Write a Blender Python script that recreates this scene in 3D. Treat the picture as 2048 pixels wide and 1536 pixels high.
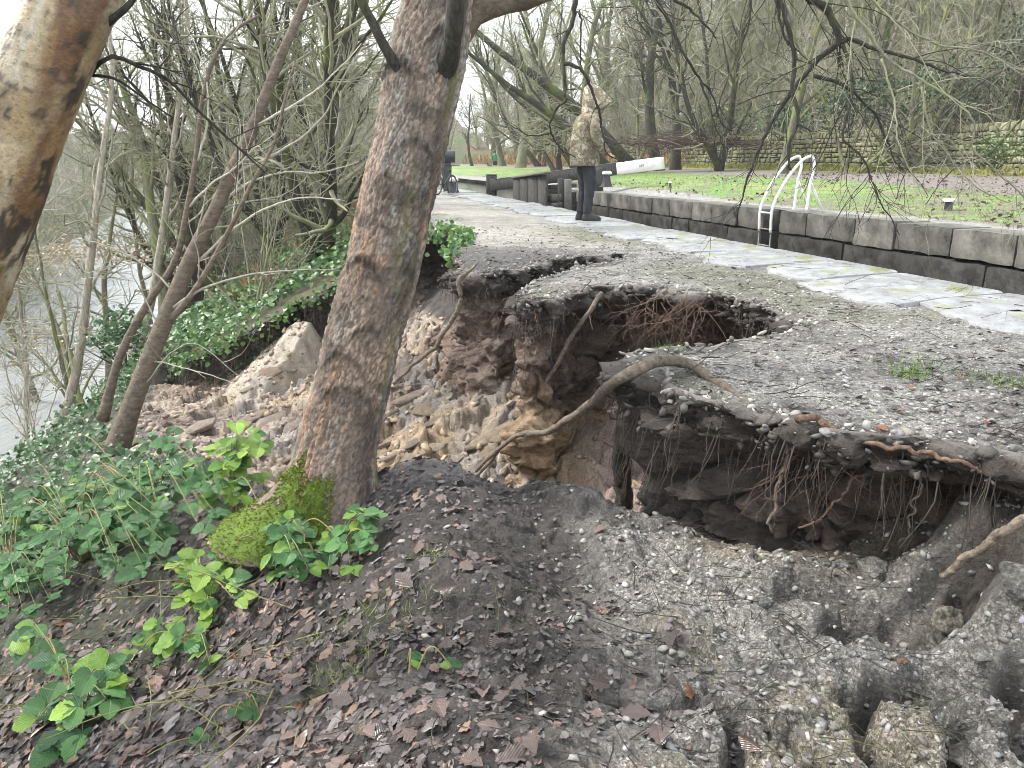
import bpy, math, random
import numpy as np
from mathutils import Vector, Matrix, Quaternion

SC = bpy.context.scene
for _o in list(bpy.data.objects):
    bpy.data.objects.remove(_o)
COL = SC.collection

# ------------------------------------------------------------------ camera, sky, sun, exposure
CZ = 0.82
PITCH = math.radians(15.75)
FPX = 1538.0                       # focal length for a picture 2048 wide
_cd = bpy.data.cameras.new('camera')
_cd.sensor_width = 36.0
_cd.lens = FPX / 2048.0 * 36.0
_cd.clip_start = 0.05
_cd.clip_end = 2000.0
CAM = bpy.data.objects.new('camera', _cd)
CAM.location = (0, 0, CZ)
CAM.rotation_euler = (math.radians(90) - PITCH, 0, 0)
COL.objects.link(CAM)
SC.camera = CAM

SUN_EL, SUN_AZ = math.radians(46), math.radians(-78)     # soft light from the left, above the river
W = bpy.data.worlds.new('World')
SC.world = W
W.use_nodes = True
_nt = W.node_tree
_nt.nodes.clear()
_sky = _nt.nodes.new('ShaderNodeTexSky')
_sky.sky_type = 'NISHITA'
_sky.sun_disc = False
_sky.sun_elevation = SUN_EL
_sky.sun_rotation = SUN_AZ
_sky.air_density = 1.5
_sky.dust_density = 4.0
_mx = _nt.nodes.new('ShaderNodeMix')
_mx.data_type = 'RGBA'
_mx.inputs['Factor'].default_value = 0.82             # an even white cloud deck over the clear-sky model
_mx.inputs['B'].default_value = (6.6, 6.9, 7.2, 1)
_bg = _nt.nodes.new('ShaderNodeBackground')
_bg.inputs['Strength'].default_value = 0.088
_wo = _nt.nodes.new('ShaderNodeOutputWorld')
_nt.links.new(_sky.outputs[0], _mx.inputs['A'])
_nt.links.new(_mx.outputs['Result'], _bg.inputs['Color'])
_nt.links.new(_bg.outputs[0], _wo.inputs['Surface'])

_sd = bpy.data.lights.new('sun', 'SUN')
_sd.energy = 1.5
_sd.angle = math.radians(10)
_sd.color = (1.0, 0.97, 0.92)
SUN = bpy.data.objects.new('sun', _sd)
_sv = Vector((math.sin(SUN_AZ) * math.cos(SUN_EL), math.cos(SUN_AZ) * math.cos(SUN_EL), math.sin(SUN_EL)))
SUN.rotation_euler = _sv.to_track_quat('Z', 'Y').to_euler()
COL.objects.link(SUN)

SC.view_settings.view_transform = 'Standard'
SC.view_settings.look = 'None'
SC.view_settings.gamma = 1.0
SC.view_settings.use_curve_mapping = False
SC.view_settings.exposure = 2.0
SC.render.engine = 'CYCLES'
SC.cycles.max_bounces = 3
SC.cycles.diffuse_bounces = 2
SC.cycles.glossy_bounces = 2
SC.cycles.transmission_bounces = 3
SC.cycles.volume_bounces = 0
SC.cycles.transparent_max_bounces = 4
SC.cycles.use_denoising = True
SC.cycles.filter_width = 0.9
SC.cycles.use_adaptive_sampling = True
SC.cycles.adaptive_threshold = 0.02

# ------------------------------------------------------------------ helpers
rng = np.random.default_rng(7)
random.seed(7)


def ray(px, py):
    x = (px - 1024) / FPX
    y = (768 - py) / FPX
    return np.array([x, math.cos(PITCH) + y * math.sin(PITCH), -math.sin(PITCH) + y * math.cos(PITCH)])


def at_z(px, py, z=0.0):
    """where the line of sight through a place in the photograph meets level z"""
    d = ray(px, py)
    return d * ((z - CZ) / d[2]) + np.array([0, 0, CZ])


def at_y(px, py, Y):
    d = ray(px, py)
    return d * (Y / d[1]) + np.array([0, 0, CZ])


def ss(a, b, x):
    t = np.clip((x - a) / (b - a), 0, 1)
    return t * t * (3 - 2 * t)


def _h(ix, iy, iz, seed):
    n = (ix.astype(np.uint32) * np.uint32(374761393) + iy.astype(np.uint32) * np.uint32(668265263)
         + iz.astype(np.uint32) * np.uint32(2246822519) + np.uint32((seed * 3266489917) & 0xffffffff))
    n = (n ^ (n >> np.uint32(13))) * np.uint32(1274126177)
    n = (n ^ (n >> np.uint32(16))) * np.uint32(2654435761)
    n = n ^ (n >> np.uint32(15))
    return n.astype(np.float32) / np.float32(4294967295.0)


def noise3(x, y, z, seed=0):
    x, y, z = [np.asarray(a, dtype=np.float64) for a in (x, y, z)]
    x, y, z = np.broadcast_arrays(x, y, z)
    ix, iy, iz = np.floor(x).astype(np.int64), np.floor(y).astype(np.int64), np.floor(z).astype(np.int64)
    fx, fy, fz = x - ix, y - iy, z - iz
    u, v, w = [f * f * f * (f * (f * 6 - 15) + 10) for f in (fx, fy, fz)]
    r = 0
    for dx in (0, 1):
        for dy in (0, 1):
            for dz in (0, 1):
                r = r + _h(ix + dx, iy + dy, iz + dz, seed) * np.where(dx, u, 1 - u) * np.where(dy, v, 1 - v) * np.where(dz, w, 1 - w)
    return r * 2 - 1


def noise2(x, y, seed=0):
    x, y = np.asarray(x, dtype=np.float64), np.asarray(y, dtype=np.float64)
    ix, iy = np.floor(x).astype(np.int64), np.floor(y).astype(np.int64)
    fx, fy = x - ix, y - iy
    u, v = [f * f * f * (f * (f * 6 - 15) + 10) for f in (fx, fy)]
    z = np.zeros_like(ix)
    a, b = _h(ix, iy, z, seed), _h(ix + 1, iy, z, seed)
    c, d = _h(ix, iy + 1, z, seed), _h(ix + 1, iy + 1, z, seed)
    return ((a * (1 - u) + b * u) * (1 - v) + (c * (1 - u) + d * u) * v) * 2 - 1


def fbm2(x, y, o=4, seed=0, g=0.5):
    r, a, f, t = 0, 1.0, 1.0, 0
    for i in range(o):
        r = r + a * noise2(x * f + 17.3 * i, y * f - 9.1 * i, seed + i)
        t += a
        a *= g
        f *= 2.03
    return r / t


def fbm3(x, y, z, o=4, seed=0, g=0.5):
    r, a, f, t = 0, 1.0, 1.0, 0
    for i in range(o):
        r = r + a * noise3(x * f + 17.3 * i, y * f - 9.1 * i, z * f + 4.7 * i, seed + i)
        t += a
        a *= g
        f *= 2.03
    return r / t


def cells2(x, y, seed=0, tilt=False):
    """distance to nearest and second nearest point, and the cell's random number"""
    x, y = np.asarray(x, dtype=np.float64), np.asarray(y, dtype=np.float64)
    ix, iy = np.floor(x).astype(np.int64), np.floor(y).astype(np.int64)
    d1 = np.full(x.shape, 9.0)
    d2 = np.full(x.shape, 9.0)
    cid = np.zeros(x.shape)
    ox, oy = np.zeros(x.shape), np.zeros(x.shape)
    for dx in (-1, 0, 1):
        for dy in (-1, 0, 1):
            jx, jy = ix + dx, iy + dy
            z = np.zeros_like(jx)
            px = jx + _h(jx, jy, z, seed)
            py = jy + _h(jx, jy, z + 1, seed)
            d = np.hypot(px - x, py - y)
            m = d < d1
            d2 = np.where(m, d1, np.minimum(d2, d))
            cid = np.where(m, _h(jx, jy, z + 2, seed), cid)
            ox = np.where(m, x - px, ox)
            oy = np.where(m, y - py, oy)
            d1 = np.where(m, d, d1)
    if tilt:
        a = np.modf(cid * 91.7)[0] * 6.283
        return d1, d2, cid, (ox * np.cos(a) + oy * np.sin(a)) * np.modf(cid * 37.3)[0]
    return d1, d2, cid


def cells3(x, y, z, seed=0):
    x, y, z = [np.asarray(a, dtype=np.float64) for a in (x, y, z)]
    ix, iy, iz = [np.floor(a).astype(np.int64) for a in (x, y, z)]
    d1 = np.full(x.shape, 9.0)
    d2 = np.full(x.shape, 9.0)
    cid = np.zeros(x.shape)
    for dx in (-1, 0, 1):
        for dy in (-1, 0, 1):
            for dz in (-1, 0, 1):
                a, b, c = ix + dx, iy + dy, iz + dz
                d = np.sqrt((a + _h(a, b, c, seed) - x) ** 2 + (b + _h(a, b, c, seed + 11) - y) ** 2 + (c + _h(a, b, c, seed + 23) - z) ** 2)
                m = d < d1
                d2 = np.where(m, d1, np.minimum(d2, d))
                cid = np.where(m, _h(a, b, c, seed + 37), cid)
                d1 = np.where(m, d, d1)
    return d1, d2, cid


def new_mesh(name, V, faces, smooth=True, col=None, attrs=None, uv=None, mats=None, mat_idx=None):
    """faces: list of index arrays, each (n, k)"""
    me = bpy.data.meshes.new(name)
    V = np.ascontiguousarray(V, dtype=np.float32)
    faces = [np.asarray(f, dtype=np.int32) for f in faces if len(f)]
    loops = np.concatenate([f.ravel() for f in faces])
    tot = np.concatenate([np.full(len(f), f.shape[1], dtype=np.int32) for f in faces])
    start = np.concatenate([[0], np.cumsum(tot)[:-1]]).astype(np.int32)
    me.vertices.add(len(V))
    me.vertices.foreach_set('co', V.ravel())
    me.loops.add(len(loops))
    me.loops.foreach_set('vertex_index', loops)
    me.polygons.add(len(tot))
    me.polygons.foreach_set('loop_start', start)
    me.polygons.foreach_set('loop_total', tot)
    if smooth:
        me.polygons.foreach_set('use_smooth', np.ones(len(tot), dtype=bool))
    if mat_idx is not None:
        me.polygons.foreach_set('material_index', np.asarray(mat_idx, dtype=np.int32))
    if col is not None:
        c4 = np.ones((len(V), 4), dtype=np.float32)
        c4[:, :3] = col
        a = me.attributes.new('col', 'FLOAT_COLOR', 'POINT')
        a.data.foreach_set('color', c4.ravel())
    for k, v in (attrs or {}).items():
        a = me.attributes.new(k, 'FLOAT', 'POINT')
        a.data.foreach_set('value', np.asarray(v, dtype=np.float32))
    if uv is not None:
        l = me.uv_layers.new(name='UVMap')
        l.data.foreach_set('uv', np.asarray(uv, dtype=np.float32)[loops].ravel())
    me.update(calc_edges=True)
    for m in (mats or []):
        me.materials.append(m)
    return me


def link(name, data, parent=None, loc=(0, 0, 0), rot=(0, 0, 0), label=None, cat=None, group=None, kind=None, scale=None):
    o = bpy.data.objects.new(name, data)
    COL.objects.link(o)
    o.location = loc
    o.rotation_euler = rot
    if scale is not None:
        o.scale = scale if hasattr(scale, '__len__') else (scale,) * 3
    if parent is not None:
        o.parent = parent
    if label:
        o['label'] = label
    if cat:
        o['category'] = cat
    if group:
        o['group'] = group
    if kind:
        o['kind'] = kind
    return o


def grid_faces(nu, nv, closed_u=False):
    """verts indexed i*nv+j ; i along u"""
    i = np.arange(nu if closed_u else nu - 1)
    j = np.arange(nv - 1)
    I, J = np.meshgrid(i, j, indexing='ij')
    I2 = (I + 1) % nu
    return np.stack([I * nv + J, I2 * nv + J, I2 * nv + J + 1, I * nv + J + 1], -1).reshape(-1, 4)


class Acc:
    """collects vertex and face arrays of one mesh"""

    def __init__(s):
        s.V, s.F, s.n, s.C = [], {}, 0, []

    def add(s, V, faces, col=None):
        V = np.asarray(V, dtype=np.float64).reshape(-1, 3)
        for f in faces:
            f = np.asarray(f)
            if len(f):
                s.F.setdefault(f.shape[1], []).append(f + s.n)
        s.V.append(V)
        if col is not None:
            c = np.asarray(col, dtype=np.float32)
            s.C.append(np.broadcast_to(c, (len(V), 3)) if c.ndim == 1 else c)
        s.n += len(V)
        return s

    def box(s, c, size, R=None, bev=0.0):
        v, f = box_geo(size, bev)
        if R is not None:
            v = v @ np.asarray(R).T
        return s.add(v + np.asarray(c), f)

    def tube(s, P, R, k=8, cap=True, sq=None):
        v, f = tube_geo(P, R, k, cap, sq)
        return s.add(v, f)

    def mesh(s, name, mat=None, smooth=True):
        if not s.V:
            s.add(np.zeros((3, 3)), [[[0, 1, 2]]])
        return new_mesh(name, np.concatenate(s.V), [np.concatenate(v) for v in s.F.values()], smooth,
                        col=np.concatenate(s.C) if s.C else None, mats=[mat] if mat else None)


def box_geo(size, bev=0.0):
    """box with chamfered edges, centred"""
    h = np.asarray(size, dtype=float) / 2
    b = min(bev, h.min() * 0.9)
    if b <= 0:
        v = np.array([[x, y, z] for x in (-1, 1) for y in (-1, 1) for z in (-1, 1)], float) * h
        f = np.array([[0, 1, 3, 2], [4, 6, 7, 5], [0, 4, 5, 1], [2, 3, 7, 6], [0, 2, 6, 4], [1, 5, 7, 3]])
        return v, [f]
    V = []
    idx = {}
    for sx in (-1, 1):
        for sy in (-1, 1):
            for sz in (-1, 1):
                for a in range(3):
                    p = np.array([sx, sy, sz], float) * (h - b)
                    p[a] = (sx, sy, sz)[a] * h[a]
                    idx[(sx, sy, sz, a)] = len(V)
                    V.append(p)
    V = np.array(V)
    Q, T = [], []
    for a in range(3):
        o = [k for k in range(3) if k != a]
        for s_ in (-1, 1):
            q = []
            for (p, r) in ((-1, -1), (1, -1), (1, 1), (-1, 1)):
                k = [0, 0, 0]
                k[a] = s_
                k[o[0]] = p
                k[o[1]] = r
                q.append(idx[(k[0], k[1], k[2], a)])
            Q.append(q)
    for a in range(3):
        o = [k for k in range(3) if k != a]
        for p in (-1, 1):
            for r in (-1, 1):
                k1 = [0, 0, 0]
                k1[o[0]], k1[o[1]] = p, r
                k1[a] = -1
                k2 = list(k1)
                k2[a] = 1
                Q.append([idx[(*k1, o[0])], idx[(*k2, o[0])], idx[(*k2, o[1])], idx[(*k1, o[1])]])
    for sx in (-1, 1):
        for sy in (-1, 1):
            for sz in (-1, 1):
                T.append([idx[(sx, sy, sz, 0)], idx[(sx, sy, sz, 1)], idx[(sx, sy, sz, 2)]])
    Q, T = np.array(Q), np.array(T)

    def fix(F):
        c = V[F].mean(1)
        n = np.cross(V[F[:, 1]] - V[F[:, 0]], V[F[:, 2]] - V[F[:, 0]])
        F[(n * c).sum(1) < 0] = F[(n * c).sum(1) < 0][:, ::-1]
        return F
    return V, [fix(Q), fix(T)]


def tube_geo(P, R, k=8, cap=True, sq=None):
    """one swept tube; sq = (second radius array) for elliptical sections"""
    P = np.asarray(P, float)
    n = len(P)
    R = np.broadcast_to(np.asarray(R, float), (n,))
    R2 = R if sq is None else np.broadcast_to(np.asarray(sq, float), (n,))
    T = np.gradient(P, axis=0)
    T /= np.linalg.norm(T, axis=1, keepdims=True) + 1e-12
    ref = np.array([0, 0, 1.0]) if abs(T[:, 2]).mean() < 0.8 else np.array([0, 1.0, 0])
    A = np.cross(ref, T)
    A /= np.linalg.norm(A, axis=1, keepdims=True) + 1e-12
    B = np.cross(T, A)
    a = np.arange(k) / k * 2 * math.pi
    V = P[:, None] + (R[:, None, None] * np.cos(a)[None, :, None] * A[:, None] + R2[:, None, None] * np.sin(a)[None, :, None] * B[:, None])
    V = V.reshape(-1, 3)
    i, j = np.meshgrid(np.arange(n - 1), np.arange(k), indexing='ij')
    j2 = (j + 1) % k
    Q = np.stack([i * k + j, i * k + j2, (i + 1) * k + j2, (i + 1) * k + j], -1).reshape(-1, 4)
    F = [Q]
    if cap:
        V = np.concatenate([V, P[:1], P[-1:]])
        j = np.arange(k)
        F.append(np.concatenate([np.stack([np.full(k, n * k), (j + 1) % k, j], -1),
                                 np.stack([np.full(k, n * k + 1), (n - 1) * k + j, (n - 1) * k + (j + 1) % k], -1)]))
    return V, F


def tubes(acc, items):
    """many tubes at once: items = list of (P, R, k)"""
    groups = {}
    for P, R, k in items:
        groups.setdefault((len(P), k), []).append((P, R))
    for (n, k), lst in groups.items():
        P = np.array([a for a, _ in lst])
        R = np.array([b for _, b in lst])
        T = np.gradient(P, axis=1)
        T /= np.linalg.norm(T, axis=2, keepdims=True) + 1e-12
        ref = np.where(np.abs(T[:, :1, 2:]) < 0.75, np.array([0, 0, 1.0]), np.array([0, 1.0, 0]))
        A = np.cross(np.broadcast_to(ref, T.shape), T)
        A /= np.linalg.norm(A, axis=2, keepdims=True) + 1e-12
        B = np.cross(T, A)
        a = np.arange(k) / k * 2 * math.pi
        V = P[:, :, None] + R[:, :, None, None] * (np.cos(a)[:, None] * A[:, :, None] + np.sin(a)[:, None] * B[:, :, None])
        m = len(lst)
        i, j = np.meshgrid(np.arange(n - 1), np.arange(k), indexing='ij')
        j2 = (j + 1) % k
        Q = np.stack([i * k + j, i * k + j2, (i + 1) * k + j2, (i + 1) * k + j], -1).reshape(-1, 4)
        Q = (Q[None] + (np.arange(m) * n * k)[:, None, None]).reshape(-1, 4)
        acc.add(V.reshape(-1, 3), [Q])


def spline(pts, n):
    """smooth curve through points (columns resampled by arc length, Catmull-Rom)"""
    p = np.asarray(pts, float)
    d = np.concatenate([[0], np.cumsum(np.linalg.norm(np.diff(p[:, :3], axis=0), axis=1))])
    t = np.linspace(0, d[-1], n)
    m = np.gradient(p, d, axis=0)
    i = np.clip(np.searchsorted(d, t, side='right') - 1, 0, len(p) - 2)
    h = (d[i + 1] - d[i])[:, None]
    s = ((t - d[i])[:, None]) / h
    return ((2 * s ** 3 - 3 * s ** 2 + 1) * p[i] + (s ** 3 - 2 * s ** 2 + s) * h * m[i]
            + (-2 * s ** 3 + 3 * s ** 2) * p[i + 1] + (s ** 3 - s ** 2) * h * m[i + 1])


# ------------------------------------------------------------------ materials
class Mat:
    def __init__(s, name, rough=0.8, spec=0.5):
        s.m = bpy.data.materials.new(name)
        s.m.use_nodes = True
        s.nt = s.m.node_tree
        s.b = s.nt.nodes['Principled BSDF']
        s.b.inputs['Roughness'].default_value = rough
        s.b.inputs['Specular IOR Level'].default_value = spec

    def n(s, t, **kw):
        nd = s.nt.nodes.new('ShaderNode' + t)
        for k, v in kw.items():
            if k in nd.inputs:
                if isinstance(v, bpy.types.NodeSocket):
                    s.nt.links.new(v, nd.inputs[k])
                else:
                    nd.inputs[k].default_value = v
            else:
                setattr(nd, k, v)
        return nd

    def l(s, a, b):
        s.nt.links.new(a, b)

    def coord(s, kind='Object', scale=(1, 1, 1)):
        c = s.n('TexCoord')
        mp = s.n('Mapping', Vector=c.outputs[kind], Scale=scale)
        return mp.outputs[0]

    def noise(s, vec, scale, detail=5, rough=0.55, dist=0.0):
        return s.n('TexNoise', Vector=vec, Scale=scale, Detail=detail, Roughness=rough, Distortion=dist).outputs['Fac']

    def vor(s, vec, scale, feature='F1', out='Distance', rnd=1.0):
        return s.n('TexVoronoi', feature=feature, Vector=vec, Scale=scale, Randomness=rnd).outputs[out]

    def ramp(s, fac, stops):
        r = s.n('ValToRGB', Fac=fac)
        e = r.color_ramp.elements
        while len(e) < len(stops):
            e.new(0.5)
        for q, (p, c) in zip(e, stops):
            q.position = p
            q.color = (*c, 1) if hasattr(c, '__len__') else (c, c, c, 1)
        return r.outputs['Color']

    def mix(s, f, a, b, mode='MIX'):
        nd = s.n('Mix', data_type='RGBA', blend_type=mode)
        for k, v in (('Factor', f), ('A', a), ('B', b)):
            sk = [x for x in nd.inputs if x.name == k and (x.type == 'RGBA' or k == 'Factor' and x.type == 'VALUE')][0]
            if isinstance(v, bpy.types.NodeSocket):
                s.l(v, sk)
            elif sk.type == 'RGBA':
                sk.default_value = (*v, 1) if hasattr(v, '__len__') else (v, v, v, 1)
            else:
                sk.default_value = v
        return [x for x in nd.outputs if x.type == 'RGBA'][0]

    def math(s, op, a, b=0.0, clamp=False):
        nd = s.n('Math', operation=op, use_clamp=clamp)
        for i, v in enumerate((a, b)):
            if isinstance(v, bpy.types.NodeSocket):
                s.l(v, nd.inputs[i])
            else:
                nd.inputs[i].default_value = v
        return nd.outputs[0]

    def rng(s, v, a, b, c, d):
        return s.n('MapRange', Value=v, **{'From Min': a, 'From Max': b, 'To Min': c, 'To Max': d}).outputs[0]

    def attr(s, name, out='Color'):
        return s.n('Attribute', attribute_name=name).outputs[out]

    def rnd(s):
        return s.n('ObjectInfo').outputs['Random']

    def color(s, v):
        if isinstance(v, bpy.types.NodeSocket):
            s.l(v, s.b.inputs['Base Color'])
        else:
            s.b.inputs['Base Color'].default_value = (*v, 1)
        return s

    def rough(s, v):
        if isinstance(v, bpy.types.NodeSocket):
            s.l(v, s.b.inputs['Roughness'])
        else:
            s.b.inputs['Roughness'].default_value = v
        return s

    def bump(s, h, strength=0.5, dist=0.02, prev=None):
        nd = s.n('Bump', Height=h, Strength=strength, Distance=dist)
        if prev is not None:
            s.l(prev, nd.inputs['Normal'])
        s.l(nd.outputs[0], s.b.inputs['Normal'])
        return nd.outputs[0]


def simple(name, c, rough=0.7, var=0.25, scale=8, bump=0.3, bscale=40, spec=0.5, bdist=0.01):
    q = Mat(name, rough, spec)
    v = q.coord()
    f = q.noise(v, scale, 6)
    q.color(q.mix(1.0, c, q.ramp(f, [(0.25, 1 - var), (0.75, 1 + var)]), 'MULTIPLY'))
    if bump:
        q.bump(q.noise(v, bscale, 6), bump, bdist)
    return q.m

def ground_mat(name, gravel_scale=85.0, wet=0.0):
    """soil whose colour comes from the mapped soil types ('col'), with crushed stone where 'grav' is high"""
    q = Mat(name, 0.8, 0.5)
    v = q.coord()
    warp = q.n('TexNoise', Vector=v, Scale=55.0, Detail=2.0).outputs['Color']
    vw = q.mix(0.012, v, warp, 'LINEAR_LIGHT')
    c = q.attr('col')
    g = q.attr('grav', 'Fac')
    n1 = q.noise(v, 5.0, 9, 0.68)
    n2 = q.noise(v, 70.0, 7, 0.75)
    c = q.mix(1.0, c, q.ramp(n1, [(0.28, 0.55), (0.5, 1.0), (0.72, 1.5)]), 'MULTIPLY')
    c = q.mix(1.0, c, q.ramp(n2, [(0.3, 0.45), (0.5, 1.0), (0.7, 1.6)]), 'MULTIPLY')
    f1 = q.n('SeparateColor', Color=q.vor(vw, gravel_scale, out='Color')).outputs[0]
    f2 = q.n('SeparateColor', Color=q.vor(vw, gravel_scale * 2.3, out='Color')).outputs[1]
    e1 = q.vor(vw, gravel_scale, 'DISTANCE_TO_EDGE')
    peb = q.ramp(f1, [(0.0, 0.5), (0.5, 0.85), (0.8, 1.1), (1.0, 1.6)])
    peb = q.mix(0.6, peb, q.mix(1.0, peb, q.ramp(f2, [(0.0, 0.5), (0.5, 0.95), (1.0, 1.5)]), 'MULTIPLY'))
    peb = q.mix(1.0, peb, q.ramp(e1, [(0.0, 0.45), (0.12, 1.0)]), 'MULTIPLY')
    c = q.mix(g, c, q.mix(1.0, c, peb, 'MULTIPLY'))
    q.color(c)
    q.rough(q.rng(q.noise(v, 26, 5), 0.35, 0.65, 0.22 - wet, 0.8))
    st = q.math('ADD', q.math('MULTIPLY', f1, 0.5), q.math('MULTIPLY', f2, 0.3))
    h = q.math('ADD', q.math('MULTIPLY', n2, 0.9), q.math('MULTIPLY', q.math('MULTIPLY', st, g), 0.7))
    h = q.math('ADD', h, q.math('MULTIPLY', q.noise(v, 20, 6, 0.7), 1.0))
    q.bump(h, 1.0, 0.026)
    return q.m


M = {}
M['ground'] = ground_mat('slipped_soil')
M['path'] = ground_mat('path_gravel', 80.0)


def scar_mat():
    q = Mat('raw_earth', 0.8, 0.35)
    v = q.coord()
    c = q.attr('col')
    n1 = q.noise(q.coord(scale=(1, 1, 2.6)), 6.0, 9, 0.68, 0.4)
    n2 = q.noise(v, 45.0, 7, 0.7)
    c = q.mix(1.0, c, q.ramp(n1, [(0.3, 0.5), (0.5, 1.0), (0.7, 1.55)]), 'MULTIPLY')
    c = q.mix(1.0, c, q.ramp(n2, [(0.25, 0.6), (0.5, 1.0), (0.75, 1.4)]), 'MULTIPLY')
    q.color(c)
    q.rough(q.rng(n1, 0.3, 0.7, 0.45, 0.85))
    vd = q.vor(q.coord(scale=(1, 1, 1.7)), 16.0, out='Distance')
    h = q.math('ADD', q.math('MULTIPLY', n1, 1.0), q.math('MULTIPLY', n2, 0.45))
    h = q.math('ADD', h, q.math('MULTIPLY', vd, -0.35))
    q.bump(h, 1.0, 0.05)
    return q.m


M['scar'] = scar_mat()


def stone_mat(name, base, dark, moss=None, moss_amt=0.55, rough=0.7, scale=6.0, wetlow=0.3, perobj=0.35, side=0.0):
    q = Mat(name, rough, 0.5)
    v = q.coord('Object')
    f = q.noise(v, scale, 8, 0.65)
    c = q.mix(q.ramp(f, [(0.35, 0.0), (0.65, 1.0)]), dark, base)
    r = q.rnd()
    c = q.mix(1.0, c, q.ramp(r, [(0.0, 1 - perobj), (1.0, 1 + perobj)]), 'MULTIPLY')
    c = q.mix(1.0, c, q.ramp(q.noise(v, scale * 7, 6, 0.7), [(0.25, 0.7), (0.75, 1.3)]), 'MULTIPLY')
    if moss is not None:
        up = q.n('SeparateXYZ', Vector=q.n('NewGeometry').outputs['Normal']).outputs[2]
        mf = q.math('MULTIPLY', q.rng(up, 0.25 - side, 0.9, 0.0, 1.0), q.rng(q.noise(v, 3.0, 5), moss_amt - 0.08, moss_amt + 0.08, 0.0, 1.0), True)
        c = q.mix(mf, c, moss)
    q.color(c)
    q.rough(q.rng(f, 0.3, 0.7, wetlow, rough + 0.1))
    q.bump(q.math('ADD', q.math('MULTIPLY', f, 0.8), q.math('MULTIPLY', q.noise(v, scale * 9, 6, 0.7), 0.35)), 0.6, 0.02)
    return q.m


M['flag'] = stone_mat('wet_flagstone', (0.31, 0.315, 0.325), (0.20, 0.20, 0.20), (0.17, 0.18, 0.05), 0.62, 0.5, 7.0, 0.16, 0.2)
M['coping'] = stone_mat('lock_coping', (0.17, 0.162, 0.142), (0.06, 0.058, 0.052), (0.18, 0.18, 0.10), 0.62, 0.6, 2.4, 0.2, 0.3)
M['lockwall'] = stone_mat('lock_wall_stone', (0.055, 0.052, 0.046), (0.022, 0.021, 0.02), None, 0.6, 0.6, 4.0, 0.3, 0.3)
M['dry'] = stone_mat('drystone', (0.33, 0.315, 0.26), (0.16, 0.158, 0.13), (0.26, 0.27, 0.05), 0.46, 0.8, 5.0, 0.6, 0.4, 0.8)
M['pebble'] = stone_mat('pebble', (0.38, 0.365, 0.33), (0.17, 0.165, 0.15), None, 0.6, 0.7, 9.0, 0.4, 0.4)
M['core'] = simple('wall_core', (0.035, 0.034, 0.03), 0.9)


def pebbles_mat():
    q = Mat('loose_gravel', 0.7, 0.4)
    v = q.coord()
    q.color(q.mix(1.0, q.attr('col'), q.ramp(q.noise(v, 50, 5), [(0.25, 0.7), (0.75, 1.3)]), 'MULTIPLY'))
    q.bump(q.noise(v, 120, 5), 0.4, 0.01)
    return q.m


M['gravel'] = pebbles_mat()


def leaf_mat(name, c1, c2, rough=0.45, trans=0.25, vein=True, coln=False):
    q = Mat(name, rough, 0.5)
    uvn = q.n('UVMap')
    sp = q.n('SeparateXYZ', Vector=uvn.outputs[0])
    u, w = sp.outputs[0], sp.outputs[1]
    if coln:
        c = q.attr('col')
    else:
        c = q.ramp(q.rnd(), [(0.0, c1), (0.75, c2), (1.0, [min(1, 1.35 * k) for k in c2])])
    c = q.mix(1.0, c, q.ramp(q.noise(q.coord(), 45, 4), [(0.3, 0.75), (0.7, 1.25)]), 'MULTIPLY')
    if vein:
        a = q.math('ABSOLUTE', q.math('SUBTRACT', w, 0.5))
        k = q.math('SUBTRACT', q.math('MULTIPLY', u, 9.0), q.math('MULTIPLY', a, 9.0))
        fr = q.math('FRACT', k)
        st = q.math('ABSOLUTE', q.math('SUBTRACT', fr, 0.5))
        line = q.math('MAXIMUM', q.rng(st, 0.40, 0.5, 0.0, 1.0), q.rng(a, 0.0, 0.035, 1.0, 0.0))
        c = q.mix(q.math('MULTIPLY', line, 0.45), c, q.mix(1.0, c, (1.7, 1.6, 1.5), 'MULTIPLY'))
        q.bump(q.math('SUBTRACT', q.math('MULTIPLY', st, 1.4), line), 0.5, 0.006)
    q.color(c)
    if trans:
        q.b.inputs['Transmission Weight'].default_value = 0.0
        tr = q.n('BsdfTranslucent')
        q.l(c, tr.inputs['Color'])
        ms = q.n('MixShader')
        ms.inputs[0].default_value = trans
        out = [x for x in q.nt.nodes if x.type == 'OUTPUT_MATERIAL'][0]
        q.l(q.b.outputs[0], ms.inputs[1])
        q.l(tr.outputs[0], ms.inputs[2])
        q.l(ms.outputs[0], out.inputs['Surface'])
    return q.m


M['bramble'] = leaf_mat('bramble_leaf', (0.03, 0.085, 0.038), (0.095, 0.215, 0.065), 0.38, 0.3)
M['bramble_col'] = leaf_mat('bramble_leaf_mass', None, None, 0.42, 0.3, True, True)
M['litter'] = leaf_mat('dead_leaf', (0.06, 0.05, 0.047), (0.135, 0.10, 0.088), 0.28, 0.06)
M['litter_col'] = leaf_mat('dead_leaf_mass', None, None, 0.27, 0.05, True, True)
M['ivy_col'] = leaf_mat('ivy_leaf_mass', None, None, 0.4, 0.2, False, True)


def col_mat(name, rough=0.85, bscale=80):
    q = Mat(name, rough, 0.3)
    v = q.coord()
    q.color(q.mix(1.0, q.attr('col'), q.ramp(q.noise(v, 12, 6), [(0.3, 0.7), (0.7, 1.3)]), 'MULTIPLY'))
    q.bump(q.noise(v, bscale, 5), 0.5, 0.01)
    return q.m


M['col'] = col_mat('mixed_earth')
M['grass'] = col_mat('grass_turf', 0.8, 120)
M['hill'] = col_mat('woodland_floor', 0.9, 6)


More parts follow.
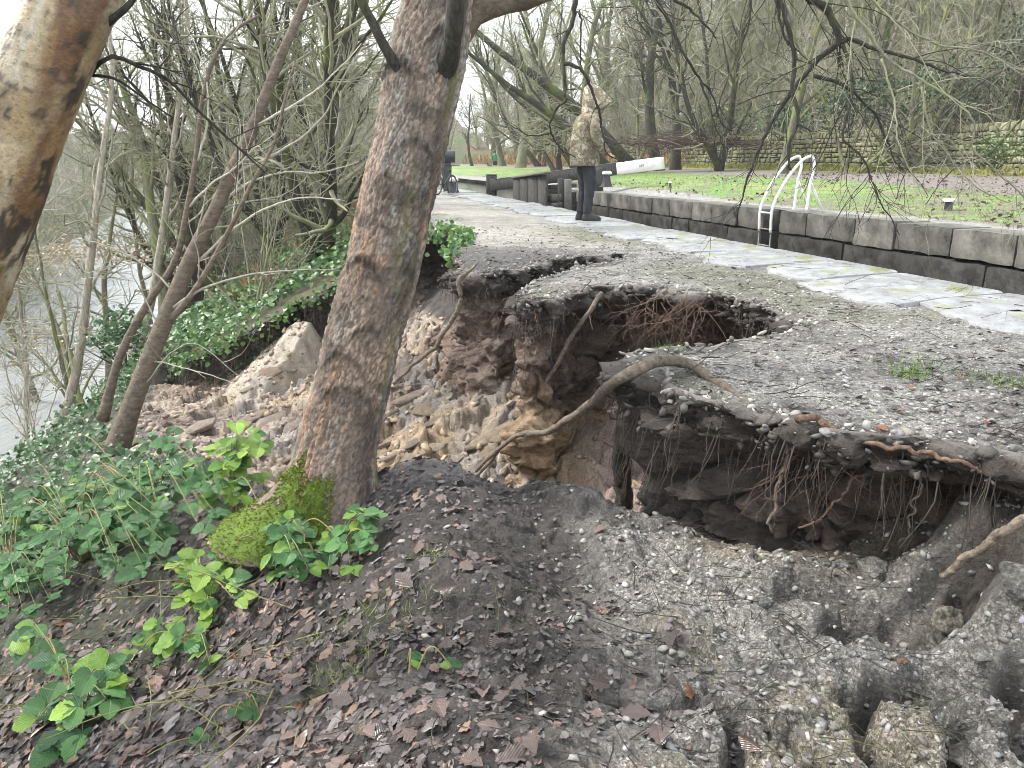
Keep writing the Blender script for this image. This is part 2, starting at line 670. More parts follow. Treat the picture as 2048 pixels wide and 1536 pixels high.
def bark_mat(name, c_dark, c_light, moss=None, moss_lo=0.55, scale=(9, 9, 2.2), bump=0.8, fine=60):
    q = Mat(name, 0.85, 0.3)
    v = q.coord(scale=scale)
    o = q.coord()
    f = q.noise(v, 3.0, 8, 0.68, 0.5)
    c = q.ramp(f, [(0.32, c_dark), (0.68, c_light)])
    c = q.mix(1.0, c, q.ramp(q.noise(o, fine, 5), [(0.25, 0.7), (0.75, 1.3)]), 'MULTIPLY')
    c = q.mix(1.0, c, q.ramp(q.rnd(), [(0, 0.75), (1, 1.25)]), 'MULTIPLY')
    if moss is not None:
        c = q.mix(q.rng(q.noise(o, 1.6, 5), moss_lo - 0.06, moss_lo + 0.12, 0, 0.9), c, moss)
    q.color(c)
    q.bump(f, bump, 0.03)
    return q.m


M['wood_bark'] = bark_mat('woodland_bark', (0.07, 0.065, 0.05), (0.24, 0.225, 0.17), (0.18, 0.21, 0.065), 0.5)
M['dark_bark'] = bark_mat('dark_wet_bark', (0.02, 0.019, 0.017), (0.085, 0.078, 0.062), (0.12, 0.15, 0.03), 0.58)
M['pale_bark'] = bark_mat('pale_birch_bark', (0.16, 0.14, 0.11), (0.42, 0.38, 0.31), (0.16, 0.17, 0.07), 0.66)
M['twig'] = bark_mat('woodland_twigs', (0.17, 0.165, 0.115), (0.38, 0.37, 0.28), (0.27, 0.285, 0.14), 0.5)
M['twig_dark'] = bark_mat('dark_twigs', (0.02, 0.018, 0.016), (0.07, 0.065, 0.052), (0.13, 0.155, 0.04), 0.6)
M['twig_pale'] = bark_mat('pale_twigs', (0.26, 0.24, 0.19), (0.5, 0.48, 0.4), (0.2, 0.21, 0.1), 0.66)
M['alder'] = bark_mat('smooth_brown_bark', (0.085, 0.068, 0.052), (0.235, 0.19, 0.145), None, 0.5, (4, 4, 8), 0.35, 80)
M['root'] = bark_mat('root_bark', (0.10, 0.078, 0.06), (0.30, 0.25, 0.2), None, 0.5, (14, 14, 14), 0.7, 50)
M['root_red'] = bark_mat('reddish_root', (0.055, 0.038, 0.03), (0.19, 0.12, 0.085), None, 0.5, (20, 20, 20), 0.4, 60)
M['cane'] = bark_mat('bramble_cane', (0.17, 0.13, 0.06), (0.34, 0.28, 0.14), (0.16, 0.2, 0.07), 0.5, (6, 6, 6), 0.3, 60)
M['timber'] = bark_mat('old_black_timber', (0.028, 0.027, 0.026), (0.095, 0.092, 0.088), None, 0.5, (14, 14, 1.5), 0.5, 30)
M['timber_top'] = bark_mat('weathered_grey_timber', (0.12, 0.115, 0.105), (0.26, 0.25, 0.235), None, 0.5, (3, 14, 14), 0.5, 30)
M['white'] = simple('white_paint', (0.74, 0.74, 0.73), 0.45, 0.1, 6, 0.15)
M['black'] = simple('black_iron', (0.028, 0.03, 0.034), 0.4, 0.3, 9, 0.25)
M['dark'] = simple('dark_rubber', (0.02, 0.02, 0.021), 0.6, 0.2)
M['moss'] = simple('moss', (0.085, 0.13, 0.015), 0.9, 0.45, 14, 0.8, 90)
M['skin'] = simple('skin', (0.55, 0.33, 0.25), 0.5, 0.1)
M['trouser'] = simple('dark_jeans', (0.022, 0.024, 0.03), 0.85, 0.5, 14, 0.4, 60)
M['boot'] = simple('black_boot', (0.03, 0.028, 0.027), 0.6, 0.3)
M['green_cloth'] = simple('green_jacket', (0.03, 0.30, 0.14), 0.8, 0.15)
M['navy'] = simple('navy_cloth', (0.015, 0.02, 0.05), 0.85, 0.2)
M['dog'] = simple('black_fur', (0.012, 0.011, 0.011), 0.8, 0.2)


def camo_mat(name='camouflage_cloth', gain=1.0):
    q = Mat(name, 0.88, 0.25)
    v = q.coord(scale=(1, 1, 1.6))
    a = q.noise(v, 6.0, 3, 0.5, 0.8)
    b = q.noise(q.coord(scale=(1.3, 1, 1.2)), 11.0, 4, 0.6, 1.0)
    c = q.ramp(a, [(0.0, (0.24, 0.21, 0.15)), (0.46, (0.15, 0.14, 0.095)), (0.58, (0.33, 0.29, 0.22))])
    for nd in q.nt.nodes:
        if nd.type == 'VALTORGB':
            nd.color_ramp.interpolation = 'CONSTANT'
    k = q.ramp(b, [(0.55, 0.0), (0.57, 1.0)])
    c = q.mix(q.math('MULTIPLY', k, 0.8), c, (0.11, 0.075, 0.055))
    q.color(q.mix(1.0, c, q.ramp(q.noise(q.coord(), 20, 5), [(0.3, 0.8 * gain), (0.7, 1.2 * gain)]), 'MULTIPLY'))
    q.bump(q.noise(q.coord(scale=(1, 1, 0.4)), 9, 3), 0.35, 0.03)
    return q.m


M['camo'] = camo_mat()


def water_mat(name, c, scale, strength, stretch=(1, 1, 1), rough=0.08):
    q = Mat(name, rough, 0.5)
    q.color(c)
    q.b.inputs['IOR'].default_value = 1.33
    v = q.coord(scale=stretch)
    q.bump(q.noise(v, scale, 6, 0.6), strength, 0.15)
    return q.m


M['river'] = water_mat('river_water', (0.26, 0.27, 0.265), 1.3, 0.6, (1.6, 0.5, 1), 0.16)
M['canal'] = water_mat('canal_water', (0.10, 0.10, 0.085), 1.2, 0.25)

# ------------------------------------------------------------------ lie of the land
# z = 0 is the towpath. lat() = metres to the right of the near lock edge (negative: towpath, embankment, river).
KX = 0.2116
CK = math.cos(math.atan(KX))
SK = math.sin(math.atan(KX))


def lat(x, y):
    return (x - 3.31 + KX * (y - 4.93)) * CK


def lock_xy(v, y):
    """point at lateral distance v, at depth y"""
    return 3.31 - KX * (y - 4.93) + v / CK, y


def upper(x, y):
    """the embankment as it stood: level path, then a bank that falls to the river"""
    v = lat(x, y)
    d = -3.08 - v
    z = -0.53 * np.maximum(d, 0)
    z = z - 0.55 * np.maximum(d - 5.6, 0)
    far = -19.5 - np.maximum(np.asarray(y) - 35, 0) * 0.2 - v
    z = np.maximum(z, -5.6)
    up = np.maximum(far, 0)
    return np.where(far > 0, -5.6 + 0.75 * np.minimum(up, 2.5) + 0.42 * np.maximum(up - 2.5, 0), z)


# the broken edge of the path, from the bank at the back to the near right, with the level of its lip
RIM = np.array([
    (-5.2, 11.6), (-4.75, 11.0), (-4.2, 10.7), (-3.6, 10.5), (-2.9, 10.55), (-2.3, 10.5), (-1.75, 10.25), (-1.35, 10.5), (-1.05, 11.0),
    (-0.78, 10.5), (-0.55, 9.6), (-0.52, 8.7), (-0.56, 7.8), (-0.42, 7.0), (-0.15, 6.55), (0.08, 6.75), (0.32, 7.15), (0.65, 7.38),
    (1.14, 7.62), (1.0, 7.25), (0.62, 6.65), (0.34, 6.2), (0.2, 5.7), (0.03, 5.25), (0.10, 4.98), (0.32, 5.08), (0.66, 5.45),
    (1.02, 5.36), (1.32, 5.05), (1.52, 4.62), (1.57, 4.22), (1.38, 3.93), (1.08, 3.72), (0.8, 3.6), (0.58, 3.5), (0.49, 3.3),
    (0.58, 3.05), (0.72, 2.78), (0.9, 2.55), (1.15, 2.42), (1.4, 2.3), (1.75, 2.12), (2.3, 1.75), (3.0, 1.1), (3.4, 0.2)])
PIT = np.concatenate([RIM, [(2.2, 0.2), (1.3, 1.5), (1.0, 2.3), (0.62, 2.9), (0.15, 3.25), (-0.35, 3.4), (-0.85, 3.5), (-1.3, 3.9), (-2.0, 4.7),
                            (-2.9, 5.9), (-3.7, 6.9), (-4.6, 8.2), (-5.2, 9.4), (-5.4, 10.6)]])
_pw = np.concatenate([np.full(len(RIM), 0.02), [0.8, 0.7, 0.3, 0.16, 0.16, 0.16, 0.2, 0.25, 0.5, 0.7, 0.6, 0.8, 0.9, 0.6]])


def in_poly(x, y, P):
    r = np.zeros(np.shape(x), bool)
    for i in range(len(P)):
        (x0, y0), (x1, y1) = P[i], P[(i + 1) % len(P)]
        if y0 == y1:
            continue
        c = (y0 > y) != (y1 > y)
        r ^= c & (x < (x1 - x0) * (y - y0) / (y1 - y0) + x0)
    return r


def seg_dist(x, y, P, W=None, closed=True):
    best = np.full(np.shape(x), 1e9)
    w = np.zeros(np.shape(x))
    for i in range(len(P) if closed else len(P) - 1):
        a, b = P[i], P[(i + 1) % len(P)]
        d = b - a
        t = np.clip(((x - a[0]) * d[0] + (y - a[1]) * d[1]) / (d @ d + 1e-12), 0, 1)
        q = np.hypot(x - a[0] - t * d[0], y - a[1] - t * d[1])
        m = q < best
        best = np.where(m, q, best)
        if W is not None:
            w = np.where(m, W[i] * (1 - t) + W[(i + 1) % len(P)] * t, w)
    return best, w


RIMS = spline(RIM, 1320)[:, :2]
_e = fbm2(RIMS[:, 0] * 3.0, RIMS[:, 1] * 3.0, 4, 50) * 0.13
_e2 = fbm2(RIMS[:, 0] * 3.0, RIMS[:, 1] * 3.0, 4, 60) * 0.13
RIMS = RIMS + np.stack([_e, _e2], -1)
PITS = np.concatenate([RIMS[::3], [(3.6, -3.0), (-9.0, -3.0), (-9.0, 12.0)]])     # everything on the river side of the broken edge

# floor of the slip: x, y, z
FLOOR = np.array([
    (-0.5, 4.3, -1.75), (0.3, 4.1, -1.6), (0.8, 3.75, -1.35), (0.85, 4.6, -1.4), (0.55, 5.0, -1.3), (0.2, 4.6, -1.5), (1.2, 4.4, -1.25), (0.62, 3.15, -1.0),
    (-0.65, 5.5, -1.5), (-0.6, 6.7, -1.22), (-0.1, 6.35, -1.1), (0.3, 6.5, -0.95), (0.75, 7.1, -0.55), (1.1, 7.5, -0.3), (-0.12, 5.6, -1.3), (0.1, 6.0, -1.1),
    (-0.95, 8.3, -1.15), (-0.95, 9.5, -0.92), (-1.1, 10.4, -0.8), (-0.6, 7.6, -1.1), (-1.5, 8.2, -1.45), (-1.8, 9.6, -1.55),
    (-3.0, 8.0, -1.97), (-3.5, 9.2, -2.05), (-2.4, 9.4, -1.85), (-1.5, 7.0, -1.7), (-2.3, 6.0, -1.95), (-1.2, 5.0, -1.85), (-1.0, 4.3, -1.6), (-4.0, 8.2, -2.1),
    (-3.2, 7.1, -2.0), (-4.3, 9.8, -2.3), (-3.5, 10.1, -2.05), (-2.6, 10.1, -1.85), (-4.7, 10.5, -2.4), (-1.75, 9.9, -1.4),
    (0.75, 2.75, -0.80), (1.1, 2.75, -0.72), (1.5, 2.65, -0.45), (1.9, 2.5, -0.3), (1.15, 2.3, -0.66), (1.35, 2.2, -0.50), (1.52, 2.12, -0.28), (1.72, 2.05, -0.13), (2.1, 1.9, -0.05), (2.5, 1.5, -0.05), (1.0, 2.1, -0.66),
    (1.6, 1.7, -0.36), (1.5, 1.35, -0.48), (2.3, 0.8, -0.2)])


def rbf_fit(P, lam=0.02):
    d = np.hypot(P[:, None, 0] - P[None, :, 0], P[:, None, 1] - P[None, :, 1])
    n = len(P)
    A = np.zeros((n + 3, n + 3))
    A[:n, :n] = -d + np.eye(n) * lam
    A[:n, n] = A[n, :n] = 1
    A[:n, n + 1:] = P[:, :2]
    A[n + 1:, :n] = P[:, :2].T
    return np.linalg.solve(A, np.concatenate([P[:, 2], [0, 0, 0]]))


_FW = rbf_fit(FLOOR)


def floor_z(x, y):
    r = _FW[-3] + _FW[-2] * x + _FW[-1] * y
    for w, p in zip(_FW, FLOOR):
        r = r - w * np.hypot(x - p[0], y - p[1])
    return r


def slab_z(x, y):
    """near ground: bank below the path, and the part of the path that has sunk with it"""
    u = upper(x, y)
    v = lat(x, y)
    sunk = -0.58 - 0.04 * (y - 2) + 0.42 * np.maximum(x - 1.15, 0)
    k = ss(-4.2, -3.5, v)
    return np.where(y < 6, u * (1 - k) + np.minimum(u, sunk) * k, u)


CRACKS = [np.array([at_z(a, b, -0.6)[:2] for a, b in L]) for L in (
    [(1700, 1385), (1742, 1435), (1751, 1505), (1776, 1526), (1790, 1580)], [(1885, 1385), (1900, 1418), (1908, 1470), (1916, 1530), (1912, 1590)],
    [(1440, 1450), (1453, 1488), (1473, 1534), (1485, 1580)], [(1382, 1406), (1448, 1439), (1490, 1455), (1510, 1490), (1540, 1500)],
    [(1560, 1195), (1650, 1215), (1740, 1250), (1830, 1248), (1900, 1240)], [(1700, 1385), (1780, 1400), (1885, 1385), (1985, 1425), (2030, 1490), (2070, 1560)],
    [(1565, 1500), (1640, 1540), (1690, 1600)])]
CRACKW = [0.026, 0.028, 0.022, 0.02, 0.05, 0.04, 0.02]
HOLES = [(at_z(a, b, -0.62)[:2], r, d) for a, b, r, d in (
    (1790, 1290, 0.09, 0.17), (1870, 1310, 0.10, 0.18), (1940, 1275, 0.08, 0.13), (2030, 1440, 0.06, 0.16), (1760, 1400, 0.05, 0.10), (1690, 1285, 0.07, 0.1),
    (1100, 1190, 0.10, 0.03), (960, 1300, 0.2, 0.03))]
BUMPS = [(at_z(a, b, -0.6)[:2], r, d) for a, b, r, d in (
    (1620, 1170, 0.16, 0.07), (1850, 1215, 0.12, 0.08), (1980, 1210, 0.16, 0.14), (2000, 1340, 0.12, 0.12), (1450, 1120, 0.2, 0.05),
    (1120, 1010, 0.22, 0.07), (960, 1060, 0.2, 0.04), (1230, 1090, 0.12, 0.04))]


NEAR = PIT[len(RIM):]
NEARW = _pw[len(RIM):]
NEARP = np.concatenate([NEAR, [(-5.6, 14.0), (8.0, 14.0), (8.0, 0.2)]])
RA, RB = at_y(478, 815, 9.0), at_y(606, 650, 10.4)


def ground_surface(X, Y):
    wx = X + fbm2(X * 1.7, Y * 1.7, 3, 3) * 0.10
    wy = Y + fbm2(X * 1.7, Y * 1.7, 3, 9) * 0.10
    near_rim, _ = seg_dist(X, Y, RIM, None, False)
    # soft edge on the near and river sides; under the path the floor simply carries on behind the raw face
    d, w = seg_dist(wx, wy, NEAR, NEARW, False)
    ins = in_poly(wx, wy, NEARP)
    k = np.where(ins, ss(-0.15, 1.0, d / np.maximum(w, 0.05) * 0.6), 0.0)
    U = slab_z(X, Y)
    L = floor_z(X, Y)
    hid = ~in_poly(X, Y, PITS)
    L = np.where(hid, np.minimum(L, upper(X, Y) - 0.35), L)
    # a ridge of pale clay runs up to the back scarp
    t = np.clip(((X - RA[0]) * (RB[0] - RA[0]) + (Y - RA[1]) * (RB[1] - RA[1])) / ((RB[0] - RA[0]) ** 2 + (RB[1] - RA[1]) ** 2), 0, 1)
    rd = np.hypot(X - RA[0] - t * (RB[0] - RA[0]), Y - RA[1] - t * (RB[1] - RA[1]))
    rz = RA[2] + t * (RB[2] - RA[2]) - 0.06 * fbm2(X * 3, Y * 3, 3, 19) - np.where((X - RA[0]) * (RB[1] - RA[1]) - (Y - RA[1]) * (RB[0] - RA[0]) > 0, 2.2, 0.75) * np.maximum(rd - 0.12, 0)
    ridge = ss(-0.05, 0.12, rz - L) * ss(0.0, 0.1, t + 0.1)
    L = np.maximum(L, rz)
    Z = U * (1 - k) + L * k
    pit = ss(-0.85, -1.15, Z) * k            # 1 on the raw clay floor
    near = ss(5.0, 2.5, Y)
    # clods
    su, sw = (X + Y) * 0.707, (X - Y) * 0.707          # down the slide, and across it
    d1, d2, cid, t1 = cells2(su * 2.1 + fbm2(X * 4, Y * 4, 3, 4) * 0.35, sw * 3.6 + fbm2(X * 4, Y * 4, 3, 14) * 0.35, 21, True)
    e1, e2, cie, t2 = cells2(X * 8 + fbm2(X * 9, Y * 9, 2, 15) * 0.3, Y * 8, 22, True)
    h1, h2, cih, t3 = cells2(X * 19, Y * 19, 23, True)
    clod = (cid - 0.4) * 0.09 + t1 * 0.15 - 0.09 * ss(0.07, 0.0, d2 - d1)
    clod2 = ((cie - 0.4) * 0.04 + t2 * 0.11 - 0.03 * ss(0.08, 0.0, e2 - e1)) * ss(0.3, 0.7, cid + fbm2(X * 2, Y * 2, 2, 8) * 0.5) + (cih - 0.5) * 0.024 + t3 * 0.06
    rough = fbm2(X * 6, Y * 6, 5, 31)
    Z = Z + pit * (1 - 0.75 * ridge) * (clod + clod2 + rough * 0.05) + pit * ridge * rough * 0.04
    sunk = ss(-4.3, -3.5, lat(X, Y)) * near * (1 - pit)
    Z = Z + (1 - pit) * (fbm2(X * 1.6, Y * 1.6, 3, 40) * 0.05 + rough * 0.03 + fbm2(X * 22, Y * 22, 3, 44, 0.6) * 0.014)
    g1, g2, gid, gt = cells2(X * 6.0 + rough * 0.5, Y * 6.0, 77, True)
    Z = Z + sunk * ((gid - 0.4) * 0.03 + gt * 0.035 - 0.012 * ss(0.07, 0.0, g2 - g1) + (cih - 0.5) * 0.012 + t3 * 0.02)
    Z = Z + (1 - pit) * (1 - sunk) * ((cih - 0.5) * 0.012 + t3 * 0.03)
    for c, wd in zip(CRACKS, CRACKW):
        dd, _ = seg_dist(X + fbm2(X * 9, Y * 9, 3, 71) * 0.05, Y + fbm2(X * 9, Y * 9, 3, 72) * 0.05, c, None, False)
        Z = Z - 0.16 * ss(wd * 1.4, wd * 0.4, dd) * (0.8 + 0.2 * rough)
    for (c, r, dp) in HOLES:
        dd = np.hypot(X - c[0], Y - c[1]) / r + rough * 0.5
        Z = Z - dp * ss(1.25, 0.75, dd)
    for (c, r, dp) in BUMPS:
        dd = np.hypot(X - c[0], Y - c[1]) / r + rough * 0.5
        Z = Z + dp * ss(1.5, 0.4, dd)
    return Z, dict(pit=pit, k=k, sunk=sunk, cid=cid, cie=cie, rough=rough, near_rim=near_rim, ins=ins, ridge=ridge)


GX0, GX1, GY0, GY1, GS = -6.2, 3.2, 0.7, 12.0, 0.022
_gx = np.arange(GX0, GX1, GS)
_gy = np.arange(GY0, GY1, GS)
_X, _Y = np.meshgrid(_gx, _gy, indexing='ij')
GZ, _I = ground_surface(_X, _Y)


def mixc(a, b, k):
    k = np.asarray(k)[..., None]
    return a * (1 - k) + np.asarray(b, float) * k


def ground_color(X, Y, Z, I):
    r = I['rough']
    big = fbm2(X * 1.1, Y * 1.1, 4, 81)
    c = np.zeros(X.shape + (3,)) + np.array((0.062, 0.053, 0.048))          # leaf mould
    c = mixc(c, (0.15, 0.135, 0.128), ss(0.0, 0.35, big))
    # gravel of the sunken path on the right
    gv = ss(-0.15, 0.35, I['sunk'] - 0.45 + big * 0.35 + ss(0.2, 1.2, X) * 0.35)
    gv = gv * ss(0.05, 0.6, X + 0.3 * big + 0.25 * ss(1.9, 1.5, Y))
    c = mixc(c, (0.40, 0.375, 0.34), gv)
    c = mixc(c, (0.20, 0.185, 0.17), gv * ss(0.05, 0.3, fbm2(X * 3.1, Y * 3.1, 4, 84)) * 0.8)
    c = mixc(c, (0.43, 0.38, 0.30), gv * ss(0.1, 0.35, fbm2(X * 2.3, Y * 2.3, 3, 83)))
    # the deeper holes get a darker colour as the last step
    # clay of the slip
    clay = mixc(np.zeros(X.shape + (3,)) + np.array((0.33, 0.255, 0.195)), (0.44, 0.36, 0.285), I['cid'])
    clay = mixc(clay, (0.15, 0.11, 0.09), ss(-0.05, 0.28, fbm2(X * 2.4, Y * 1.9, 4, 85)))
    clay = mixc(clay, (0.36, 0.26, 0.15), ss(0.1, 0.4, fbm2(X * 0.9 + 5, Y * 0.9, 3, 87)) * 0.7)
    clay = mixc(clay, (0.28, 0.27, 0.26), ss(0.15, 0.4, fbm2(X * 1.3 - 5, Y * 1.3, 3, 88)) * 0.6)
    clay = mixc(clay, (0.37, 0.27, 0.25), ss(0.2, 0.8, X) * 0.6)
    clay = mixc(clay, (0.44, 0.39, 0.32), I['ridge'] * 0.8)
    clay = mixc(clay, (0.24, 0.175, 0.12), ss(9.3, 10.2, Y) * ss(-1.2, -2.0, X) * (1 - I['ridge']) * 0.75)
    c = mixc(c, clay, ss(0.15, 0.6, I['pit'] + r * 0.25))
    # dark turned earth by the brink of the pit and inside the sunken bay below the path
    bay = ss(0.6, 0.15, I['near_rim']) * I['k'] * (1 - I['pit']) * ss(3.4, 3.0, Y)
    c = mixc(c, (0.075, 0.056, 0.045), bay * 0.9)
    # grass and ivy floor on the river side
    left = ss(-1.2, -2.2, X + 0.15 * Y * 0 + big * 0.4) * (1 - ss(0.1, 0.5, I['k']))
    c = mixc(c, (0.05, 0.055, 0.03), left * 0.8)
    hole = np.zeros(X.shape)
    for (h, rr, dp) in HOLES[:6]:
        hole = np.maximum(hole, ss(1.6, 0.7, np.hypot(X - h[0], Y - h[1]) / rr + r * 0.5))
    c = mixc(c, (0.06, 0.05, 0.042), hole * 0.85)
    gv = gv * (1 - hole) * (1 - bay)
    return c, np.clip(gv, 0, 1) * 0.95 + 0.1


_GC, _GG = ground_color(_X, _Y, GZ, _I)


def sheet(name, X, Y, Z, keep, mat, col, attrs, kind='structure', **kw):
    nu, nv = X.shape
    F = grid_faces(nu, nv)
    kv = keep.ravel()
    F = F[kv[F].all(1)]
    used = np.zeros(nu * nv, bool)
    used[F.ravel()] = True
    idx = np.cumsum(used) - 1
    V = np.stack([X, Y, Z], -1).reshape(-1, 3)[used]
    me = new_mesh(name, V, [idx[F]], True, col=np.asarray(col).reshape(-1, 3)[used],
                  attrs={k: np.asarray(a).ravel()[used] for k, a in attrs.items()}, mats=[mat])
    return link(name, me, kind=kind, **kw)


# towpath sheet ---------------------------------------------------------------
_d_pits = seg_dist(_X[::2, ::2], _Y[::2, ::2], PITS)[0]
_in_pits = in_poly(_X, _Y, PITS)
_lat = lat(_X, _Y)
_D = np.repeat(np.repeat(_d_pits, 2, 0), 2, 1)[:_X.shape[0], :_X.shape[1]]
_keep = (_in_pits | (_D < 0.55)) & (_lat < -0.9)
_fine = (_X > -2.0) & (_X < 1.98) & (_Y > 1.0) & (_Y < 3.1)
GROUND = sheet('slipped_ground', _X, _Y, GZ, _keep & ~_fine,
               M['ground'], _GC, {'grav': _GG}, label='slipped bank with raw clay floor, leaf mould and cracked gravel')


_fx, _fy = np.meshgrid(np.arange(-2.03, 2.01, 0.0105), np.arange(0.97, 3.14, 0.0105), indexing='ij')
_fz, _fi = ground_surface(_fx, _fy)
_fz = _fz + 0.004 * fbm2(_fx * 60, _fy * 60, 3, 47, 0.6)
_fc, _fg = ground_color(_fx, _fy, _fz, _fi)
_fk = in_poly(_fx, _fy, PITS) | (seg_dist(_fx, _fy, RIMS[::5], None, False)[0] < 0.5)
NEARGROUND = sheet('near_ground', _fx, _fy, _fz, _fk, M['ground'], _fc, {'grav': _fg}, label='leafy mud and cracked gravel at the near end of the slip')


def ground_h(x, y):
    """height of the slipped ground at a place"""
    fx = np.clip((np.asarray(x, float) - GX0) / GS, 0, len(_gx) - 1.001)
    fy = np.clip((np.asarray(y, float) - GY0) / GS, 0, len(_gy) - 1.001)
    i, j = fx.astype(int), fy.astype(int)
    a, b = fx - i, fy - j
    return (GZ[i, j] * (1 - a) * (1 - b) + GZ[i + 1, j] * a * (1 - b) + GZ[i, j + 1] * (1 - a) * b + GZ[i + 1, j + 1] * a * b)


def ground_n(x, y, e=0.05):
    gx = (ground_h(x + e, y) - ground_h(x - e, y)) / (2 * e)
    gy = (ground_h(x, y + e) - ground_h(x, y - e)) / (2 * e)
    n = np.stack([-gx, -gy, np.ones_like(gx)], -1)
    return n / np.linalg.norm(n, axis=-1, keepdims=True)


def path_h(x, y):
    v = lat(x, y)
    z = 0.012 * fbm2(x * 1.2, y * 1.2, 3, 90) + 0.006 * fbm2(x * 14, y * 14, 3, 91)
    z = z + np.where(v < -2.9, upper(x, y), 0) * ss(-2.9, -3.4, v)
    z = z - 0.09 * np.exp(-((x - 0.05) ** 2 + (y - 6.9) ** 2) / 0.16)           # the third spur has dropped a little
    z = z - 0.05 * ss(0.5, 0.0, seg_dist(x, y, RIMS[1010:1230:6], None, False)[0]) * ss(4.0, 2.6, y)
    return z


def path_color(X, Y):
    v = lat(X, Y)
    big = fbm2(X * 0.8, Y * 0.8, 4, 95)
    mid = fbm2(X * 3.1, Y * 3.1, 4, 97)
    c = np.zeros(X.shape + (3,)) + np.array((0.41, 0.385, 0.355))
    c = mixc(c, (0.20, 0.182, 0.165), ss(0.0, 0.35, mid) * 0.7)
    c = mixc(c, (0.46, 0.41, 0.35), ss(7.5, 10.5, Y) * ss(-3.0, -2.6, v) * ss(-1.0, -1.6, v) * 0.8)
    c = mixc(c, (0.17, 0.18, 0.085), ss(0.1, 0.4, big) * ss(-2.2, -1.4, v) * 0.65)
    c = mixc(c, (0.13, 0.14, 0.06), ss(-2.7, -3.1, v) * 0.7)
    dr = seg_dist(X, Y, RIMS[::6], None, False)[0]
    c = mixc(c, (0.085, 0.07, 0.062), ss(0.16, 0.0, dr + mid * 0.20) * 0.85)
    # the leaf covered third spur
    c = mixc(c, (0.10, 0.085, 0.078), ss(1.3, 0.4, np.hypot((X - 0.0) / 1.0, (Y - 7.3) / 1.0)) * 0.8)
    g = 0.9 - 0.5 * ss(7.5, 10.5, Y)
    return c, g


def path_sheet(x0, x1, y0, y1, s, cut):
    gx, gy = np.arange(x0, x1 + s / 2, s), np.arange(y0, y1 + s / 2, s)
    X, Y = np.meshgrid(gx, gy, indexing='ij')
    v = lat(X, Y)
    keep = (v < -0.75) & (v > cut)
    if y0 < 12:
        wob = fbm2(X * 9, Y * 9, 3, 99) * 0.02
        keep &= ~in_poly(X + wob, Y + wob, PITS)
    c, g = path_color(X, Y)
    return X, Y, path_h(X, Y), keep, c, g


_a = path_sheet(-1.6, 3.7, 0.2, 12.0, 0.024, -3.35)
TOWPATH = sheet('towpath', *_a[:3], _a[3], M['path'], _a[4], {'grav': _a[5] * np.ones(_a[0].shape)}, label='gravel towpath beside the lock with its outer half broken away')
_a = path_sheet(-9.6, 0.6, 12.0, 48.0, 0.12, -3.6)
sheet('towpath_beyond', *_a[:3], _a[3], M['path'], _a[4], {'grav': _a[5] * np.ones(_a[0].shape)}, label='pale trodden towpath running on towards the lock gate')

# raw face under the broken edge ----------------------------------------------
_n = len(RIMS)
_t = np.linspace(0, 1, _n)


def gsm(a, s):
    k = np.exp(-0.5 * (np.arange(-3 * s, 3 * s + 1) / s) ** 2)
    k /= k.sum()
    p = np.concatenate([np.repeat(a[:1], 3 * s, 0), a, np.repeat(a[-1:], 3 * s, 0)])
    return np.stack([np.convolve(p[:, i], k, 'valid') for i in range(a.shape[1])], -1)


_sm = gsm(RIMS, 14)
_tan = np.gradient(_sm, axis=0)
_tan /= np.linalg.norm(_tan, axis=1, keepdims=True)
_nor = np.stack([_tan[:, 1], -_tan[:, 0]], -1)            # towards the pit
_test = RIMS[:: 50] + _nor[::50] * 0.15
if in_poly(_test[:, 0], _test[:, 1], PIT).mean() < 0.5:
    _nor = -_nor
_seg = np.concatenate([[0], np.cumsum(np.linalg.norm(np.diff(RIMS, axis=0), axis=1))])


def along(pts):
    """value along the rim given at places near it: list of (x, y, value)"""
    pts = np.asarray(pts, float)
    ti = [int(np.argmin(np.hypot(RIMS[:, 0] - p[0], RIMS[:, 1] - p[1]))) for p in pts]
    o = np.argsort(ti)
    return np.interp(np.arange(_n), np.array(ti)[o], pts[o, 2])


_top = np.where(lat(RIMS[:, 0], RIMS[:, 1]) < -2.95, upper(RIMS[:, 0], RIMS[:, 1]), 0.0)
_top = gsm(_top[:, None], 12)[:, 0]
_top = path_h(RIMS[:, 0], RIMS[:, 1]) * 0.6 + _top * 0.4
_und = along([(-4.7, 11, 0.1), (-3.0, 10.5, 0.3), (-1.8, 10.3, 0.1), (-0.6, 9.5, 0.22), (-0.5, 8, 0.1), (-0.15, 6.5, 0.04), (0.65, 7.38, 0.25), (1.1, 7.6, 0.1), (0.34, 6.2, 0.1),
              (0.05, 5.1, 0.06), (0.66, 5.4, 0.22), (1.3, 5.0, 0.42), (1.55, 4.2, 0.40), (1.1, 3.7, 0.3), (0.58, 3.5, 0.08), (0.49, 3.3, 0.1), (0.72, 2.78, 0.28), (0.95, 2.5, 0.42),
              (1.4, 2.3, 0.42), (1.9, 2.0, 0.3), (2.6, 1.5, 0.15)])
_base = along([(-4.7, 11, 0.5), (-3.0, 10.5, 0.35), (-1.8, 10.3, 0.5), (-0.6, 9.5, 0.2), (-0.5, 8, 0.35), (-0.15, 6.5, 0.14), (0.65, 7.38, 0.3), (1.1, 7.6, 0.1), (0.34, 6.2, 0.2),
               (0.05, 5.1, 0.10), (0.66, 5.4, 0.0), (1.3, 5.0, -0.2), (1.55, 4.2, -0.2), (1.1, 3.7, -0.2), (0.58, 3.5, -0.10), (0.49, 3.3, -0.16), (0.72, 2.78, -0.16), (0.95, 2.5, -0.2),
               (1.4, 2.3, -0.12), (1.9, 2.0, 0.1), (2.6, 1.5, 0.3)])
NS = 96
_ss = np.linspace(0, 1, NS)
